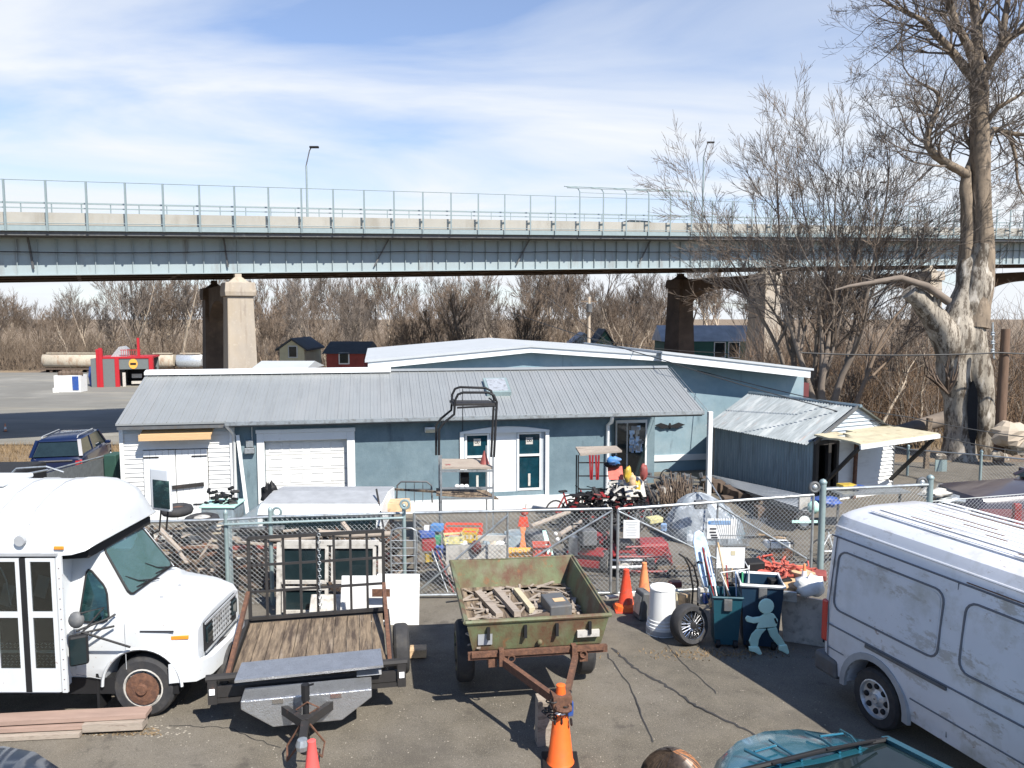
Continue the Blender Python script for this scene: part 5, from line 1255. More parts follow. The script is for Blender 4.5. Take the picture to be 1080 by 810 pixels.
# double folding door
dx0, dx1 = -5.98, -5.22; dmid = (dx0+dx1)/2
bx('door_frame', 'bus_white', dx0-.05, dx0, Ys-.035, Ys-.003, .46, 2.08); bx('door_frame', 'bus_white', dx1, dx1+.06, Ys-.035, Ys-.003, .46, 2.08)
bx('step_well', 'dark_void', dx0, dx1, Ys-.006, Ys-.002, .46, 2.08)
for k, (a, b) in enumerate(((dx0+.01, dmid-.035), (dmid+.035, dx1-.01))):
    f = MB(); t = .05; y0, y1 = Ys-.04, Ys-.012
    f.box(a, a+t, y0, y1, .47, 2.06); f.box(b-t, b, y0, y1, .47, 2.06); f.box(a+t, b-t, y0, y1, .47, .75); f.box(a+t, b-t, y0, y1, 1.36, 1.43); f.box(a+t, b-t, y0, y1, 2.02, 2.06)
    d = f.build('door', M('bus_white'), bus)
    for (z0, z1) in ((.75, 1.36), (1.43, 2.02)): MB().box(a+t, b-t, y0+.010, y0+.014, z0, z1).build('pane', M('door_glass'), d)
    q = MB()
    for r in range(4):
        for c in range(5): q.obox((a+.075+c*.047+(r % 2)*.012, y0+.022, .79+r*.035), (.028, .004, .01), 0, 0, .6 if (r+c) % 2 else -.6)
    for r in range(2):
        for c in range(5): q.obox((a+.075+c*.047, y0+.022, 1.0+r*.04), (.028, .004, .01), 0, 0, .6 if (r+c) % 2 else -.6)
    q.box(a+t, b-t, y0+.021, y0+.024, .93, .965)
    q.build('step_tread', M('alu'), d)
    if k == 0: MB().tube([(a+.1, y0+.024, 1.95), (a+.16, y0+.024, 1.8), (a+.2, y0+.024, 1.5)], .008, 5).build('grab_rail', M('grey'), d)
    MB().obox((a+.16, y0+.024, 1.62+.1*k), (.14, .004, .26), 0, 0, .3).build('seat_glimpse', M('dark_grey'), d)
bx('door_gasket', 'black', dmid-.035, dmid+.035, Ys-.044, Ys-.01, .47, 2.06)
mb = MB(); rn = random.Random(1)
for k in range(26): x = dx0-.03 if k % 2 else dx1+.03; mb.ball((x, Ys-.036, .5+.06*k), .007, 5, 4)
mb.build('rivets', M('rust'), bus)
# --- cab and hood
ym = 9.5
def cs(x, zb, zb2, zt, ys, yt, cr_, yf=None, ytf=None):
    yf = 2*ym-ys if yf is None else yf; ytf = 2*ym-yt if ytf is None else ytf
    h = [(ys+.05, zb), (ys, zb+.16), (ys, zb2), (ys+.02, min(zt-.06, 1.22)), (yt, zt)]
    g = [(ytf, zt), (yf-.02, min(zt-.06, 1.22)), (yf, zb2), (yf, zb+.16), (yf-.05, zb)]
    return [(x, y, z) for y, z in h]+[(x, yt+(ytf-yt)*.25, zt+cr_*.8), (x, ym, zt+cr_), (x, yt+(ytf-yt)*.75, zt+cr_*.8)]+[(x, y, z) for y, z in g]
yc = 8.72
st = [cs(-5.3, .5, 1.0, 2.08, yc, 8.93, .03), cs(-5.0, .46, 1.0, 2.02, yc, 8.96, .03), cs(-4.62, .46, .98, 1.40, yc, 8.86, .02), cs(-4.45, .46, .98, 1.33, yc-.01, 8.86, .04), cs(-4.1, .5, .96, 1.27, yc, 8.88, .04),
      cs(-3.86, .52, .94, 1.19, yc+.04, 8.95, .03), cs(-3.78, .54, .9, 1.12, yc+.1, 9.0, .02)]
mb = MB(); mb.loft(st); cab = mb.build('cab', M('bus_white'), bus, smooth=34)
WX = -4.42
cw = MB(); cw.prism([(-4.60, 8.97, 1.43), (-4.60, 10.03, 1.43), (-4.96, 9.94, 1.99), (-4.96, 9.06, 1.99)], (-.42, 0, -.3)); cut(cab, [cw])
cw2 = MB(); cw2.prism([(-5.12, yc-.1, 1.2), (-4.8, yc-.1, 1.2), (-4.87, yc+.5, 1.5), (-5.1, yc+.5, 1.74)][::-1], (0, .62, 0)); 
c1 = MB(); c1.cyl((WX, yc-.3, .4), (WX, yc+.32, .4), .46, n=32); c2 = MB(); c2.cyl((WX, 2*ym-yc+.3, .4), (WX, 2*ym-yc-.32, .4), .46, n=32); cut(cab, [c1, c2])
mb = MB(); mb.torus((WX, yc-.002, .4), .475, .018, 36, 6)
mb.v = [v if v[2] > .5 else (v[0], v[1]+.03, v[2]+.0) for v in mb.v]; 
# flare only over the arch
a_ = MB(); K = 18; a_.tube([(WX+.475*cos(.02+(pi-.04)*k/K), yc-.004, .4+.475*sin(.02+(pi-.04)*k/K)) for k in range(K+1)], .02, 6); a_.build('wheel_arch', M('bus_white'), bus, smooth=60)
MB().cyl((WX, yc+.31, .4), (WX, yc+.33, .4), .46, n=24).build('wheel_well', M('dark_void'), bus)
def truck_wheel(o, c, r, side, rim='offwhite'):
    c = Vector(c)-o.location
    t = wheel(o, c, r, .23, rim, 'y', side, spokes=4)
    mb = MB(); mb.lathe(c, [(.13, side*.09), (.11, side*.125), (.07, side*.14), (.06, side*.17), (.005, side*.172)], 16, 'y'); mb.build('hub', M('rust'), t, smooth=40, local=True)
    return t
truck_wheel(bus, (WX, yc+.13, .375), .375, -1); truck_wheel(bus, (WX, 2*ym-yc-.13, .375), .375, 1)
truck_wheel(bus, (-8.6, Ys+.16, .375), .375, -1); truck_wheel(bus, (-8.6, Yf-.16, .375), .375, 1)
rw = bus.children[-1]
# rust on rim face
mb = MB(); mb.lathe(Vector((WX, yc+.02, .375)), [(.2, -.02), (.13, -.03)], 20, 'y'); mb.build('rust_ring', M('rust'), bus)
bx('mud_flap', 'black', WX-.56, WX-.53, yc+.02, yc+.28, .1, .6)
# windshield and windows: glass slightly proud with rubber surround
def pane(name, q, m, p, off=.006, gasket=.012, n=4, bulge=0.0):
    A, B, C, D = map(Vector, q); nm = (B-A).cross(D-A).normalized(); R_ = []
    # rounded corners
    def corner(P, Q1, Q2, r=.07):
        a = P+(Q1-P).normalized()*r; b = P+(Q2-P).normalized()*r; return [a, P*.36+(a+b)*.32, b]
    R_ = corner(A, D, B)+corner(B, A, C)+corner(C, B, D)+corner(D, C, A)
    R_ = [v+nm*off for v in R_]
    g = MB().prism(R_, nm*.004).build(name, M(m), p)
    MB().tube(R_+[R_[0], R_[1]], gasket, 6, cap=False).build('gasket', M('black'), g)
    return g, nm
ws, nm = pane('windshield', [(-4.63, 8.93, 1.44), (-4.63, 10.07, 1.44), (-4.99, 9.97, 2.0), (-4.99, 9.03, 2.0)], 'tinted_glass', bus, .012, .014)
MB().box(-4.98, -4.66, 9.02, 9.98, 1.1, 1.43).build('dashboard', M('grey_plastic'), bus, bevel=.04)
mb = MB(); Rw = Matrix.Rotation(-.5, 3, 'Y'); mb.torus((-4.93, 9.74, 1.56), .15, .014, 20, 6, 'x', Rw); mb.tube([(-4.93, 9.6, 1.56), (-4.93, 9.88, 1.56)], .01, 5); mb.build('steering_wheel', M('black'), bus)
for y in (9.3, 9.74): MB().box(-5.26, -5.16, y-.17, y+.17, 1.4, 1.85).build('seat', M('jacket'), bus, bevel=.04)
MB().box(-4.78, -4.7, 9.2, 9.4, 1.45, 1.455).build('paper', M('sky_board'), bus)
mb = MB()
for (y0, y1) in ((9.12, 9.55), (9.62, 10.02)): mb.tube([(-4.56, y1, 1.44), (-4.66, y0+.1, 1.53), (-4.74, y0-.06, 1.64)], .008, 5); mb.tube([(-4.60, y1, 1.46), (-4.64, y0, 1.48)], .011, 5)
mb.build('wiper', M('black'), bus)
# interior hints lying behind the glass read as reflections: dashboard card on the ledge
pane('side_window', [(-5.14, yc+.012, 1.2), (-4.78, yc+.012, 1.2), (-4.86, 8.86, 1.56), (-5.1, 8.9, 1.82)], 'glass_teal', bus, .012, .012)
mb = MB(); 
for x in (-5.2, -4.6): mb.tube([(x, yc-.002, .62), (x, yc-.002, 1.18)], .005, 4)
mb.tube([(-5.2, yc-.002, .56), (-4.9, yc-.002, .5)], .005, 4); mb.build('panel_gap', M('grey'), bus)
bx('hood_badge', 'ink', -4.42, -4.02, yc-.006, yc+.002, 1.075, 1.095)
mb = MB(); mb.obox((-3.96, yc+.03, 1.0), (.2, .03, .045), .12); mb.build('side_marker', M('amber'), bus, bevel=.006)
# grille, headlamps, bumper
mb = MB(); mb.box(-3.80, -3.755, 8.98, 10.02, .72, 1.08); gr_ = mb.build('grille', M('black'), bus, bevel=.01)
mb = MB()
for k in range(5): mb.box(-3.752, -3.74, 9.2, 9.8, .76+.065*k, .785+.065*k)
for k in range(8): mb.box(-3.753, -3.742, 9.22+.075*k, 9.235+.075*k, .76, 1.05)
mb.box(-3.752, -3.738, 8.97, 10.03, 1.065, 1.09); mb.box(-3.752, -3.738, 8.97, 10.03, .71, .73); mb.build('grille_bars', M('silver'), gr_)
for y in (9.08, 9.92): MB().obox((-3.745, y, .92), (.03, .17, .2)).build('headlight', M('glass_dark'), bus, bevel=.015)
mb = MB(); mb.loft([[(x, y, z) for z in (.46, .68)]+[(x-.07, y, .69), (x-.07, y, .45)] for x, y in ((-4.02, yc-.02), (-3.78, yc+.02), (-3.66, 8.95), (-3.62, 9.5), (-3.66, 10.05), (-3.8, 10.25))]); mb.build('bumper', M('bus_white'), bus, smooth=40)
# mirrors: near pair on black arms and far big mirror
mi = MB(); mi.obox((-4.98, yc-.3, 1.0), (.2, .1, .36), .5); mm_ = mi.build('mirror', M('black'), bus, bevel=.03)
MB().obox((-4.955, yc-.355, 1.0), (.16, .004, .3), .5).build('mirror_glass', M('glass_dark'), mm_)
mi = MB(); mi.ball((-5.02, yc-.25, 1.33), .09, 12, 8, (1, .7, 1.1)); mi.build('convex_mirror', M('dark_grey'), mm_, smooth=60)
mb = MB(); mb.tube([(-5.0, yc-.3, 1.22), (-4.75, yc-.05, 1.27), (-4.7, yc, 1.3)], .014, 5); mb.tube([(-5.0, yc-.3, 1.18), (-4.7, yc-.04, 1.17)], .014, 5); mb.tube([(-4.95, yc-.28, 1.2), (-4.5, yc-.08, .93)], .014, 5); mb.tube([(-4.95, yc-.28, 1.42), (-4.78, yc-.1, 1.42), (-4.98, yc-.28, 1.15)], .012, 5); mb.build('mirror_arm', M('black'), mm_)
q = at(170, 516, 10.6); mi = MB(); mi.obox(q, (.07, .38, .62), 1.15); far_ = mi.build('mirror', M('bus_white'), bus, bevel=.03)
MB().obox(q+Vector((.02, -.045, -.06)), (.02, .3, .4), 1.15).build('mirror_glass', M('glass_teal'), far_)
mb = MB(); mb.tube([q+Vector((0, 0, -.2)), q+Vector((-.05, 0, -.6)), q+Vector((-.4, -.2, -.75))], .014, 5); mb.tube([q+Vector((.1, 0, -.2)), q+Vector((.05, 0, -.6))], .014, 5); mb.build('mirror_arm', M('black'), far_)
mb = MB(); mb.ball((-4.35, 9.15, 1.335), .03, 6, 5); mb.ball((-4.3, 9.55, 1.35), .02, 6, 5); mb.build('washer_jet', M('grey'), bus)
mb = MB(); mb.box(-10, -4.0, 8.75, 8.9, .3, .5); mb.box(-10, -4.0, 9.9, 10.05, .3, .5); mb.build('chassis', M('black'), bus)

# ================================================================ white panel van (rear towards the fence)
VO = Vector((3.93, 9.35, 0)); RV = atan2(-.947, .32)
van = thing('panel_van', 'large white panel van with scuffed primer patches and ribbed roof', 'van', VO, RV)
WV = 1.95
def vs_(x, dz=0, ins=0, top=2.44):
    h = [(0.03+ins, .36), (0.0+ins, .75), (.0+ins, 1.15), (.03+ins, 1.55), (.09+ins, 2.06), (.13+ins, 2.2), (.2+ins, 2.32), (.34+ins, top-.04), (.6+ins, top)]
    return [(x, y, z+dz) for y, z in h]+[(x, WV-y, z+dz) for y, z in reversed(h)]
mb = MB(); mb.loft([vs_(0.02, 0, .05, 2.4), vs_(.1, 0, .015, 2.43), vs_(.25, 0), vs_(4.0), [(x, y, z) for x, y, z in vs_(4.6, 0, .02, 2.4)], [(x, y, min(z, 1.25)) for x, y, z in vs_(5.5, 0, .05)], [(x, y, min(z, 1.0)) for x, y, z in vs_(5.9, 0, .12)]])
vb = mb.build('body', M('van_white'), van, smooth=28, local=True)
cc = []
for x in (.88, 4.5):
    for y0, y1 in ((-.1, .3), (WV+.1, WV-.3)): c = MB(); c.cyl((x, y0, .36), (x, y1, .36), .44, n=32); cc.append(c)
for c in cc:
    R = Matrix.Translation(VO) @ Matrix.Rotation(RV, 4, 'Z'); c.v = [tuple(R@Vector(v)) for v in c.v]
bpy.context.view_layer.update(); cut(vb, cc)
for x in (.88, 4.5):
    for s, y in ((-1, .14), (1, WV-.14)): wheel(van, (x, y, .35), .35, .22, 'silver', 'y', s, spokes=8)
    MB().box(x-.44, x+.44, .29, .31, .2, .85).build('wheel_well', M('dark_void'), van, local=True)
    K = 16; q = MB(); 
    rings = []
    for k in range(K+1):
        a = -.1+(pi+.2)*k/K; c, s = cos(a), sin(a); rings.append([(x+.44*c, -.012, .36+.44*s), (x+.515*c, -.012, .36+.515*s), (x+.53*c, .03, .36+.53*s), (x+.44*c, .03, .36+.44*s)])
    q.loft(rings); q.build('wheel_arch', M('grey'), van, smooth=50, local=True)
def vy(z): # surface y at height z
    h = [(0.03, .36), (0.0, .75), (.0, 1.15), (.03, 1.55), (.09, 2.06), (.13, 2.2)]
    for (a, za), (b, zb) in zip(h, h[1:]):
        if z <= zb: return a+(b-a)*(z-za)/(zb-za)
    return .13
def groove(pts, r=.011, m='grey'):
    mb = MB(); mb.tube([(x, vy(z)-.0015, z) for x, z in pts], r, 5); return mb
def rrect(x0, x1, z0, z1, r=.1):
    P_ = []
    for (cx, cz, a0) in ((x1-r, z1-r, 0), (x0+r, z1-r, pi/2), (x0+r, z0+r, pi), (x1-r, z0+r, 1.5*pi)):
        for k in range(5): a = a0+pi/2*k/4; P_.append((cx+r*cos(a), cz+r*sin(a)))
    return P_+[P_[0]]
mat('van_line', (.12, .125, .14), .6, var=.1)
for (x0, x1) in ((.2, 1.72), (1.98, 3.2)):
    # pressed panel: recessed ring plus raised field
    P_ = rrect(x0, x1, 1.2, 1.93, .12); q = groove(P_, .014); q.build('panel_recess', M('van_line'), van, smooth=60, local=True)
    P2 = rrect(x0+.035, x1-.035, 1.235, 1.895, .1); q = MB(); q.prism([(x, vy(z)-.006, z) for x, z in P2[:-1]], (0, .01, 0)); q.build('pressed_panel', M('van_white'), van, local=True)
groove([(.04, 2.08), (4.4, 2.08)], .012).build('gutter', M('van_line'), van, local=True)
mb = MB(); mb.tube([(.06, .125, 2.2), (4.4, .125, 2.2)], .014, 6); mb.build('roof_crease', M('van_white'), van, local=True)
for P_ in ([(.12, .5), (.12, 1.2), (.13, 2.07)], [(1.86, .42), (1.86, 2.07)], [(3.3, .42), (3.3, 2.07)]): groove(P_, .007).build('panel_gap', M('van_line'), van, local=True)
groove([(.12, .98), (3.3, .98)], .012).build('body_crease', M('van_line'), van, local=True)
groove([(.12, .68), (.4, .68)], .008).build('body_crease', M('van_line'), van, local=True)
MB().box(.75, 1.86, -.022, .006, .93, .97).build('slide_rail', M('dark_grey'), van, local=True, bevel=.005)
groove([(1.4, .62), (3.9, .62)], .01).build('sill_crease', M('van_line'), van, local=True)
MB().obox((3.1, -.02, 1.06), (.16, .04, .04)).build('door_handle', M('black'), van, local=True, bevel=.01)
mb = MB()
for k in range(9): y = .38+.15*k; mb.box(.35, 4.0, y, y+.05, 2.435, 2.448)
mb.build('roof_ribs', M('van_roof'), van, local=True, bevel=.005)
mb = MB(); rn = random.Random(6)
for (k, x, l) in ((1, .75, .55), (1, 2.3, .5), (2, 1.6, .25), (4, .6, .9), (4, 2.1, 1.1), (6, .9, .8), (6, 2.2, .9), (0, 2.2, .8), (3, 1.2, .5)):
    y = .44+.15*k; mb.box(x, x+l, y, y+.018, 2.444, 2.4495)
mb.build('roof_rust', M('rust'), van, local=True)
mb = MB(); mb.box(1.95, 3.1, .085, .1, 2.105, 2.112); mb.build('gutter_rust', M('rust'), van, local=True)
MB().box(-.1, .3, -.01, WV+.01, .3, .56).build('bumper', M('dark_grey'), van, local=True, bevel=.05)
for y in (.04, WV-.19): 
    t = MB().box(-.01, .1, y-.03, y+.17, .72, 1.25).build('tail_light', M('lens_red'), van, local=True, bevel=.02); MB().box(-.018, .0, y, y+.14, .92, 1.02).build('reverse_lens', M('offwhite'), t, local=True)
mb = MB(); mb.box(-.0, .02, WV/2-.01, WV/2+.01, .6, 2.1); mb.build('rear_door_gap', M('van_line'), van, local=True)
for y in (.35, 1.1): MB().box(-.004, .02, y, y+.5, 1.35, 1.9).build('rear_window', M('glass_dark'), van, local=True)
mb = MB(); mb.prism([(4.62, .2, 1.35), (5.35, .25, 1.28), (5.35, WV-.25, 1.28), (4.62, WV-.2, 1.35)], (0, 0, .01)); 
mb = MB(); mb.add([(4.66, .2, 2.2), (5.42, .12, 1.3), (5.42, WV-.12, 1.3), (4.66, WV-.2, 2.2)], [(0, 1, 2, 3)]); mb.build('windshield', M('glass_dark'), van, local=True)
mb = MB(); mb.add([(3.5, .015, 1.32), (5.0, .015, 1.32), (4.6, .055, 2.0), (3.5, .075, 2.0)], [(0, 1, 2, 3)]); mb.build('side_window', M('glass_dark'), van, local=True)

# ================================================================ other vehicles
tc_ = make_car('car', 'metallic teal car with a short ribbed hood at the bottom edge beside the white van', 'car', (2.42, 7.1, 0), radians(-72), Lg=4.5, W=1.76, paint='teal_car', hoodz=.92, x_ws=(.78, 1.7), belt=.98, roof=1.2)
mb = MB()
for s in (-1, 1):
    mb.tube([(.5, s*.52, .955), (.66, s*.5, .985), (.86, s*.42, 1.0)], .016, 6); mb.tube([(.42, s*.2, .945), (.62, s*.22, .985), (.86, s*.2, 1.005)], .014, 6); mb.tube([(.56, s*.24, .98), (.58, s*.48, .975)], .012, 6)
mb.build('hood_ribs', M('teal_car'), tc_, local=True, smooth=60)
for c_ in [c for c in tc_.children if c.name.startswith('mirror')]: bpy.data.objects.remove(c_)
MB().tube([(.8, -.78, .985), (.83, 0, 1.03), (.8, .78, .985)], .022, 6).build('cowl_seal', M('black'), tc_, local=True)
mb = MB(); mb.tube([(.84, .1, 1.03), (.98, -.6, 1.12)], .012, 5); mb.tube([(.84, .6, 1.03), (.98, -.05, 1.14)], .012, 5); mb.build('wiper', M('black'), tc_, local=True)
make_car('car', 'dark navy car whose rounded front shows at the bottom left corner', 'car', (-4.75, 6.85, 0), radians(-94), Lg=4.6, W=1.8, paint='navy_car', hoodz=.92)
o = make_car('suv', 'bright blue estate SUV with red tail lights parked beyond the slatted fence', 'SUV', (0, 0, 0), 0, Lg=4.5, W=1.82, paint='suv_blue', roof=1.72, belt=1.12, hoodz=1.05, x_ws=(1.15, 1.75), x_rear=(4.1, 4.47), rails=True)
p = pt(64, 510); hd = radians(104); Lc = 4.5
o.rotation_euler = (0, 0, hd+pi); tail = Vector((p.x, p.y)); o.location = (tail.x+cos(hd)*Lc-.25, tail.y+sin(hd)*Lc+.2, G(tail.x, tail.y+2)-.0)
MB().box(Lc-.02, Lc+.05, -.55, .55, .95, .99).build('chrome_strip', M('chrome'), o, local=True)
o2 = make_car('car', 'dark purple car with rounded roofline parked in the side lot behind the van', 'car', (0, 0, 0), 0, Lg=6.2, W=1.9, paint='purple_dark', roof=1.9, belt=1.5, hoodz=1.36, x_ws=(2.6, 3.4), x_rear=(5.6, 6.1))
p = at(1010, 540, 17.2); o2.location = (p.x-.3, 17.6, G(p.x, 17.2)-.05); o2.rotation_euler = (0, 0, radians(4))
# red-brown hood and red jack standing nearer
p = at(1068, 545, 15.8); t = thing('machine_cover', 'reddish brown metal cover beside the dark purple car at the right edge', 'cover', (p.x, p.y, G(p.x, p.y)))
mb = MB(); mb.box(p.x-.5, p.x+1.6, p.y-.4, p.y+.5, G(p.x, p.y), p.z+.06); mb.build('panel', M('maroon'), t, bevel=.08); MB().box(p.x-.3, p.x-.15, p.y-.5, p.y-.4, p.z-.2, p.z+.4).build('bracket', M('red'), t, bevel=.02)
# black pickup with grey tailgate at the far left
p = at(10, 505, 18.5); tk = thing('truck_bed', 'black open truck bed with grey side rail behind the bus roof at the far left', 'truck bed', (p.x-1, p.y, G(p.x, p.y)), radians(3))
z0 = 0; zt = at(10, 494, 18.5).z-G(p.x, p.y)
mb = MB(); mb.box(-3.6, 1.4, -.9, .9, .45, zt); mb.build('bed', M('black'), tk, local=True, bevel=.06); mb = MB(); mb.box(1.41, 2.5, -.92, -.86, .75, zt-.1); mb.build('side_panel', M('grey'), tk, local=True, bevel=.03)
mb = MB(); mb.tube([(1.4, -.6, zt), (1.5, -.6, zt+.1), (2.2, -.6, zt+.14), (2.6, -.6, zt+.0)], .025, 6); mb.tube([(1.2, -.9, zt-.1), (2.4, -.9, zt+.12)], .025, 6); mb.build('rail_bar', M('galv'), tk, local=True)
for x in (-2.8, .5): 
    for s in (-1, 1): wheel(tk, (x, s*.8, .36), .36, .22, side=s)
# ================================================================ flatbed utility trailer with raised mesh ramp
TR = radians(11.3); TO = Vector((-2.56, 9.45, 0))
ft = thing('flatbed_trailer', 'black utility trailer with plank deck, silver toolbox and raised mesh ramp gate', 'trailer', TO, TR)
tb = lambda name, m, *a, bevel=0, parent=None: MB().box(*a).build(name, M(m), parent or ft, local=True, bevel=bevel)
# local: +y away from camera (rear), -y to the tongue
y0, y1, hw, dz_ = -.72, .98, .93, .56
n = 11
mb = MB(); rn = random.Random(3)
for k in range(n):
    a = -hw+.02+2*(hw-.02)*k/n; b = -hw+.02+2*(hw-.02)*(k+1)/n
    mb.box(a+.004, b-.004, y0, y1, dz_-.04, dz_+rn.uniform(-.003, .003))
mb.build('deck', M('wood_old'), ft, local=True)
mb = MB(); t = .07
mb.box(-hw-t, -hw, y0-.05, y1+.05, dz_-.1, dz_+.04); mb.box(hw, hw+t, y0-.05, y1+.05, dz_-.1, dz_+.04); mb.box(-hw-t, hw+t, y1+.05, y1+.1, dz_-.12, dz_+.02); mb.box(-hw-.2, hw+.2, y0-.12, y0-.05, dz_-.14, dz_-.02)
mb.tube([(-hw-.22, y0-.12, dz_+.1), (hw+.22, y0-.12, dz_+.1)], .045, 8)
mb.box(-hw-.2, -hw-.1, y0-.16, y0-.08, dz_-.2, dz_+.1); mb.box(hw+.1, hw+.2, y0-.16, y0-.08, dz_-.2, dz_+.1); mb.box(-hw-.2, hw+.2, y0-.14, y0-.1, dz_-.2, dz_-.15)
mb.build('frame', M('rusty_black'), ft, local=True)
for s in (-1, 1): MB().box(s*(hw+.15)-.03, s*(hw+.15)+.03, y0-.175, y0-.165, dz_-.08, dz_-.01).build('reflector', M('reflective'), ft, local=True)
for s in (-1, 1):
    wheel(ft, (s*(hw+.2), .28, .33), .33, .2, 'offwhite', 'x', -s)
for s in (-1, 1): mb = MB(); mb.beam((s*(hw+.02), y0+.1, dz_+.0), (s*(hw+.0), y1+.02, dz_+.42), .05, .07); mb.build('side_strut', M('rust'), ft, local=True)
# ramp gate
gz0, gz1 = dz_+.05, dz_+1.2; gx0, gx1 = -hw+.02, hw-.0
mb = MB(); mb.beam((gx0, y1+.03, gz0), (gx0, y1+.05, gz1), .045, .045); mb.beam((gx1, y1+.03, gz0), (gx1, y1+.05, gz1), .045, .045)
for z in (gz0, gz1, gz0+.38, gz0+.76): mb.beam((gx0, y1+.04, z), (gx1, y1+.04, z), .03 if z not in (gz0, gz1) else .045, .03 if z not in (gz0, gz1) else .045)
for k in range(1, 8): x = gx0+(gx1-gx0)*k/8; mb.beam((x, y1+.03, gz0), (x, y1+.05, gz1), .035, .03)
mb.build('ramp_gate', M('rusty_black'), ft, local=True)
mb = MB()
for k in range(22): z = gz1-.0-k*.05; mb.torus((.04, y1-.0, z), .022, .006, 8, 4, axis='x' if k % 2 else 'y')
mb.build('chain', M('galv'), ft, local=True)
# aluminium lid plate, toolbox
mb = MB(); mb.prism([(-.8, y0-.36, dz_+.13), (.86, y0-.3, dz_+.13), (.84, y0+.12, dz_+.15), (-.78, y0+.05, dz_+.15)], (0, 0, .03)); mb.build('alu_plate', M('alu'), ft, local=True)
mb = MB(); mb.box(-.05, .85, y0+.05, y0+.32, dz_+.012, dz_+.03); mb.box(.55, .84, y0-.2, y0+.05, dz_+.0, dz_+.012); mb.build('grey_mat', M('grey'), ft, local=True)
mb = MB(); P_ = [(-.72, dz_-.02), (.72, dz_-.02), (.72, dz_-.12), (.38, dz_-.36), (-.38, dz_-.36), (-.72, dz_-.12)]
mb.prism([(x, y0-.5, z) for x, z in P_][::-1], (0, .32, 0)); tbx = mb.build('toolbox', M('alu'), ft, local=True, bevel=.012)
for x in (-.32, .32): MB().box(x-.06, x+.06, y0-.515, y0-.5, dz_-.08, dz_-.03).build('latch', M('chrome'), tbx, local=True)
mb = MB(); ax = (-.0, -1.62, .42)
for s in (-1, 1): mb.beam((s*.5, y0-.1, dz_-.2), ax, .06, .1)
mb.beam((0, -1.5, .42), (0, -1.95, .4), .08, .09); mb.build('tongue', M('rusty_black'), ft, local=True)
MB().lathe((0, -2.0, .4), [(.02, -.06), (.06, -.05), (.07, 0), (.05, .06), (.02, .07)], 10).build('coupler', M('galv'), ft, local=True)
mb = MB(); mb.tube([(.0, -1.45, .05), (.0, -1.45, .72)], .035, 8); mb.tube([(.0, -1.45, .6), (.0, -1.45, .78)], .045, 8); mb.tube([(.0, -1.45, .76), (.09, -1.5, .8)], .012, 5); mb.lathe((0, -1.45, .03), [(.07, -.02), (.07, .02)], 10); mb.build('jack', M('black'), ft, local=True)
mb = MB()
for s in (-1, 1): mb.tube([(s*.05, -1.6, .4), (s*.2, -1.55, .15), (s*.18, -1.75, .1), (s*.04, -1.9, .35)], .012, 5)
mb.tube([(-.1, -1.45, .5), (.02, -1.5, .6), (.14, -1.45, .5), (.03, -1.42, .42)], .01, 5); mb.build('safety_chain', M('rust'), ft, local=True)

# ================================================================ green military tub trailer
GR = radians(8); GO = Vector((.17, 9.75, 0))
gt = thing('tub_trailer', 'rusty olive green open tub trailer holding scrap wood, tongue on a timber prop', 'trailer', GO, GR)
A0, A1, zt, zb = -1.06, 1.2, 1.25, .87
def tubwall():
    o = MB(); t = .03
    fo = [(-.86, A0), (.86, A0), (.9, A1), (-.9, A1)]; bo = [(-.78, A0+.08), (.78, A0+.08), (.8, A1-.1), (-.8, A1-.1)]
    for i in range(4):
        a, b = fo[i], fo[(i+1) % 4]; c, d = bo[i], bo[(i+1) % 4]
        inn = lambda p: (p[0]*(1-t/.9), p[1]-(t if p[1] > 0 else -t))
        ia, ib, ic, id_ = inn(a), inn(b), inn(c), inn(d)
        V = [(a[0], a[1], zt), (b[0], b[1], zt), (d[0], d[1], zb), (c[0], c[1], zb), (ia[0], ia[1], zt), (ib[0], ib[1], zt), (id_[0], id_[1], zb), (ic[0], ic[1], zb)]
        o.add(V, [(3, 2, 1, 0), (4, 5, 6, 7), (0, 1, 5, 4)])
    return o
tubwall().build('tub', M('green_paint'), gt, local=True)
mb = MB(); mb.box(-.77, .77, A0+.1, A1-.12, zb-.02, zb+.02); mb.build('tub_floor', M('wood_old'), gt, local=True)
mb = MB(); r = .028
mb.tube([(-.87, A0, zt), (.87, A0, zt), (.91, A1, zt), (-.91, A1, zt), (-.87, A0, zt), (-.8, A0, zt)], r, 6); mb.build('rim_rail', M('green_paint'), gt, local=True)
mb = MB(); mb.box(-.84, .84, A0+.0, A0+.06, zb-.08, zb+.0); mb.box(-.8, .8, A0-.03, A0+.02, zb-.04, zb+.02)
for x in (-.45, .42): mb.box(x-.03, x+.03, A0-.08, A0+.02, zb-.14, zb+.05); mb.torus((x+.12, A0-.02, zb-.08), .04, .01, 12, 5)
mb.box(-.6, -.5, A0, A1, zb-.18, zb-.03); mb.box(.5, .6, A0, A1, zb-.18, zb-.03); mb.build('chassis', M('rust'), gt, local=True)
for x in (-.6, -.16, .22, .62):
    mb = MB(); mb.box(x-.018, x+.018, A0-.02, A0+.03, zt-.22, zt-.07); mb.build('stake_hook', M('black'), gt, local=True)
MB().ball((.02, A0+.03, zt-.3), .035, 8, 6).build('bolt', M('green_paint'), gt, local=True)
mb = MB(); mb.add([(-.72, A0+.045, zb+.08), (-.55, A0+.045, zb+.08), (-.55, A0+.025, zb+.22), (-.72, A0+.025, zb+.22)], [(0, 1, 2, 3)]); mb.build('data_plate', M('grey'), gt, local=True)
mb = MB(); mb.box(.47, .74, A0+.0, A0+.05, zb+.12, zb+.2); mb.build('white_patch', M('offwhite'), gt, local=True)
for s in (-1, 1): wheel(gt, (s*.8, .1, .4), .4, .22, 'green_paint', 'x', s)
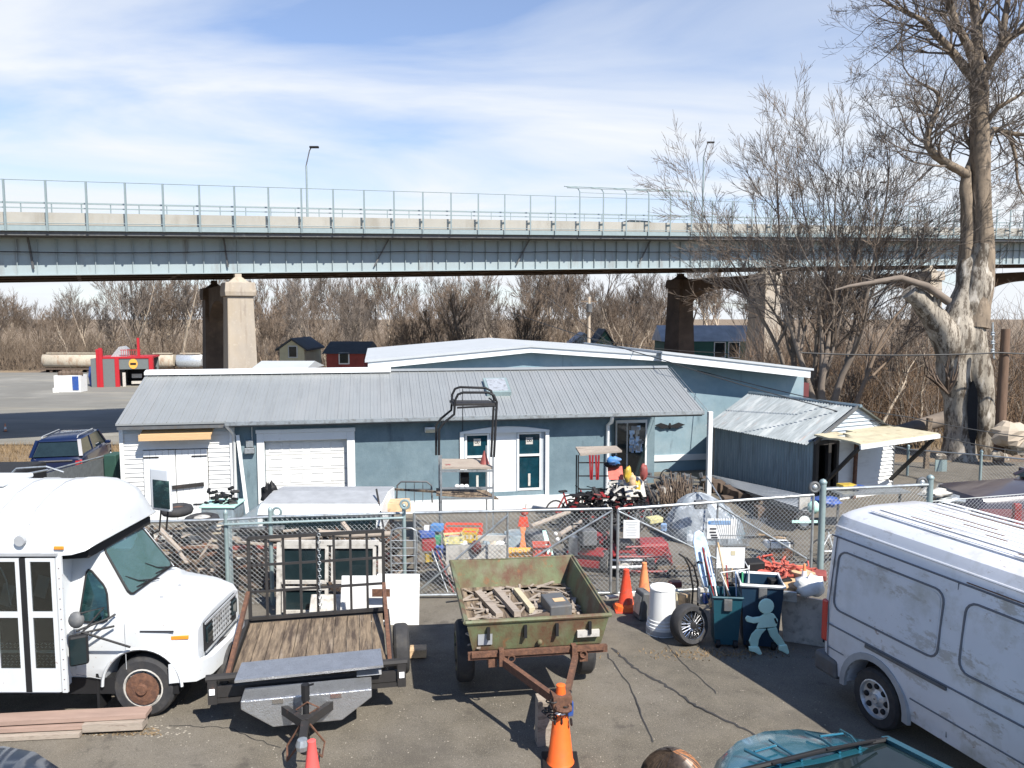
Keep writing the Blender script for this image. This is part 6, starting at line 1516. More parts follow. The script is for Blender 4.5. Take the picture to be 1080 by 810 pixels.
mb = MB(); mb.cyl((-.8, .1, .4), (.8, .1, .4), .05, n=8); mb.build('axle', M('rusty_black'), gt, local=True)
for s in (-1, 1): mb = MB(); mb.beam((s*.45, A0, zb-.1), (s*.04+.08, A0-.95, .72), .06, .09); mb.build('tongue_arm', M('rust'), gt, local=True)
mb = MB(); mb.torus((.08, A0-1.05, .7), .07, .025, 14, 6, axis='z'); mb.box(-.02, .18, A0-1.02, A0-.85, .64, .8); mb.build('lunette', M('rust'), gt, local=True)
rn = random.Random(8); mb = MB()
for k in range(26):
    a = rn.uniform(0, 6.28); c = Vector((.05+rn.uniform(-.13, .13), A0-.92+rn.uniform(-.1, .1), .66+rn.uniform(-.15, .12))); mb.torus(c, .035, .009, 8, 4, axis=rn.choice('xyz'))
mb.build('chain_bundle', M('rusty_black'), gt, local=True)
MB().obox((.17, A0-.98, .65), (.06, .05, .16)).build('blue_strap', M('blue'), gt, local=True, bevel=.01)
q = GO+Matrix.Rotation(GR, 3, 'Z')@Vector((.03, A0-1.0, 0)); solo(MB().obox((0, 0, .28), (.16, .14, .56), .2, .05), 'timber_prop', M('wood_grey'), 'weathered timber stump propping up the green trailer tongue', 'timber').location = pt(573, 784)
# scrap inside the tub: each board its own thing
GM = lambda p: GO+Matrix.Rotation(GR, 3, 'Z')@Vector(p)
def board(p, q, w_, h_, m, label, name='board', cat='board'):
    p, q = Vector(p), Vector(q); c = (p+q)/2; b = (c.x, c.y, min(p.z, q.z)-h_/2); return solo(MB().beam(p, q, w_, h_), name, M(m), label, cat, base=b)
board(GM((-.35, -.1, .93)), GM((-.55, .75, .93)), .1, .06, 'wood_grey', 'pale board slanting at the left inside the green trailer')
board(GM((-.12, -.15, .95)), GM((-.28, .8, .93)), .09, .07, 'wood_grey', 'second pale board from the left inside the green trailer')
board(GM((.1, .0, .93)), GM((.0, .8, .92)), .08, .07, 'cream', 'short yellowish board inside the green trailer')
board(GM((-.7, .85, .87)), GM((.7, .95, .87)), .12, .04, 'wood_old', 'long brown plank across the far end inside the green trailer')
board(GM((-.6, -.35, .88)), GM((.3, -.2, .95)), .06, .05, 'tank_dark', 'dark stick lying across the near boards in the green trailer')
board(GM((-.68, .2, .86)), GM((-.5, .9, .86)), .16, .03, 'tan', 'tan plywood strip along the left wall inside the green trailer')
board(GM((.55, -.3, .88)), GM((.75, -.75, 1.0)), .05, .03, 'offwhite', 'short white strip leaning in the near right corner of the green trailer')
for k in range(4): board(GM((-.55+.16*k, -.55, .86+.01*k)), GM((-.48+.16*k, -.85, .9)), .07, .06, 'wood_grey', ['leftmost', 'second', 'third', 'rightmost'][k]+' of four short blocks along the near wall in the green trailer', 'wood_block', 'block')
t = thing('ammo_box', 'dark grey metal box with a brown label in the green trailer', 'box', GM((.42, .0, .83)), GR+.1); MB().box(-.15, .15, -.24, .24, 0, .24).build('box_body', M('dark_grey'), t, local=True, bevel=.02); MB().box(-.05, .1, -.1, .02, .241, .246).build('label_card', M('tan'), t, local=True)

# ================================================================ cones
def cone(loc, h, m, label, collar=None, base='black', grp=None, r=None):
    t = thing('traffic_cone', label, 'traffic cone', loc); r = r or h*.16
    mb = MB(); mb.box(-r*1.35, r*1.35, -r*1.35, r*1.35, 0, .035); mb.build('base', M(base), t, local=True, bevel=.01)
    mb = MB(); mb.lathe((0, 0, 0), [(r*1.05, .03), (r, .05), (r*.95, .06), (r*.33, h-.04), (r*.34, h-.01), (r*.2, h)], 20); mb.build('cone_body', M(m), t, local=True, smooth=50)
    for (a, b) in (collar or []):
        f = lambda z: r*.95+(r*.33-r*.95)*(z-.06)/(h-.1)+.003
        MB().lathe((0, 0, 0), [(f(a*h), a*h), (f(b*h), b*h)], 20).build('collar', M('reflective'), t, local=True, smooth=50)
    return t
p = pt(591, 806); cone(p, .9, 'orange', 'tall orange cone with one white collar, in front of the green trailer', [(.66, .84)], r=.145)
cone((-1.95, 7.05, 0), .71, 'pink_red', 'faded pinkish red cone at the flatbed trailer tongue, cut by the bottom edge', base='pink_red', r=.12)
p = pt(660, 643); c_ = cone(p, .72, 'orange_red', 'bright red-orange cone at the left gate post, behind the white barrel', base='orange_red', r=.15)
MB().lathe((0, 0, 0), [(.21, .035), (.19, .1), (.13, .13)], 18).build('collar_ring', M('orange'), c_, local=True)
p = pt(679, 636); cone(p, .74, 'orange_faded', 'pale faded orange cone right beside the red-orange one', base='orange_faded', r=.13)
cone((fx(4, 70), 70, G(-47, 70)+.06), .75, 'orange_faded', 'tiny cone with white collar on the far parking lot at the left edge', [(.3, .6)])

# ================================================================ junk by the gate, right
p = pt(698, 667); t = thing('barrel', 'white fluted plastic barrel with hazard-taped foot, left of the spoked wheel', 'barrel', p)
mb = MB(); k = 24; prof = [(.25, 0), (.245, .14), (.232, .15), (.235, .19), (.222, .2), (.225, .24), (.215, .25), (.19, .72), (.2, .73), (.19, .745), (.01, .74)]
mb.lathe((0, 0, 0), prof, 24); mb.v = [(x*(1+(.02 if (i % 2) and z > .25 else 0)), y*(1+(.02 if (i % 2) and z > .25 else 0)), z) for i, (x, y, z) in enumerate(mb.v)]; mb.build('barrel_body', M('white_paint'), t, local=True, smooth=30)
mb = MB(); 
for a in range(24): mb.box(.0, .0, .0, .0, 0, 0) if 0 else None
mb.lathe((0, 0, 0), [(.252, .03), (.249, .1)], 24); mb.build('foot_band', M('grey'), t, local=True)
p = pt(677, 652); t = thing('plastic_case', 'dark grey case standing between the cones and the white barrel', 'case', p, .3); MB().obox((0, 0, .24), (.16, .3, .48), 0, 0, .12).build('case_shell', M('dark_grey'), t, local=True, bevel=.03); MB().obox((-.09, 0, .26), (.01, .22, .3), 0, 0, .12).build('panel', M('galv'), t, local=True)
# wire-spoked wheel leaning
p = pt(727, 680); Rm = Matrix.Rotation(radians(24), 3, 'Z') @ Matrix.Rotation(radians(-12), 3, 'X')
t = thing('spoked_wheel', 'car wheel with silver wire spokes and black tyre leaning against the teal bin', 'wheel', p)
c = Vector((0, .05, .3))
mb = MB(); mb.lathe(c, [(.21, -.1), (.27, -.11), (.3, -.07), (.305, 0), (.3, .07), (.27, .11), (.21, .1), (.21, -.1)], 32, 'y', Rm, cap=False); mb.build('tyre', M('rubber'), t, local=True, smooth=40)
mb = MB(); mb.torus(c+Rm@Vector((0, -.09, 0)), .215, .012, 32, 6, 'y', Rm)
for k in range(30):
    a = 2*pi*k/30; b = a+(.35 if k % 2 else -.35); mb.tube([c+Rm@Vector((.05*cos(b), -.1, .05*sin(b))), c+Rm@Vector((.21*cos(a), -.07, .21*sin(a)))], .006, 4)
mb.build('spokes', M('chrome'), t, local=True); mb = MB(); mb.lathe(c, [(.055, -.08), (.05, -.12), (.02, -.125)], 14, 'y', Rm); mb.build('hub', M('black'), t, local=True); mb = MB(); mb.lathe(c, [(.2, -.02), (.2, 0)], 24, 'y', Rm); mb.build('disc', M('black'), t, local=True)
def bin_(px, py, w_, d_, h_, m, rz, label, lid=False, rim=None, fill=None):
    p = pt(px, py); p.y += d_/2; t = thing('wheelie_bin', label, 'bin', p, rz); k = .8; o = MB(); th = .015
    def R_(z, s): return [(-w_/2*s, -d_/2*s, z), (w_/2*s, -d_/2*s, z), (w_/2*s, d_/2*s, z), (-w_/2*s, d_/2*s, z)]
    o.loft([R_(.04, k), R_(h_, 1)], cap=False); o.add(R_(.04, k), [(3, 2, 1, 0)]); o.loft([R_(h_, .95), R_(.08, k*.94)], cap=False); o.add(R_(.1, k*.93), [(0, 1, 2, 3)])
    a = R_(h_, 1); b = R_(h_, .95); 
    for i in range(4): o.add([a[i], a[(i+1) % 4], b[(i+1) % 4], b[i]], [(0, 1, 2, 3)])
    o.build('bin_body', M(m), t, local=True)
    mb = MB(); s = 1.06
    pts = R_(h_, 1.03); mb.tube(pts+[pts[0], pts[1]], .022 if not rim else .03, 6); mb.build('rim', M(rim or m), t, local=True)
    for s in (-1, 1): MB().cyl((s*w_*.3-.03, -d_*k/2-.01, .06), (s*w_*.3+.03, -d_*k/2-.01, .06), .06, n=14).build('caster', M('black'), t, local=True)
    MB().box(-.06, .06, -d_/2-.03, -d_/2+.01, h_-.2, h_-.02).build('handle', M('dark_grey'), t, local=True, bevel=.01)
    return t
bin_(768, 684, .42, .42, .78, 'teal_bin', radians(-6), 'dark teal bin packed with poles and tools, right of the spoked wheel')
bin_(806, 686, .6, .55, .98, 'navy_bin', radians(-10), 'large navy bin with white rim standing behind the mint figure', rim='white_paint')
# mint green child-shaped figure
p = pt(806, 689); fg = thing('play_figure', 'mint green flat running child figure leaning on the navy bin', 'figure', p+Vector((0, -.02, 0)), radians(4))
def flat(name, pts, m, par, y=0, th=.035):
    pts = [Vector((x, y, z)) for x, z in pts]; o = MB().prism(pts, (0, th, 0)).build(name, M(m), par, local=True, bevel=.012); return o
cir = lambda cx, cz, r, n=18: [(cx+r*cos(2*pi*k/n), cz+r*sin(2*pi*k/n)) for k in range(n)]
flat('head', cir(-.0, .72, .115), 'mint', fg, -.02)
flat('torso', [(-.13, .38), (.17, .4), (.19, .5), (.12, .6), (.02, .62), (-.08, .56), (-.19, .55), (-.27, .58), (-.3, .54), (-.28, .49), (-.17, .46), (-.1, .47)], 'mint', fg)
flat('leg', [(-.13, .375), (.02, .375), (-.05, .3), (-.09, .22), (-.1, .12), (-.2, .1), (-.24, .2), (-.2, .3)], 'mint_dark', fg, -.004)
flat('leg', [(.03, .375), (.17, .395), (.2, .3), (.26, .22), (.32, .12), (.24, .08), (.16, .16), (.08, .26)], 'mint_dark', fg, -.004)
flat('foot', [(-.25, .13), (-.1, .12), (-.04, .0), (-.07, -.02), (-.16, .04), (-.24, .06)], 'mint', fg, -.03); flat('foot', [(.2, .13), (.32, .14), (.36, .02), (.34, -.02), (.27, .03), (.2, .06)], 'mint', fg, -.03)
flat('arm_slot', [(.12, .53), (.15, .54), (.18, .46), (.155, .45)], 'black', fg, -.008, .01)
# leaning white door panel with dark grille
a, b = pt(826, 676), pt(880, 700); t = thing('door_panel', 'white painted panel leaning beside the navy bin, behind the van corner', 'panel', a)
mb = MB(); n = Vector((.2, -.5, 0)).normalized(); h = .72; A_, B_ = Vector((a.x, a.y, a.z)), Vector((a.x+.9, a.y-.42, a.z)); up_v = Vector((-.03, .12, h))
mb.prism([A_, B_, B_+up_v*.93, A_+up_v], (.02, .04, 0)); mb.build('board', M('offwhite'), t)
c = A_.lerp(B_, .55); mb = MB(); mb.prism([c+Vector((0, -.03, .1)), c+Vector((.2, -.12, .1)), c+Vector((.2, -.06, .52)), c+Vector((0, .03, .52))], (.005, -.015, 0)); mb.build('grille', M('black'), t)
# tools standing in the teal bin
def stick(p0, p1, r, m, label, name='pole', cat='pole'):
    p0, p1 = Vector(p0), Vector(p1); o = solo(MB().tube([p0, p1], r, 7), name, M(m), label, cat, base=p0, smooth=60); return o
B1 = at(768, 640, 10.95)
sticks = [((757, 628), (741, 577), .012, 'red', 'thin red pole standing leftmost in the teal bin'), ((760, 630), (746, 580), .013, 'white_paint', 'white pole just right of the red one in the teal bin'), ((772, 630), (757, 572), .015, 'tan', 'long tan handle leaning left in the teal bin'),
          ((766, 630), (762, 598), .012, 'silver', 'short silver rod in the teal bin'), ((778, 630), (776, 602), .014, 'sky_board', 'pale blue tube upright in the teal bin'), ((783, 630), (783, 603), .016, 'green', 'short green handle upright in the teal bin'),
          ((788, 632), (790, 596), .01, 'white_paint', 'thin white rod at the right side of the teal bin'), ((753, 632), (733, 592), .012, 'dark_grey', 'dark grey handle leaning far left out of the teal bin'), ((770, 632), (766, 596), .012, 'red', 'short red handle in the middle of the teal bin')]
for (a, b, r, m, lb) in sticks: stick(at(*a, 11.15)+Vector((0, 0, -.25)), at(*b, 11.4), r, m, lb)
t = thing('cart', 'white wire caddy rack resting on top of the teal bin', 'rack', at(772, 606, 11.3)); mb = MB()
a, b, c, d = at(760, 604, 11.2), at(790, 600, 11.2), at(790, 626, 11.2), at(770, 628, 11.2); mb.tube([a, b, c], .01, 5); mb.tube([a, d], .01, 5); mb.tube([a+Vector((0, .25, .05)), b+Vector((0, .25, .05)), b], .01, 5); mb.build('wire_frame', M('white_paint'), t)
# pale blue board / surf shape
a = at(749, 625, 11.6); t = thing('plastic_board', 'pale blue rounded plastic board leaning on the gate behind the bins', 'board', a)
P2 = [(-.1, -.0), (.12, -.0), (.1, .5), (.06, .8), (.02, .95), (-.05, 1.0), (-.13, .95), (-.16, .8), (-.15, .5)]
mb = MB(); mb.prism([a+Vector((x-.1*z*.9, .25*z, z*.93)) for x, z in P2], (0, .03, 0)); mb.build('board', M('sky_board'), t, bevel=.01); mb = MB(); mb.beam(a+Vector((-.02, -.03, .1)), a+Vector((-.1, .1, .68)), .035, .02); mb.build('strap', M('black'), t)
# fan rake
a = at(772, 598, 11.9); t = thing('fan_rake', 'wide galvanised fan rake standing tines up in front of the gate', 'rake', a); mb = MB(); top = []
for k in range(20):
    f = (k-9.5)/9.5; e = a+Vector((f*.42+.12, .02, .82-.02*f*f)); mb.tube([a+Vector((f*.03, 0, .0)), a+Vector((f*.22+.05, .01, .42)), e, e+Vector((0, -.03, -.03))], .0045, 4)
mb.beam(a+Vector((-.14, -.01, .36)), a+Vector((.27, -.01, .36)), .012, .02); mb.beam(a+Vector((-.22, -.01, .52)), a+Vector((.36, -.01, .52)), .012, .012); mb.build('tines', M('galv'), t)
mb = MB(); mb.tube([a+Vector((0, 0, .05)), a+Vector((0, -.1, -.6))], .014, 6); mb.build('handle', M('tan'), t)
# yard signs
def sign(px0, py0, px1, py1, Y, label, m='white_paint', lines=None, hdr=None, legs=True):
    a, b = at(px0, py1, Y), at(px1, py0, Y); t = thing('yard_sign', label, 'sign', ((a.x+b.x)/2, Y, G(a.x, Y)))
    MB().box(a.x, b.x, Y-.01, Y+.005, a.z, b.z).build('board', M(m), t)
    if legs: mb = MB(); mb.tube([((a.x+b.x)/2-.05, Y+.015, G(a.x, Y)), ((a.x+b.x)/2-.05, Y+.015, b.z-.05)], .01, 5); mb.tube([((a.x+b.x)/2+.1, Y+.015, G(a.x, Y)), ((a.x+b.x)/2+.1, Y+.015, b.z-.05)], .01, 5); mb.build('leg', M('galv'), t)
    return t, a, b
t, a, b = sign(745.5, 547, 777, 568, 12.6, 'white sign with a blue heading band tied to the gate behind the rake')
MB().box(a.x+.02, b.x-.1, 12.585, 12.589, b.z-.1, b.z-.03).build('heading_band', M('light_blue'), t)
rn = random.Random(4)
mb = MB()
for (f, z) in ((.12, .16), (.1, .22), (.2, .27), (.26, .31)): x = a.x+.02+.5*f*.4; mb.box(x, x+.11, 12.585, 12.589, b.z-z-.025, b.z-z)
mb.build('lettering', M('ink'), t); MB().ball((a.x+.035, 12.585, b.z-.065), .025, 8, 6, (1, .2, 1)).build('emblem', M('ink_blue'), t)
t, a, b = sign(755.5, 577.5, 785.5, 599, 11.6, 'plain white board with yellowed stain standing behind the teal bin'); MB().box((a.x+b.x)/2, (a.x+b.x)/2+.07, 11.585, 11.589, b.z-.12, b.z-.05).build('stain', M('cream'), t)
# hand truck
a = pt(732, 655); t = thing('hand_truck', 'black tubular hand truck behind the spoked wheel', 'hand truck', a); mb = MB(); pz = lambda px, py: at(px, py, 11.7)
mb.tube([pz(728, 660), pz(731, 620), pz(727, 598), pz(722, 588), pz(716, 584)], .016, 6); mb.tube([pz(736, 660), pz(736, 615), pz(732, 598), pz(724, 588)], .016, 6); mb.tube([pz(729, 612), pz(737, 614)], .012, 6); mb.tube([pz(731, 598), pz(737, 592), pz(741, 594)], .012, 6); mb.build('frame', M('black'), t, smooth=60)
MB().box(a.x-.18, a.x+.18, 11.5, 11.72, a.z, a.z+.02).build('toe_plate', M('black'), t)
# heap behind the bins: individual bits
def lump(px, py, Y, r, sc, m, label, name, cat, seed=0, n=14, jag=.25):
    c = at(px, py, Y); q = random.Random(seed); mb = MB(); mb.ball((0, 0, 0), r, n, 9, sc); mb.v = [tuple(Vector(v)*q.uniform(1-jag, 1+jag)) for v in mb.v]; mb.move(c); return solo(mb, name, M(m), label, cat, smooth=80)
def bx_(px, py, Y, size, m, label, name, cat, rz=0, tilt=0, bevel=.01): c = at(px, py, Y); mb = MB().obox(c, size, rz, tilt); return solo(mb, name, M(m), label, cat, bevel=bevel)
t = thing('rope_heap', 'tangled salmon red hoses and cloth heaped behind the navy bin', 'rope', at(818, 612, 11.8)); mb = MB(); rn = random.Random(12); 
for k in range(34):
    c = at(rn.uniform(798, 850), rn.uniform(598, 612), rn.uniform(11.5, 12.1)); P_ = [c]
    for j in range(7): P_.append(P_[-1]+Vector((rn.gauss(0, .09), rn.gauss(0, .06), rn.gauss(0, .035))))
    mb.tube(P_, .018, 5)
mb.build('hose', M('salmon'), t, smooth=60); 
mb = MB(); c = at(826, 612, 11.9); mb.ball(c, .34, 14, 8, (1.1, .7, .35)); q = random.Random(3); mb.v = [tuple(c+(Vector(v)-c)*q.uniform(.8, 1.15)) for v in mb.v]; mb.build('cloth', M('red'), t)
bx_(794, 597, 11.7, (.3, .25, .2), 'black', 'black box on the heap behind the navy bin', 'tool_case', 'case', .2, bevel=.03)
bx_(836, 618, 11.2, (.42, .3, .1), 'cardboard', 'flattened cardboard box right of the navy bin rim', 'cardboard_box', 'box', -.3, .2)
bx_(846, 610, 11.5, (.3, .25, .22), 'tan', 'tan open carton on the heap beside the van corner', 'cardboard_box', 'box', .4)
bx_(822, 612, 11.3, (.34, .16, .07), 'black', 'flat black tray on the cardboard behind the navy bin', 'tray', 'tray', .1)
bx_(790, 607, 11.6, (.22, .2, .12), 'grey_plastic', 'grey tub behind the teal bin tools', 'tub', 'tub', .5)
lump(783, 606, 11.55, .09, (1, .8, .6), 'blue', 'small blue plastic scoop beside the grey tub', 'scoop', 'scoop', 2)
lump(855, 618, 11.0, .2, (1.1, .8, .8), 'white_paint', 'white crumpled bag at the van corner', 'bag', 'bag', 4)
bx_(833, 629, 10.95, (.2, .05, .16), 'galv', 'small clear plastic box on the white panel edge', 'plastic_box', 'box', -.3)
p = at(848, 612, 11.3); cone(p+Vector((0, 0, -.1)), .36, 'orange_faded', 'small worn orange and white cone on top of the heap by the van', [(.35, .7)], base='orange_faded')
bx_(716, 628, 12.0, (.18, .14, .12), 'cream', 'yellow carton between the white barrel and the hand truck', 'carton', 'box', .3); bx_(712, 616, 12.2, (.2, .12, .1), 'maroon', 'maroon box behind the white barrel', 'carton', 'box', .1)
bx_(722, 632, 11.9, (.14, .14, .2), 'tan', 'tan paper sack beside the hand truck', 'sack', 'bag', .7); bx_(741, 628, 11.6, (.13, .1, .26), 'offwhite', 'white jug between the hand truck and the teal bin', 'jug', 'jug', .2); bx_(746, 631, 11.5, (.12, .1, .14), 'blue', 'blue jug with tan rag left of the teal bin', 'jug', 'jug', .1)
lump(753, 636, 11.2, .08, (1, .7, 1), 'tan', 'tan rag hanging at the left edge of the teal bin', 'rag', 'rag', 6)
board(pt(693, 612)+Vector((0, 0, .25)), pt(745, 610)+Vector((0, 0, .25)), .05, .06, 'wood_old', 'thin brown lath lying behind the white barrel')
a, b = pt(638, 636), pt(672, 633); board(a+Vector((0, -.1, .14)), b+Vector((0, -.1, .16)), .1, .035, 'offwhite', 'pale plank lying across the foot of the red-orange cone')
a, b = at(437, 646, 13), at(472, 645, 13); board(a, b, .1, .05, 'wood_grey', 'grey plank lying under the left gate corner')
# dead weeds and grit by the fence line
mb = MB(); rn = random.Random(31)
for k in range(260):
    p = pt(rn.gauss(760, 40), rn.gauss(690, 3)); h = rn.uniform(.01, .05); mb.add([p+Vector((-.01, 0, 0)), p+Vector((.012, 0, 0)), p+Vector((rn.uniform(-.05, .05), rn.uniform(-.05, .05), h))], [(0, 1, 2)])
for k in range(700):
    p = pt(rn.uniform(0, 170), rn.uniform(768, 776)); mb.add([p+Vector((-.012, 0, 0)), p+Vector((.012, 0, .003)), p+Vector((rn.uniform(-.05, .05), rn.uniform(-.03, .03), .012))], [(0, 1, 2)])
stuff(mb.build('leaf_litter', M('dry_grass')), 'dead leaf litter beside the bins and the stacked boards', 'litter')

# ================================================================ board stack at the bus
def bb(px0, py0, px1, py1, z, w_, h_, m, label):
    a, b = atz(px0, py0, z), atz(px1, py1, z); board(a, b, w_, h_, m, label)
bb(-60, 762, 157, 751, .17, .2, .05, 'board_pink', 'top pinkish brown board of the stack beside the bus door')
bb(-60, 770, 95, 763, .1, .16, .05, 'board_pink', 'middle brown board on the left of the stack beside the bus')
bb(90, 765, 153, 762, .09, .16, .09, 'wood_grey', 'weathered grey board at the right of the stack beside the bus')
bb(-60, 778, 88, 771, .035, .2, .05, 'wood_grey', 'lowest grey board of the stack beside the bus')
# block under the trailer
p = pt(448, 688); bx_(441, 687, 10.6, (.24, .2, .12), 'tan', 'light wooden chock block right of the flatbed trailer wheel', 'wood_block', 'block', .1)
# ================================================================ leaning windows and white panels behind the ramp
def frame_thing(px0, py0, px1, py1, Y, label, panes, m='offwhite', glass='glass_dark', lean=.25, name='window_frame'):
    a, b = at(px0, py1, Y), at(px1, py0, Y); t = thing(name, label, 'window', ((a.x+b.x)/2, Y, G(a.x, Y))); h = b.z-a.z; w_ = b.x-a.x
    L_ = lambda x, z, o=0: Vector((a.x+x, Y+lean*z/h*.6+o, a.z+z)); mb = MB()
    mb.beam(L_(0, 0), L_(0, h), .07, .07); mb.beam(L_(w_, 0), L_(w_, h), .07, .07); mb.beam(L_(.035, h), L_(w_-.035, h), .07, .07); mb.beam(L_(.035, 0), L_(w_-.035, 0), .07, .07)
    for (x0, x1, z0, z1) in panes:
        mb.beam(L_(x0*w_, z0*h, -.01), L_(x0*w_, z1*h, -.01), .05, .05); mb.beam(L_(x1*w_, z0*h, -.01), L_(x1*w_, z1*h, -.01), .05, .05); mb.beam(L_(x0*w_, z1*h, -.012), L_(x1*w_, z1*h, -.012), .05, .05); mb.beam(L_(x0*w_, z0*h, -.012), L_(x1*w_, z0*h, -.012), .05, .05)
        q = MB().patch(L_(x0*w_, z0*h, .01), L_(x1*w_, z0*h, .01), L_(x1*w_, z1*h, .01), L_(x0*w_, z1*h, .01)); q.build('pane', M(glass), t)
    mb.build('sash', M(m), t); return t
frame_thing(294, 575, 400, 655, 12.2, 'large weathered white double window frame leaning behind the mesh ramp', [(.03, .47, .5, .95), (.53, .94, .5, .95), (.05, .47, .12, .42)])
def panel(px0, py0, px1, py1, Y, m, label, name='panel', lean=.2, th=.03):
    a, b = at(px0, py1, Y), at(px1, py0, Y); h = b.z-a.z; mb = MB(); mb.prism([(a.x, Y, a.z), (b.x, Y, a.z), (b.x, Y+lean, b.z), (a.x, Y+lean, b.z)], (0, th, 0)); return solo(mb, name, M(m), label, 'panel', bevel=.012)
panel(358, 612, 413, 656, 11.7, 'siding_white', 'white panelled door sheet directly behind the right half of the ramp')
panel(396, 610, 441, 668, 11.9, 'white_paint', 'tall white appliance panel sticking out right of the ramp')
c = at(402, 625, 11.65); solo(MB().box(c.x-.14, c.x+.14, c.y-.02, c.y, c.z-.06, c.z+.06), 'rusty_plate', M('rust'), 'small rusty plate fixed behind the ramp bars', 'plate')
panel(325, 632, 378, 652, 11.85, 'offwhite', 'low off-white slotted board at the foot of the window frame')
for (px0, py0, px1, py1, m, lb) in ((337, 562, 412, 563, 'wood_grey', 'grey weathered log lying along the top of the fence rail, right part'), (285, 568, 340, 565, 'wood_grey', 'grey plank along the fence top, left of the log')):
    a, b = at(px0, py0, 12.9), at(px1, py1, 12.9); solo(MB().tube([a, a.lerp(b, .5)+Vector((0, 0, -.03)), b], [.06, .07, .05], 8), 'log', M(m), lb, 'log', smooth=60)
# hooped tube frame right of the ramp
t = thing('tube_frame', 'bent galvanised tube hoop standing right of the ramp gate', 'frame', pt(427, 650)); P_ = lambda a, b: at(a, b, 12.4)
mb = MB(); mb.tube([P_(413, 620), P_(412, 566), P_(414, 559), P_(420, 557), P_(434, 557), P_(439, 560), P_(440, 568), P_(438, 615)], .014, 7); mb.build('hoop', M('galv'), t, smooth=60)
mb = MB()
for k in range(6): mb.tube([P_(412, 570+k*8), P_(440, 570+k*8)], .007, 5)
mb.build('rungs', M('galv'), t)
# ================================================================ truck cap
a, b = at(265, 545, 14.6), at(400, 541, 14.9); t = thing('camper_shell', 'silver and white fibreglass pickup camper shell lying behind the fence', 'camper shell', ((a.x+b.x)/2, 15.2, G(0, 15)))
zt_ = at(330, 529, 15).z; zb_ = at(330, 543, 14.6).z; X0, X1 = at(256, 540, 14.6).x, at(402, 540, 14.6).x
mb = MB(); mb.loft([[(X0+.28, y, z) for y, z in ((14.6, zb_-.35), (14.6, zb_), (14.66, zt_-.08), (14.8, zt_-.01), (15.6, zt_+.07), (16.3, zt_), (16.3, zb_-.35))], [(X1, y, z) for y, z in ((14.6, zb_-.35), (14.6, zb_), (14.66, zt_-.08), (14.8, zt_-.01), (15.6, zt_+.07), (16.3, zt_), (16.3, zb_-.35))]]); mb.build('cap_shell', M('cap_white'), t, smooth=30)
MB().prism([(X0+.3, 14.84, zt_), (X1-.02, 14.84, zt_), (X1-.02, 15.6, zt_+.075), (X0+.3, 15.6, zt_+.075)], (0, 0, .012)).build('roof_panel', M('grey'), t); MB().prism([(X0+.3, 15.6, zt_+.075), (X1-.02, 15.6, zt_+.075), (X1-.02, 16.28, zt_+.01), (X0+.3, 16.28, zt_+.01)], (0, 0, .012)).build('roof_panel', M('grey'), t)
mb = MB(); mb.loft([[(X0-.1, y, zb_-.5) for y in (14.55, 16.3)]+[(X0-.1, 16.3, zb_-.1), (X0-.1, 14.55, zb_-.1)], [(X0+.29, y, zb_-.5) for y in (14.58, 16.3)]+[(X0+.29, 16.3, zt_), (X0+.29, 14.58, zt_)]]); mb.build('front_slope', M('grey_plastic'), t)
MB().box(X0+.4, X1-.1, 14.58, 14.6, zb_-.3, zb_-.05).build('side_window', M('glass_dark'), t); MB().box(X0+.3, X1+.02, 14.57, 14.6, zb_-.03, zb_).build('trim', M('dark_grey'), t)
MB().box(X0, X1, 14.7, 16.2, G(0, 15), zb_-.36).build('support', M('tank_dark'), t)
bx_(327, 526, 15.5, (.75, .5, .05), 'white_paint', 'white lid lying on top of the camper shell', 'lid', 'lid')
lump(283, 520, 15.6, .2, (.7, .6, 1.0), 'black', 'black engine part standing at the left on the camper shell', 'engine_part', 'engine part', 5, jag=.45)
solo(MB().tube([at(397, 516, 15.2), at(405, 560, 14.2)], .02, 6), 'iron_bar', M('rusty_black'), 'thin dark iron bar leaning right of the camper shell', 'bar')
bx_(420, 533, 15.6, (.5, .4, .2), 'tan', 'tan weathered board stack right of the camper shell', 'board_stack', 'boards', .2); 
# ================================================================ things behind the fence on the left
t = thing('storage_tub', 'pale green lidded tub carrying black engine parts, in front of the double doors', 'tub', pt(231, 560)); a = at(216, 545, 15.2); b = at(250, 531, 15.2)
MB().box(a.x, b.x, 15.0, 15.6, G(a.x, 15), b.z-.04).build('tub_body', M('grey_plastic'), t, bevel=.04); MB().box(a.x-.03, b.x+.03, 14.97, 15.63, b.z-.05, b.z).build('lid', M('mint_dark'), t, bevel=.02)
t = thing('engine_parts', 'pile of black engine manifolds on the pale green tub', 'engine part', at(230, 530, 15.3)); mb = MB(); rn = random.Random(2)
for k in range(30): c = at(rn.uniform(221, 246), rn.uniform(517, 530), 15.3)+Vector((0, rn.uniform(-.2, .2), 0)); mb.tube([c, c+Vector((rn.gauss(0, .09), rn.gauss(0, .08), rn.gauss(0, .05)))], .035, 6)
mb.build('manifolds', M('black'), t)
c = at(187, 538, 14.6); t = thing('tyre', 'old tyre with rusty orange rim lying flat, left of the pale green tub', 'tyre', c); mb = MB(); mb.torus(c, .2, .1, 22, 8, 'z'); mb.build('rubber', M('rubber'), t, smooth=60); MB().lathe(c, [(.14, -.02), (.13, .05), (.05, .07), (.01, .07)], 14).build('rim', M('rust'), t, smooth=50)
c = at(213, 548, 14.2); t = thing('tyre', 'flat-lying tyre holding a white rag, below the pale green tub', 'tyre', c); mb = MB(); mb.torus(c, .24, .08, 22, 8, 'z'); mb.build('rubber', M('rubber'), t, smooth=60); mb = MB(); mb.ball(c+Vector((0, 0, .03)), .16, 10, 6, (1, 1, .35)); mb.build('rag', M('offwhite'), t)
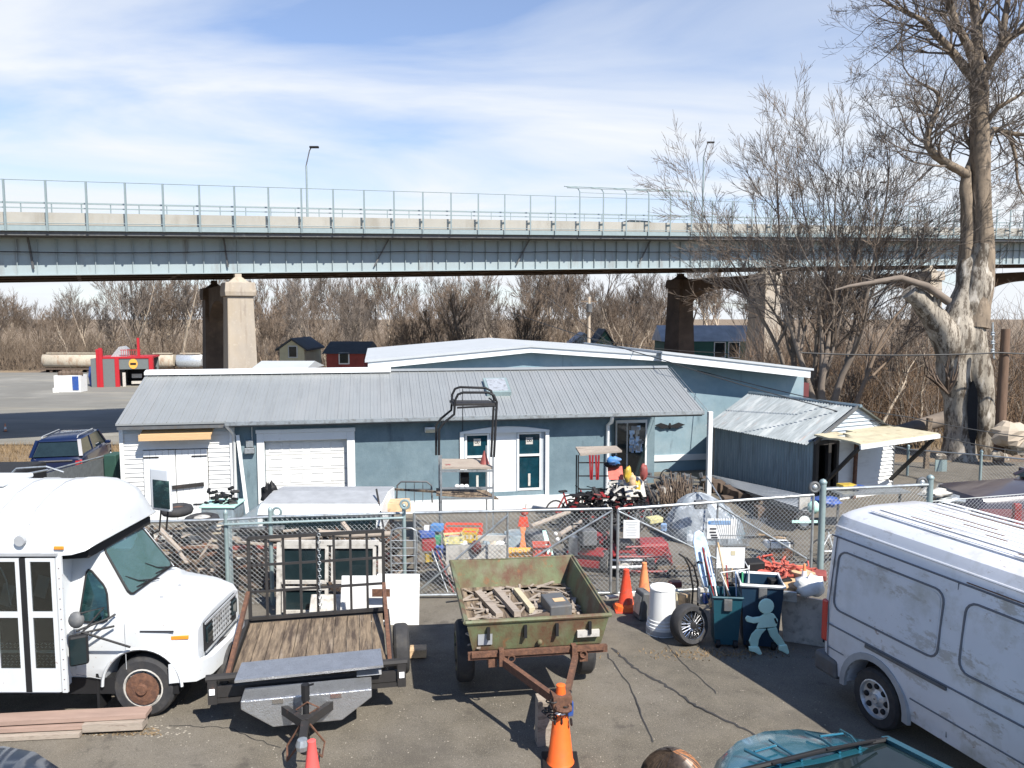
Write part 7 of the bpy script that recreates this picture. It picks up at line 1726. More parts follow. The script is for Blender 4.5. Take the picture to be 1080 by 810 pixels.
# rack of lumber and scrap visible through the left fence
rn = random.Random(14); names = ['bottom', 'low', 'lower middle', 'middle', 'upper middle', 'top']
for k in range(6):
    y = 14.0+.1*k; a, b = at(150-5*k, 600-8.5*k, y), at(240+25*(k % 3), 602-8.5*k, y); board(a, b, .12, .05, ['wood_grey', 'wood_old', 'rust', 'wood_grey', 'offwhite', 'wood_old'][k], names[k]+' plank of the lumber rack seen through the fence beside the bus')
for k in range(5):
    y = 13.9+.12*k; a, b = at(240, 598-10*k, y), at(300+20*(k % 2), 596-10*k, y); board(a, b, .06, .06, ['rust', 'offwhite', 'dull_red', 'wood_grey', 'galv'][k], names[k]+' bar of the scrap pile behind the mesh ramp left edge')
t = thing('lumber_rack', 'dark steel storage rack full of scrap behind the left fence', 'rack', pt(220, 610)); mb = MB()
for (px, Y) in ((160, 14.0), (235, 14.1), (290, 14.4), (345, 14.6), (400, 14.6)): a = at(px, 560, Y); mb.beam((a.x, Y, G(a.x, Y)), (a.x, Y, a.z+.1), .05, .05)
for py in (560, 585, 608): mb.beam(at(150, py, 14.05), at(400, py, 14.5), .05, .04)
mb.build('rack_frame', M('rusty_black'), t)
a = at(175, 557, 13.9); t = thing('wheelbarrow_tray', 'dull tan scoop-shaped metal tray resting on the scrap beside the fence post', 'tray', at(222, 566, 14.3)); c = at(222, 566, 14.3); mb = MB(); mb.prism([c+Vector((-.34, 0, .12)), c+Vector((.32, 0, .1)), c+Vector((.3, 0, -.06)), c+Vector((.1, 0, -.12)), c+Vector((-.15, 0, -.08))], (0, .3, .05)); mb.build('pan', M('tank'), t, bevel=.02)
for k, (px, py, sx_, sz_, m, lb) in enumerate([(170, 580, .5, .1, 'tan', 'folded tan blanket on the lumber rack right of the bus windshield'), (200, 592, .5, .1, 'dull_red', 'dull red metal box low on the lumber rack'), (262, 600, .3, .25, 'tank_dark', 'dark engine lump at the foot of the rack'), (330, 600, .5, .3, 'dark_grey', 'dark crate behind the leaning window frame'), (380, 595, .4, .3, 'tank_dark', 'brown crate behind the white panels'), (268, 575, .35, .12, 'offwhite', 'pale block on the rack beside the blue post'), (405, 590, .3, .2, 'maroon', 'maroon crate behind the bent tube hoop')]):
    bx_(px, py, 14.7, (sx_, .4, sz_), m, lb, 'crate' if 'crate' in lb else 'scrap_box', 'crate' if 'crate' in lb else 'scrap', rn.uniform(-.2, .2))
c = at(240, 575, 13.4); solo(MB().box(c.x-.05, c.x+.05, 13.4, 13.5, G(c.x, 13.4), at(240, 546, 13.4).z), 'blue_post', M('bridge_post'), 'blue-grey square post behind the fence beside the bus hood', 'post')
# ================================================================ yard behind the gates
# steel shelving tower with bent roll-cage top
t = thing('rack_tower', 'tall dark tube tower with bent top and plank shelves standing before the workshop windows', 'rack', pt(492, 548)); Yt = 17.0; P_ = lambda x, y, d=0: at(x, y, Yt+d)
mb = MB()
for d, ox in ((0, 0), (.75, -3)):
    mb.tube([P_(463+ox, 480, d), P_(463+ox, 453-abs(ox)*1.5, d), P_(468+ox, 446-abs(ox)*1.5, d), P_(479+ox, 437-abs(ox)*1.5, d), P_(480+ox, 422-abs(ox)*2, d), P_(483+ox, 416-abs(ox)*2, d), P_(488+ox, 414-abs(ox)*1.9, d), P_(515+ox, 414-abs(ox)*1.6, d), P_(521+ox, 417-abs(ox)*1.6, d), P_(524+ox, 424-abs(ox), d), P_(521+ox, 482, d)], .028, 8)
mb.tube([P_(480, 425), P_(476, 418, .75)], .02, 6); mb.tube([P_(522, 425), P_(516, 420, .75)], .02, 6); mb.tube([P_(482, 430), P_(523, 428)], .025, 6); mb.tube([P_(488, 410, .75), P_(488, 455, .75)], .01, 5)
mb.build('bent_tube', M('black'), t, smooth=60)
MB().prism([P_(478, 426, .0), P_(523, 425, 0), P_(515, 422, .7), P_(474, 422, .7)], (0, 0, -.05)).build('top_shelf', M('rusty_black'), t)
mb = MB()
for x in (465, 520): mb.beam(P_(x, 480), (P_(x, 480).x, Yt, G(0, Yt)), .04, .04)
for x in (463, 513): mb.beam(P_(x, 470, .75), (P_(x, 470, .75).x, Yt+.75, G(0, Yt)), .035, .035)
for py in (497, 515, 526): mb.beam(P_(465, py), P_(521, py-.5), .03, .045)
mb.build('shelf_frame', M('galv'), t)
mb = MB(); mb.prism([P_(466, 495), P_(520, 495), P_(512, 486, .7), P_(466, 486, .7)], (0, 0, .05)); mb.build('upper_shelf', M('wood_grey'), t)
mb = MB(); mb.prism([P_(460, 523), P_(526, 527), P_(512, 518, .7), P_(460, 516, .7)], (0, 0, .03)); mb.build('lower_shelf', M('wood_old'), t)
lump(472, 492, Yt+.2, .13, (1.2, .8, .35), 'red', 'small red and white rag bundle on the upper shelf of the tube tower', 'rag', 'rag', 9)
solo(MB().lathe(at(511, 492, Yt+.3), [(.13, 0), (.12, .03), (.02, .36), (.01, .37)], 12), 'iron_cone', M('dull_red'), 'small dark red cone on the right of the tower shelf', 'cone')
bx_(490, 506, Yt+.4, (.2, .3, .35), 'black', 'black tool roll hanging below the upper tower shelf', 'tool_roll', 'tool', .1, .4)
for k, px in enumerate((482, 487, 492)): lump(px, 513, Yt+.15, .06, (1, 1, .9), 'white_paint', ['left', 'middle', 'right'][k]+' one of three small white jars on the lower tower rail', 'jar', 'jar', 20+k, jag=.05)
# metal headboard
t = thing('bed_headboard', 'dark round-cornered metal headboard leaning on the blue wall left of the tube tower', 'headboard', at(437, 530, 19.3)); P_ = lambda x, y: at(x, y, 19.9)
mb = MB(); mb.tube([P_(418, 530), P_(419, 512), P_(423, 508), P_(450, 508), P_(455, 512), P_(456, 530)], .025, 7); mb.tube([P_(418, 516), P_(455, 516)], .014, 6)
for x in (428, 437, 446): mb.tube([P_(x, 509), P_(x, 530)], .01, 5)
mb.build('tube', M('dark_grey'), t, smooth=60)
solo(MB().beam(at(415, 516, 19.2), at(466, 519, 18.3), .05, .05), 'timber_rail', M('wood_old'), 'thin dark rail running from the headboard to the tube tower', 'rail')
# plastic drums
for k, (px, py, Y, r, h, m, lb) in enumerate([(522, 585, 15.6, .36, .62, 'grey_plastic', 'grey plastic drum, leftmost of the row behind the left gate leaf'), (545, 584, 15.9, .3, .66, 'grey_plastic', 'grey plastic drum in the middle of the row behind the gate'), (566, 584, 15.7, .26, .72, 'dark_grey', 'dark drum at the right of the row behind the gate')]):
    p = at(px, py, Y); p.z = G(p.x, Y); mb = MB(); mb.lathe((0, 0, 0), [(r*.9, 0), (r, .04), (r, h*.45), (r*1.03, h*.48), (r, h*.51), (r, h-.05), (r*.9, h), (r*.88, h-.03), (.01, h-.04)], 22); q = solo(mb, 'drum', M(m), lb, 'drum', smooth=40, base=(0, 0, 0)); q.location = p
# red child-warning figure
c = at(552, 590, 14.6); t = thing('safety_figure', 'orange and white upright warning figure with a red flag cap, behind the gate', 'figure', (c.x, c.y, G(c.x, c.y))); q = lambda px, py: at(px, py, 14.6)
mb = MB(); mb.prism([q(547, 583), q(556, 583), q(553, 565), q(555, 556), q(548, 556), q(550, 565)], (0, .05, 0)); mb.build('body', M('orange_faded'), t, bevel=.01); MB().prism([q(546, 556), q(558, 556), q(556, 545), q(548, 545)], (0, .05, 0)).build('vest', M('orange_red'), t, bevel=.01)
MB().ball(q(553, 540), .08, 10, 8, (1, .6, 1)).build('head', M('salmon'), t, smooth=60); MB().tube([q(553, 545), q(555, 531)], .012, 5).build('pole', M('offwhite'), t)
# orange-red crates, HOUSE sign, boards
def crate(px, py, Y, w_, d_, h_, m, label, rz=0):
    c = at(px, py, Y); t = thing('crate', label, 'crate', c, rz); o = MB(); th = .018
    for (x0, x1, y0, y1) in ((-w_/2, w_/2, -d_/2, -d_/2+th), (-w_/2, w_/2, d_/2-th, d_/2), (-w_/2, -w_/2+th, -d_/2+th, d_/2-th), (w_/2-th, w_/2, -d_/2+th, d_/2-th)):
        o.box(x0, x1, y0, y1, 0, h_*.35); o.box(x0, x1, y0, y1, h_*.75, h_)
    for k in range(5): x = -w_/2+w_*k/4; o.box(x-.012 if k else x, x+.012, -d_/2+.001, -d_/2+th, h_*.35, h_*.75)
    o.box(-w_/2+.002, w_/2-.002, -d_/2+th, d_/2-th, 0, .02); o.build('crate_body', M(m), t, local=True)
    return t
crate(571, 588, 14.3, .34, .3, .28, 'salmon', 'salmon plastic crate right of the HOUSE sign', .05)
t = thing('house_sign', 'orange sign lettered HOUSE standing behind the green trailer', 'sign', at(551, 587, 14.2)); a, b = at(536.5, 587.5, 14.2), at(564.5, 578.5, 14.2)
MB().prism([(a.x, 14.2, a.z), (b.x, 14.2, a.z+.02), (b.x, 14.24, b.z), (a.x, 14.24, b.z)], (0, .02, 0)).build('board', M('sign_orange'), t)
text('lettering', 'HOUSE', .19, (a.x+.05, 14.195, a.z+.02), basis((1, 0, 0), (0, -1, .2)), M('cream'), t, .004, sx=.78)
bx_(556, 596, 14.2, (.8, .3, .3), 'wood_grey', 'grey wooden bench box under the HOUSE sign', 'bench_box', 'box')
t = thing('bath_tub', 'long off-white tub filled with small toys behind the left gate leaf', 'tub', at(500, 585, 14.0)); a, b = at(471, 588, 14.0), at(535, 573, 14.0)
o = MB(); o.box(a.x, b.x, 13.9, 13.93, a.z-.3, b.z); o.box(a.x, b.x, 14.5, 14.53, a.z-.3, b.z-.0); o.box(a.x, a.x+.03, 13.93, 14.5, a.z-.3, b.z); o.box(b.x-.03, b.x, 13.93, 14.5, a.z-.3, b.z); o.box(a.x+.03, b.x-.03, 13.93, 14.5, a.z-.3, a.z-.25); o.build('tub_body', M('offwhite'), t)
crate(478, 572, 14.2, .36, .3, .15, 'pale_yellow', 'pale yellow crate on the left end of the white tub', .2); crate(496, 570, 14.5, .3, .3, .2, 'yellow', 'bright yellow crate behind the white tub', -.1)
crate(489, 563, 14.9, .75, .35, .18, 'orange_red', 'long red-orange tray above the yellow crates', -.05)
bx_(452, 574, 14.2, (.26, .25, .2), 'red', 'red plastic box at the left edge of the gate leaf', 'box', 'box', .2); bx_(450, 563, 14.3, (.28, .24, .1), 'blue', 'blue tray above the red box at the left gate edge', 'tray', 'tray', .3); bx_(461, 556, 14.4, (.22, .2, .12), 'ink_blue', 'bright blue tub beside the white cup', 'tub', 'tub', -.2)
lump(464, 583, 14.1, .14, (1, .8, 1.1), 'blue', 'crumpled blue bag below the red box', 'bag', 'bag', 31); lump(469, 590, 14.05, .09, (1, .8, .8), 'offwhite', 'small white bundle beside the blue bag', 'bundle', 'bundle', 32); bx_(450, 558, 14.4, (.1, .1, .14), 'white_paint', 'white cup on the blue tray', 'cup', 'cup'); bx_(452, 588, 14.1, (.14, .1, .16), 'yellow', 'yellow tin below the red box', 'tin', 'tin', .3); bx_(462, 570, 14.3, (.12, .1, .2), 'green', 'small green box between the blue tray and the crates', 'box', 'box', .1)
lump(502, 577, 13.85, .12, (.9, .5, 1.1), 'maroon', 'red patterned ball held on the front of the white tub', 'ball', 'ball', 33, jag=.04)
for k, (px, m, lb) in enumerate([(513, 'grey_plastic', 'grey toy at the centre of the white tub'), (520, 'tank', 'brown toy at the right in the white tub'), (527, 'white_paint', 'white toy at the far right in the white tub'), (488, 'white_paint', 'white folded cloth at the left in the white tub')]): lump(px, 575, 14.15, .1, (1, .8, .8), m, lb, 'toy', 'toy', 40+k)
for k, (x0, x1, m, lb) in enumerate([(455, 478, 'galv', 'leftmost of the tool handles leaning in the left gate corner'), (459, 485, 'red', 'red-gripped tool handle leaning in the left gate corner'), (463, 490, 'wood_grey', 'wooden tool handle leaning rightmost in the left gate corner')]): stick(at(x1, 640, 13.6), at(x0, 578, 14.0), .012, m, lb, 'garden_tool', 'tool')
solo(MB().prism([at(572, 560, 14.6), at(576, 560, 14.6), at(584, 586, 14.3), at(578, 586, 14.3)], (0, .05, 0)), 'step_ladder', M('mint_dark'), 'small pale green step ladder leaning right of the salmon crate', 'ladder')
for k, (px, py) in enumerate(((586, 563), (588, 569))): lump(px, py, 14.4, .04, (1, 1, 1), 'white_paint', ['upper', 'lower'][k]+' white knob beside the pale green step ladder', 'knob', 'knob', 50+k, jag=.03)
for k in range(2): solo(MB().cyl(at(560+30*k, 555+k*9, 15.0), at(600+12*k, 540+10*k, 16.2), .05, n=8), 'pipe', M('wood_grey'), ['upper', 'lower'][k]+' weathered log lying on the yard right of the drums', 'log')
# --- mowers
def mower(px, py, Y, label, rz, s=1, main='red'):
    c = at(px, py, Y); t = thing('ride_on_mower', label, 'mower', (c.x, Y, G(c.x, Y)), rz); q = lambda name, m, *a, bevel=.02: MB().box(*[v*s for v in a]).build(name, M(m), t, local=True, bevel=bevel*s)
    q('deck', main, -.55, .5, -.4, .4, .14, .3); q('hood', main, -.0, .6, -.25, .25, .3, .62, bevel=.06); q('seat', 'black', -.45, -.1, -.2, .2, .5, .62, bevel=.04); q('seat_back', 'black', -.5, -.42, -.2, .2, .6, .9, bevel=.03); q('bumper', main, .6, .66, -.35, .35, .2, .26); q('fender', main, -.6, -.1, -.38, .38, .4, .46)
    mb = MB(); mb.tube([(.05*s, 0, .6*s), (-.08*s, 0, .85*s)], .015*s, 6); mb.torus((-.09*s, 0, .86*s), .14*s, .014*s, 18, 5, 'z'); mb.build('steering_wheel', M('black'), t, local=True)
    for x, r in ((-.35, .24), (.42, .17)):
        for sd in (-1, 1): wheel(t, (x*s, sd*.38*s, r*s), r*s, .14*s, 'offwhite', side=sd)
    return t
mower(624, 585, 15.6, 'red ride-on mower behind the left gate leaf', radians(70), 1.0)
t = mower(672, 588, 15.3, 'long low red mower frame behind the white gate notice', radians(5), 1.0)
c = at(680, 588, 14.9); g = G(c.x, 14.9); t = thing('engine_cart', 'low red tube cart with small black wheels right of the mower frame', 'cart', (c.x, 14.9, g)); mb = MB()
for z in (.12, .42): mb.tube([(c.x-.55, 14.75, g+z), (c.x+.5, 14.75, g+z)], .025, 6); mb.tube([(c.x-.55, 15.2, g+z), (c.x+.5, 15.2, g+z)], .02, 6)
for x in (-.55, 0, .5): mb.tube([(c.x+x, 14.75, g+.12), (c.x+x, 14.75, g+.42), (c.x+x, 15.2, g+.5)], .02, 6)
mb.tube([(c.x-.4, 14.8, g+.6), (c.x+.1, 14.8, g+.62), (c.x+.45, 14.9, g+.45)], .022, 6); mb.build('tube', M('red'), t); mb = MB(); mb.box(c.x-.3, c.x+.2, 14.85, 15.1, g+.15, g+.38); mb.build('engine', M('dark_grey'), t, bevel=.03)
for x in (-.5, .52): MB().torus((c.x+x, 14.7, g+.09), .08, .035, 14, 6).build('wheel', M('rubber'), t, smooth=60)
mb = MB(); mb.tube([(c.x-.7, 14.6, g+.25), (c.x-.1, 14.6, g+.27)], .03, 6); mb.tube([(c.x-.7, 14.6, g+.4), (c.x-.1, 14.6, g+.4)], .02, 6); mb.build('white_bar', M('white_paint'), t)
# --- pile of bicycles in front of the rack
def bicycle(px, py, Y, rz, m, label, s=1, lean=.2):
    c = at(px, py, Y); t = thing('bicycle', label, 'bicycle', (c.x, Y, G(c.x, Y)), rz); L_ = lambda x, z: (x*s, lean*z*s, z*s); r = .32
    for x in (-.5, .5):
        mb = MB(); mb.torus(L_(x, r), r*s, .024*s, 22, 5, 'y', Matrix.Rotation(-atan2(lean, 1), 3, 'X')); w_ = mb.build('wheel', M('rubber'), t, local=True, smooth=60); mb = MB()
        for k in range(10): a = pi*2*k/10; mb.tube([L_(x, r), L_(x+r*cos(a)*.96, r+r*sin(a)*.96)], .003*s, 3)
        mb.build('spokes', M('galv'), w_, local=True)
    mb = MB(); mb.tube([L_(-.5, r), L_(-.08, .3), L_(.38, .72), L_(-.18, .72), L_(-.5, r)], .024*s, 6); mb.tube([L_(-.08, .3), L_(-.2, .82)], .024*s, 6); mb.tube([L_(.5, r), L_(.36, .82)], .022*s, 6); mb.build('frame', M(m), t, local=True, smooth=60)
    mb = MB(); mb.tube([(.36*s, lean*.82*s-.25*s, .9*s), (.34*s, lean*.82*s, .86*s), (.36*s, lean*.82*s+.25*s, .9*s)], .013*s, 6); mb.build('handlebar', M('black'), t, local=True)
    MB().obox(L_(-.21, .85), (.24*s, .12*s, .05*s)).build('saddle', M('black'), t, local=True, bevel=.02); MB().torus(L_(-.08, .3), .09*s, .012*s, 14, 5).build('crank', M('dark_grey'), t, local=True)
    return t
for (px, Y, rz, m, lb, s) in [(604, 17.6, .5, 'red', 'red bicycle leftmost in the bicycle heap before the blue wall', .95), (616, 17.3, -.7, 'black', 'black bicycle second from the left in the bicycle heap', .9), (628, 17.8, 1.1, 'green', 'green bicycle in the back of the bicycle heap', .9), (638, 17.0, .2, 'dark_grey', 'dark grey bicycle in the middle front of the bicycle heap', .95),
        (648, 17.5, -1.0, 'silver', 'silver bicycle right of the rack in the bicycle heap', .9), (658, 16.9, .6, 'black', 'black bicycle right of the middle of the bicycle heap', .95), (668, 17.2, -.3, 'maroon', 'maroon bicycle at the right end of the bicycle heap', .9), (680, 16.2, .9, 'dark_grey', 'small dark bicycle nearest the gate right of the heap', .8), (652, 16.3, .1, 'ink', 'low black bicycle lying nearest the white notice', .85)]:
    bicycle(px, 540, Y+2.6, rz, m, lb, s*1.05)
lump(628, 524, 19.9, .22, (1.2, .8, .8), 'black', 'black plastic bag bulging among the bicycles', 'bag', 'bag', 61, jag=.4); lump(650, 520, 20.0, .2, (1.2, .7, .9), 'dark_grey', 'dark grey bundle behind the bicycles right of the rack', 'bundle', 'bundle', 62, jag=.45); lump(637, 538, 19.4, .2, (1.5, .8, .6), 'black', 'low black seat pile in the bicycle heap', 'seat_pile', 'seat', 63, jag=.5)
panel(660, 508, 682, 524, 19.2, 'offwhite', 'crumpled white sheet tilted at the right of the bicycle heap', 'sheet', lean=.6)
# rack with red straps
c = at(635, 545, 19.9); t = thing('shelf_rack', 'black metal rack with a grey plank top and red straps behind the bicycles', 'rack', (c.x, 19.9, G(c.x, 19.9))); P_ = lambda x, y, d=0: at(x, y, 19.9+d); mb = MB()
for x, d in ((610, 0), (650, 0), (608, .6), (646, .6)): a = P_(x, 480, d); mb.beam(a, (a.x, a.y, G(a.x, a.y)), .035, .035)
for py in (488, 502, 516): mb.beam(P_(610, py), P_(650, py), .025, .03)
mb.build('rack_frame', M('black'), t); mb = MB(); mb.prism([P_(612, 481), P_(656, 477), P_(650, 472, .7), P_(607, 473, .7)], (0, 0, .05)); mb.build('plank_top', M('wood_grey'), t)
mb = MB(); 
for k in range(4): mb.beam(P_(622+k*3.2, 480, -.06), P_(622+k*3.2+(-1)**k, 506, -.06), .05, .03)
mb.build('red_strap', M('red'), t)
lump(647, 486, 19.7, .14, (1.3, .6, .8), 'ink_blue', 'bright blue bag hanging on the right of the black rack', 'bag', 'bag', 64); panel(642, 494, 658, 506, 19.6, 'salmon', 'pinkish tilted board hanging right of the black rack', lean=.3); lump(646, 490, 19.8, .18, (1.3, .6, .5), 'black', 'black helmet on the rack below the blue bag', 'helmet', 'helmet', 65, jag=.08)
for k, (px, py, m, lb) in enumerate([(662, 500, 'yellow', 'yellow hose coil hanging left of the porch door'), (667, 508, 'tan', 'tan rope hanging beside the yellow hose'), (672, 515, 'yellow', 'yellow tin standing in the porch doorway'), (666, 520, 'offwhite', 'white sack at the porch doorway foot'), (679, 498, 'dull_red', 'dull red petrol can in the porch doorway')]): lump(px, py, 19.5, .17, (.6, .6, 1.2), m, lb, ['hose', 'rope', 'tin', 'sack', 'can'][k], ['hose', 'rope', 'tin', 'sack', 'can'][k], 70+k)
# --- small tractor
c = at(706, 526, 20.3); t = thing('garden_tractor', 'old grey and black garden tractor parked under the porch roof', 'tractor', (c.x, 20.3, G(c.x, 20.3)+.02), radians(-65))
MB().box(-.25, .75, -.16, .16, .35, .75).build('hood', M('dark_grey'), t, local=True, bevel=.04); MB().box(-.3, .3, -.14, .14, .28, .5).build('gearbox', M('silver'), t, local=True, bevel=.03); MB().obox((-.5, 0, .85), (.3, .36, .08)).build('seat', M('black'), t, local=True, bevel=.03); MB().box(-.35, -.05, -.15, .15, .6, .9).build('engine', M('offwhite'), t, local=True, bevel=.05)
mb = MB(); mb.tube([(-.0, 0, .75), (-.15, 0, 1.15)], .018, 6); mb.torus((-.16, 0, 1.18), .2, .018, 20, 6, 'x'); mb.tube([(-.16, -.2, 1.18), (-.16, .2, 1.18)], .01, 5); mb.build('steering_wheel', M('black'), t, local=True)
for s_ in (-1, 1): wheel(t, (-.45, s_*.42, .42), .42, .22, 'offwhite', side=s_); wheel(t, (.6, s_*.36, .25), .25, .14, 'offwhite', side=s_)
# brush pile
c = at(715, 528, 19.6); mb = MB(); rn = random.Random(19)
for k in range(160): a = c+Vector((rn.gauss(0, .22), rn.gauss(0, .2), rn.uniform(-.35, .0))); mb.tube([a, a+Vector((rn.gauss(0, .15), rn.gauss(0, .15), rn.uniform(.3, .8)))], .012, 4)
solo(mb, 'brush_pile', M('bark'), 'heap of brown sticks and wire left of the silver tarpaulin', 'brush')
# tarpaulin over something
A = at(740, 535, 18.2); t = thing('tarpaulin', 'crumpled silver tarpaulin draped in a dome beside the porch post', 'tarpaulin', (A.x, A.y, G(A.x, A.y))); mb = MB(); n, m_ = 26, 16; vs = []; rn = random.Random(8); g = G(A.x, A.y)
prof = []
for j in range(m_+1):
    f = j/m_; rr = .95*sqrt(max(0, 1-(f*.999)**1.6)); z = f*1.12
    for i in range(n):
        a = 2*pi*i/n; w_ = 1+.07*sin(5*a+3*f)+.05*sin(9*a+1)+rn.uniform(-.03, .03); vs.append((A.x+.1+rr*cos(a)*w_*1.0-f*.2, A.y+rr*sin(a)*w_*.8, g+z*(1+.04*sin(7*a))))
fs = [(j*n+i, j*n+(i+1) % n, (j+1)*n+(i+1) % n, (j+1)*n+i) for j in range(m_) for i in range(n)]+[tuple(m_*n+i for i in range(n))]
mb.add(vs, fs); mb.build('sheet', M('tarp'), t, smooth=25)
bx_(739, 532, 17.3, (.3, .12, .2), 'dark_grey', 'small dark grey box resting at the front of the silver tarpaulin', 'box', 'box', .1, bevel=.02)
stick(at(745, 502, 18.0), at(772, 545, 16.8), .015, 'galv', 'thin metal rod leaning over the silver tarpaulin')
# under the porch: shadowed box, step
c = at(790, 545, 17.6); t = thing('grill_frame', 'small rusty open metal basket in the yard behind the right gate leaf', 'basket', (c.x, 16.3, G(c.x, 16.3)))
c = at(822, 553, 16.2); g = G(c.x, 16.2); mb = MB()
for z in (.1, .45): mb.tube([(c.x-.25, 16.0, g+z), (c.x+.25, 16.0, g+z), (c.x+.25, 16.4, g+z), (c.x-.25, 16.4, g+z), (c.x-.25, 16.0, g+z)], .012, 5)
for x in (-.25, .0, .25): mb.tube([(c.x+x, 16.0, g), (c.x+x, 16.0, g+.45)], .01, 5)
mb.build('wire_frame', M('rusty_black'), t); MB().box(c.x-.3, c.x+.2, 16.05, 16.3, g+.28, g+.4).build('white_tray', M('white_paint'), t); MB().box(c.x-.2, c.x+.25, 16.05, 16.3, g+.0, g+.2).build('rust_block', M('rust'), t)
# wheel with disc + green tank at the hinge post
c = at(848, 549, 15.6); t = thing('jockey_unit', 'black tyre with white disc on a pale tow bar at the right gate hinge', 'wheel', c); MB().torus(c, .16, .055, 26, 8).build('tyre', M('rubber'), t, smooth=60); MB().lathe(c, [(.14, -.03), (.13, .03)], 22, 'y').build('disc', M('white_paint'), t); MB().beam(c+Vector((-.28, -.08, 0)), c+Vector((.25, -.08, 0)), .03, .05).build('tow_bar', M('mint'), t)
lump(858, 535, 15.8, .14, (.9, .7, 1.0), 'mint_dark', 'pale green plastic tank above the disc wheel at the hinge post', 'tank', 'tank', 80, jag=.08); bx_(848, 530, 16.0, (.24, .1, .3), 'offwhite', 'white board standing above the disc wheel', 'board', 'board')
bicycle(885, 540, 15.9, .3, 'silver', 'bicycle with thin wheels behind the right hinge post, above the van roof', .8)
t = thing('work_table', 'long pale table with scraps in front of the clapboard shed wall', 'table', pt(910, 530)); c = at(915, 517, 19.5); g = G(c.x, 19.5); MB().obox((c.x, 19.5, c.z), (1.9, .8, .05), .15).build('table_top', M('galv'), t)
for x in (-.8, .8): MB().beam((c.x+x, 19.4, g), (c.x+x, 19.4, c.z), .05, .05).build('leg', M('dark_grey'), t)
bx_(893, 512, 19.4, (.4, .3, .08), 'yellow', 'flat yellow box on the left end of the pale table', 'box', 'box', .2); bx_(905, 513, 19.3, (.25, .2, .06), 'blue', 'dark blue tray on the pale table', 'tray', 'tray', .4)
for k, (px, py, m, lb) in enumerate([(985, 520, 'offwhite', 'pale scrap bundle left of the dark purple car'), (1000, 527, 'galv', 'clear plastic sheet lump beside the dark purple car front'), (870, 529, 'blue', 'blue box half hidden behind the right hinge post')]): lump(px, py, 16.8, .22, (1.4, .8, .5), m, lb, 'bundle' if k != 2 else 'box', 'bundle' if k != 2 else 'box', 90+k, jag=.35)
t = thing('garden_hose', 'thin dark hose looping over the yard left of the rake', 'hose', pt(700, 560)); mb = MB()
P_ = [pt(682, 560), pt(700, 552), pt(712, 560), pt(710, 572), pt(695, 570)]; mb.tube([p+Vector((0, 0, .03)) for p in P_], .014, 5); mb.build('tube', M('black'), t, smooth=60)
solo(MB().beam(pt(800, 566)+Vector((0,0,.05)), pt(828, 570)+Vector((0,0,.05)), .05, .04), 'axe_handle', M('tan'), 'short tan wooden handle lying in the yard behind the gate', 'handle')
solo(MB().beam(pt(785, 568)+Vector((0,0,.03)), pt(815, 567)+Vector((0,0,.03)), .04, .03), 'iron_bar', M('rusty_black'), 'dark iron bar lying in the yard beside the tan handle', 'bar')
# ================================================================ bystander's head at the lower edge, on a raised wooden landing
dk = thing('wooden_landing', 'raised wooden landing below the view carrying the bystander', 'landing', (.75, 2.9, 0))
mb = MB()
for k in range(10): mb.box(-.7, .7, -.7+.14*k, -.57+.14*k, 1.33, 1.37)
mb.build('planks', M('wood_grey'), dk, local=True)
for x in (-.65, .65):
    for y in (-.65, .65): MB().beam((x, y, 0), (x, y, 1.33), .09, .09).build('leg', M('wood_grey'), dk, local=True)
hx = at(710, 800, 2.75); ztop = at(706, 781, 2.85).z
per = thing('person', 'person with shoulder-length streaked brown hair seen from behind at the bottom edge', 'person', (hx.x, 2.75, 1.37), 0)
hgt = ztop-1.37
me = bpy.data.meshes.new('body'); s = hgt/1.72
V = [((0, 0, .93), .15), ((0, .01, 1.15), .14), ((0, 0, 1.36), .15), ((0, .01, 1.48), .06), ((0, .03, 1.58), .085), ((0, .04, 1.64), .085), ((-.18, 0, 1.38), .06), ((-.25, .03, 1.12), .045), ((-.2, .2, .98), .035), ((-.12, .28, .98), .03), ((.18, 0, 1.38), .06), ((.25, .03, 1.12), .045), ((.2, .2, .98), .035), ((.12, .28, .98), .03),
     ((-.1, 0, .86), .1), ((-.11, .01, .48), .065), ((-.11, -.02, .08), .045), ((-.11, .12, .03), .04), ((.1, 0, .86), .1), ((.11, .01, .48), .065), ((.11, -.02, .08), .045), ((.11, .12, .03), .04)]
E = [(0, 1), (1, 2), (2, 3), (3, 4), (4, 5), (2, 6), (6, 7), (7, 8), (8, 9), (2, 10), (10, 11), (11, 12), (12, 13), (0, 14), (14, 15), (15, 16), (16, 17), (0, 18), (18, 19), (19, 20), (20, 21)]
me.from_pydata([Vector(v)*s for v, _ in V], E, []); po = bpy.data.objects.new('body', me); COL.objects.link(po)
sk = po.modifiers.new('s', 'SKIN'); po.modifiers.new('ss', 'SUBSURF').levels = 2
for i, (_, r) in enumerate(V): me.skin_vertices[0].data[i].radius = (r*s, r*s)
me.skin_vertices[0].data[0].use_root = True
bpy.context.view_layer.update(); nm_ = bpy.data.meshes.new_from_object(po.evaluated_get(bpy.context.evaluated_depsgraph_get())); po.modifiers.clear(); po.data = nm_; nm_.materials.append(M('jacket')); nm_.polygons.foreach_set('use_smooth', [True]*len(nm_.polygons)); po.parent = per
mb = MB(); mb.ball((0, .02*s, 1.61*s), .112*s, 28, 18, (.92, 1.0, 1.02)); mb.v = [tuple(Vector(v)*1) for v in mb.v]; mb.build('hair', M('hair_brown'), per, local=True, smooth=80)
rn = random.Random(5); c = Vector((0, .01*s, 1.6*s))
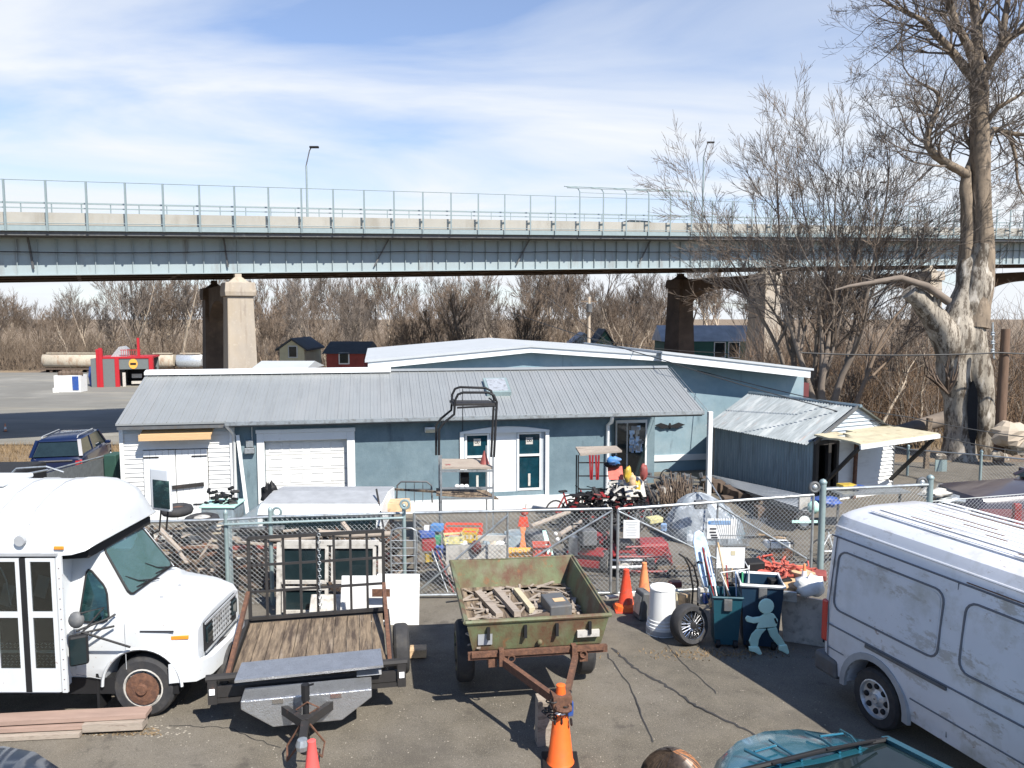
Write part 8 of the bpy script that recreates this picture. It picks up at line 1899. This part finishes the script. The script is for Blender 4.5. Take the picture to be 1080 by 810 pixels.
for (mname, n0, a0, a1) in (('hair_brown', 520, 0, 2*pi), ('hair_sunlit', 150, -.9, .7)):  # amber strands paint sunlight onto the right of the head
    mb = MB()
    for k in range(n0):
        a = rn.uniform(a0, a1); r_ = .118*s*rn.uniform(.96, 1.03); P_ = []
        for j in range(9):
            f = j/8; th_ = f*pi*.56; q = c+Vector((r_*sin(th_)*cos(a+.04*j), r_*sin(th_)*sin(a+.04*j), r_*cos(th_)*1.03)); P_.append(q)
        e = P_[-1]; P_ += [e+Vector((rn.gauss(0, .006), rn.gauss(0, .006), -.09*s)), e+Vector((rn.gauss(0, .012), rn.gauss(0, .012), -.2*s))]
        mb.tube(P_, .0035*s, 3, cap=False)
    mb.build('hair_strands', M(mname), per, local=True)

# ================================================================ countless tangled scrap
def scrap(name, label, n, px, py, Yr, size, m, seed, kind=0):
    rn = random.Random(seed); mb = MB()
    for k in range(n):
        c = at(rn.uniform(*px), rn.uniform(*py), rn.uniform(*Yr))
        if kind == 0 or rn.random() < .5:
            d = Vector((rn.gauss(0, 1), rn.gauss(0, .6), rn.gauss(0, .35))).normalized()*rn.uniform(.3, 1)*size; mb.beam(c-d, c+d, rn.uniform(.02, .09), rn.uniform(.015, .05))
        else: mb.obox(c, (rn.uniform(.1, .4)*size*2, rn.uniform(.1, .3)*size*2, rn.uniform(.06, .25)*size*2), rn.uniform(0, 3), rn.gauss(0, .3))
    return stuff(mb.build(name, M(m)), label, 'scrap')
scrap('scrap_metal', 'dark tangled scrap metal filling the rack behind the left fence', 210, (150, 420), (558, 630), (13.9, 15.2), .35, 'rusty_black', 1, 1)
scrap('scrap_wood', 'weathered offcuts of timber mixed into the scrap behind the left fence', 70, (150, 420), (556, 620), (13.8, 15), .4, 'wood_grey', 2)
scrap('scrap_rust', 'rusty bars mixed into the scrap behind the left fence', 50, (150, 440), (560, 625), (13.8, 15), .35, 'rust', 3)
scrap('machine_parts', 'dark machine parts heaped behind the left gate leaf and among the bicycles', 90, (592, 650), (548, 578), (15.4, 16.6), .22, 'rusty_black', 4, 1)
scrap('bicycle_parts', 'tangled black bicycle parts in the heap before the blue wall', 150, (596, 680), (520, 548), (18.8, 20), .2, 'black', 5)
scrap('coloured_junk', 'small red odds and ends in the bicycle heap', 30, (600, 680), (520, 548), (18.8, 19.6), .14, 'red', 6)
scrap('pale_junk', 'pale odds and ends in the bicycle heap and doorway', 26, (640, 690), (508, 545), (18.8, 19.6), .14, 'offwhite', 7)
scrap('porch_clutter', 'dark clutter stored in the shadow under the porch', 80, (655, 745), (500, 520), (20.5, 22.5), .3, 'dark_grey', 8, 1)

scrap('hanging_scrap', 'dark tangle of scrap and pipes along the foot of the left fence and ramp', 120, (160, 430), (585, 645), (13.5, 14.2), .3, 'tank_dark', 9, 1)
scrap('yard_scrap', 'low dark debris strewn behind the left gate leaf', 70, (440, 600), (590, 615), (13.8, 15.5), .2, 'tank_dark', 10, 1)
scrap('tub_debris', 'loose wood chips and rusty bits covering the floor of the green trailer', 1, (0, 1), (0, 1), (9, 10), .01, 'wood_old', 11)
o = bpy.data.objects['tub_debris']; mb = MB(); rn = random.Random(44)
for k in range(120):
    c = GM((rn.uniform(-.72, .72), rn.uniform(-.9, 1.0), zb+.03+rn.uniform(0, .03))); d = Vector((rn.gauss(0, .1), rn.gauss(0, .1), rn.gauss(0, .01))); mb.beam(c-d, c+d, rn.uniform(.015, .05), .015)
mb.build('tmp', M('wood_grey')); q = bpy.data.objects['tmp']; o.data = q.data; o.data.materials.clear(); o.data.materials.append(M('wood_grey')); bpy.data.objects.remove(q)
for k, (px, py, Y, sz, m, lb, nm, ct) in enumerate([
  (700, 622, 12.3, (.2, .15, .15), 'maroon', 'maroon crate lying under the barrel laths', 'crate', 'crate'), (764, 618, 11.9, (.3, .2, .1), 'black', 'black tray wedged behind the teal bin poles', 'tray', 'tray'),
  (812, 603, 12.2, (.4, .25, .12), 'wood_old', 'brown board bundle under the salmon hoses', 'board_bundle', 'boards'), (842, 602, 12.0, (.2, .2, .15), 'orange_faded', 'orange tub behind the small worn cone', 'tub', 'tub'),
  (778, 612, 11.7, (.16, .12, .08), 'offwhite', 'small white carton beside the blue scoop', 'carton', 'box'), (861, 606, 11.8, (.3, .3, .1), 'dull_red', 'dull red tarp fold at the van rear corner', 'tarp_fold', 'tarp'),
  (620, 566, 15.0, (.3, .3, .3), 'dark_grey', 'dark grey engine block beside the red ride-on mower', 'engine_block', 'engine'), (606, 575, 15.2, (.2, .2, .4), 'galv', 'grey upright cylinder left of the red ride-on mower', 'gas_cylinder', 'cylinder'),
  (690, 548, 16.3, (.35, .2, .12), 'pale_yellow', 'pale yellow bicycle seat box right of the notice', 'seat_box', 'box'), (700, 556, 16.0, (.12, .12, .16), 'light_blue', 'small blue can on the yard beside the dark hose', 'can', 'can')]):
    bx_(px, py, Y, sz, m, lb, nm, ct, rn.uniform(-.6, .6), rn.uniform(-.1, .1), .02)
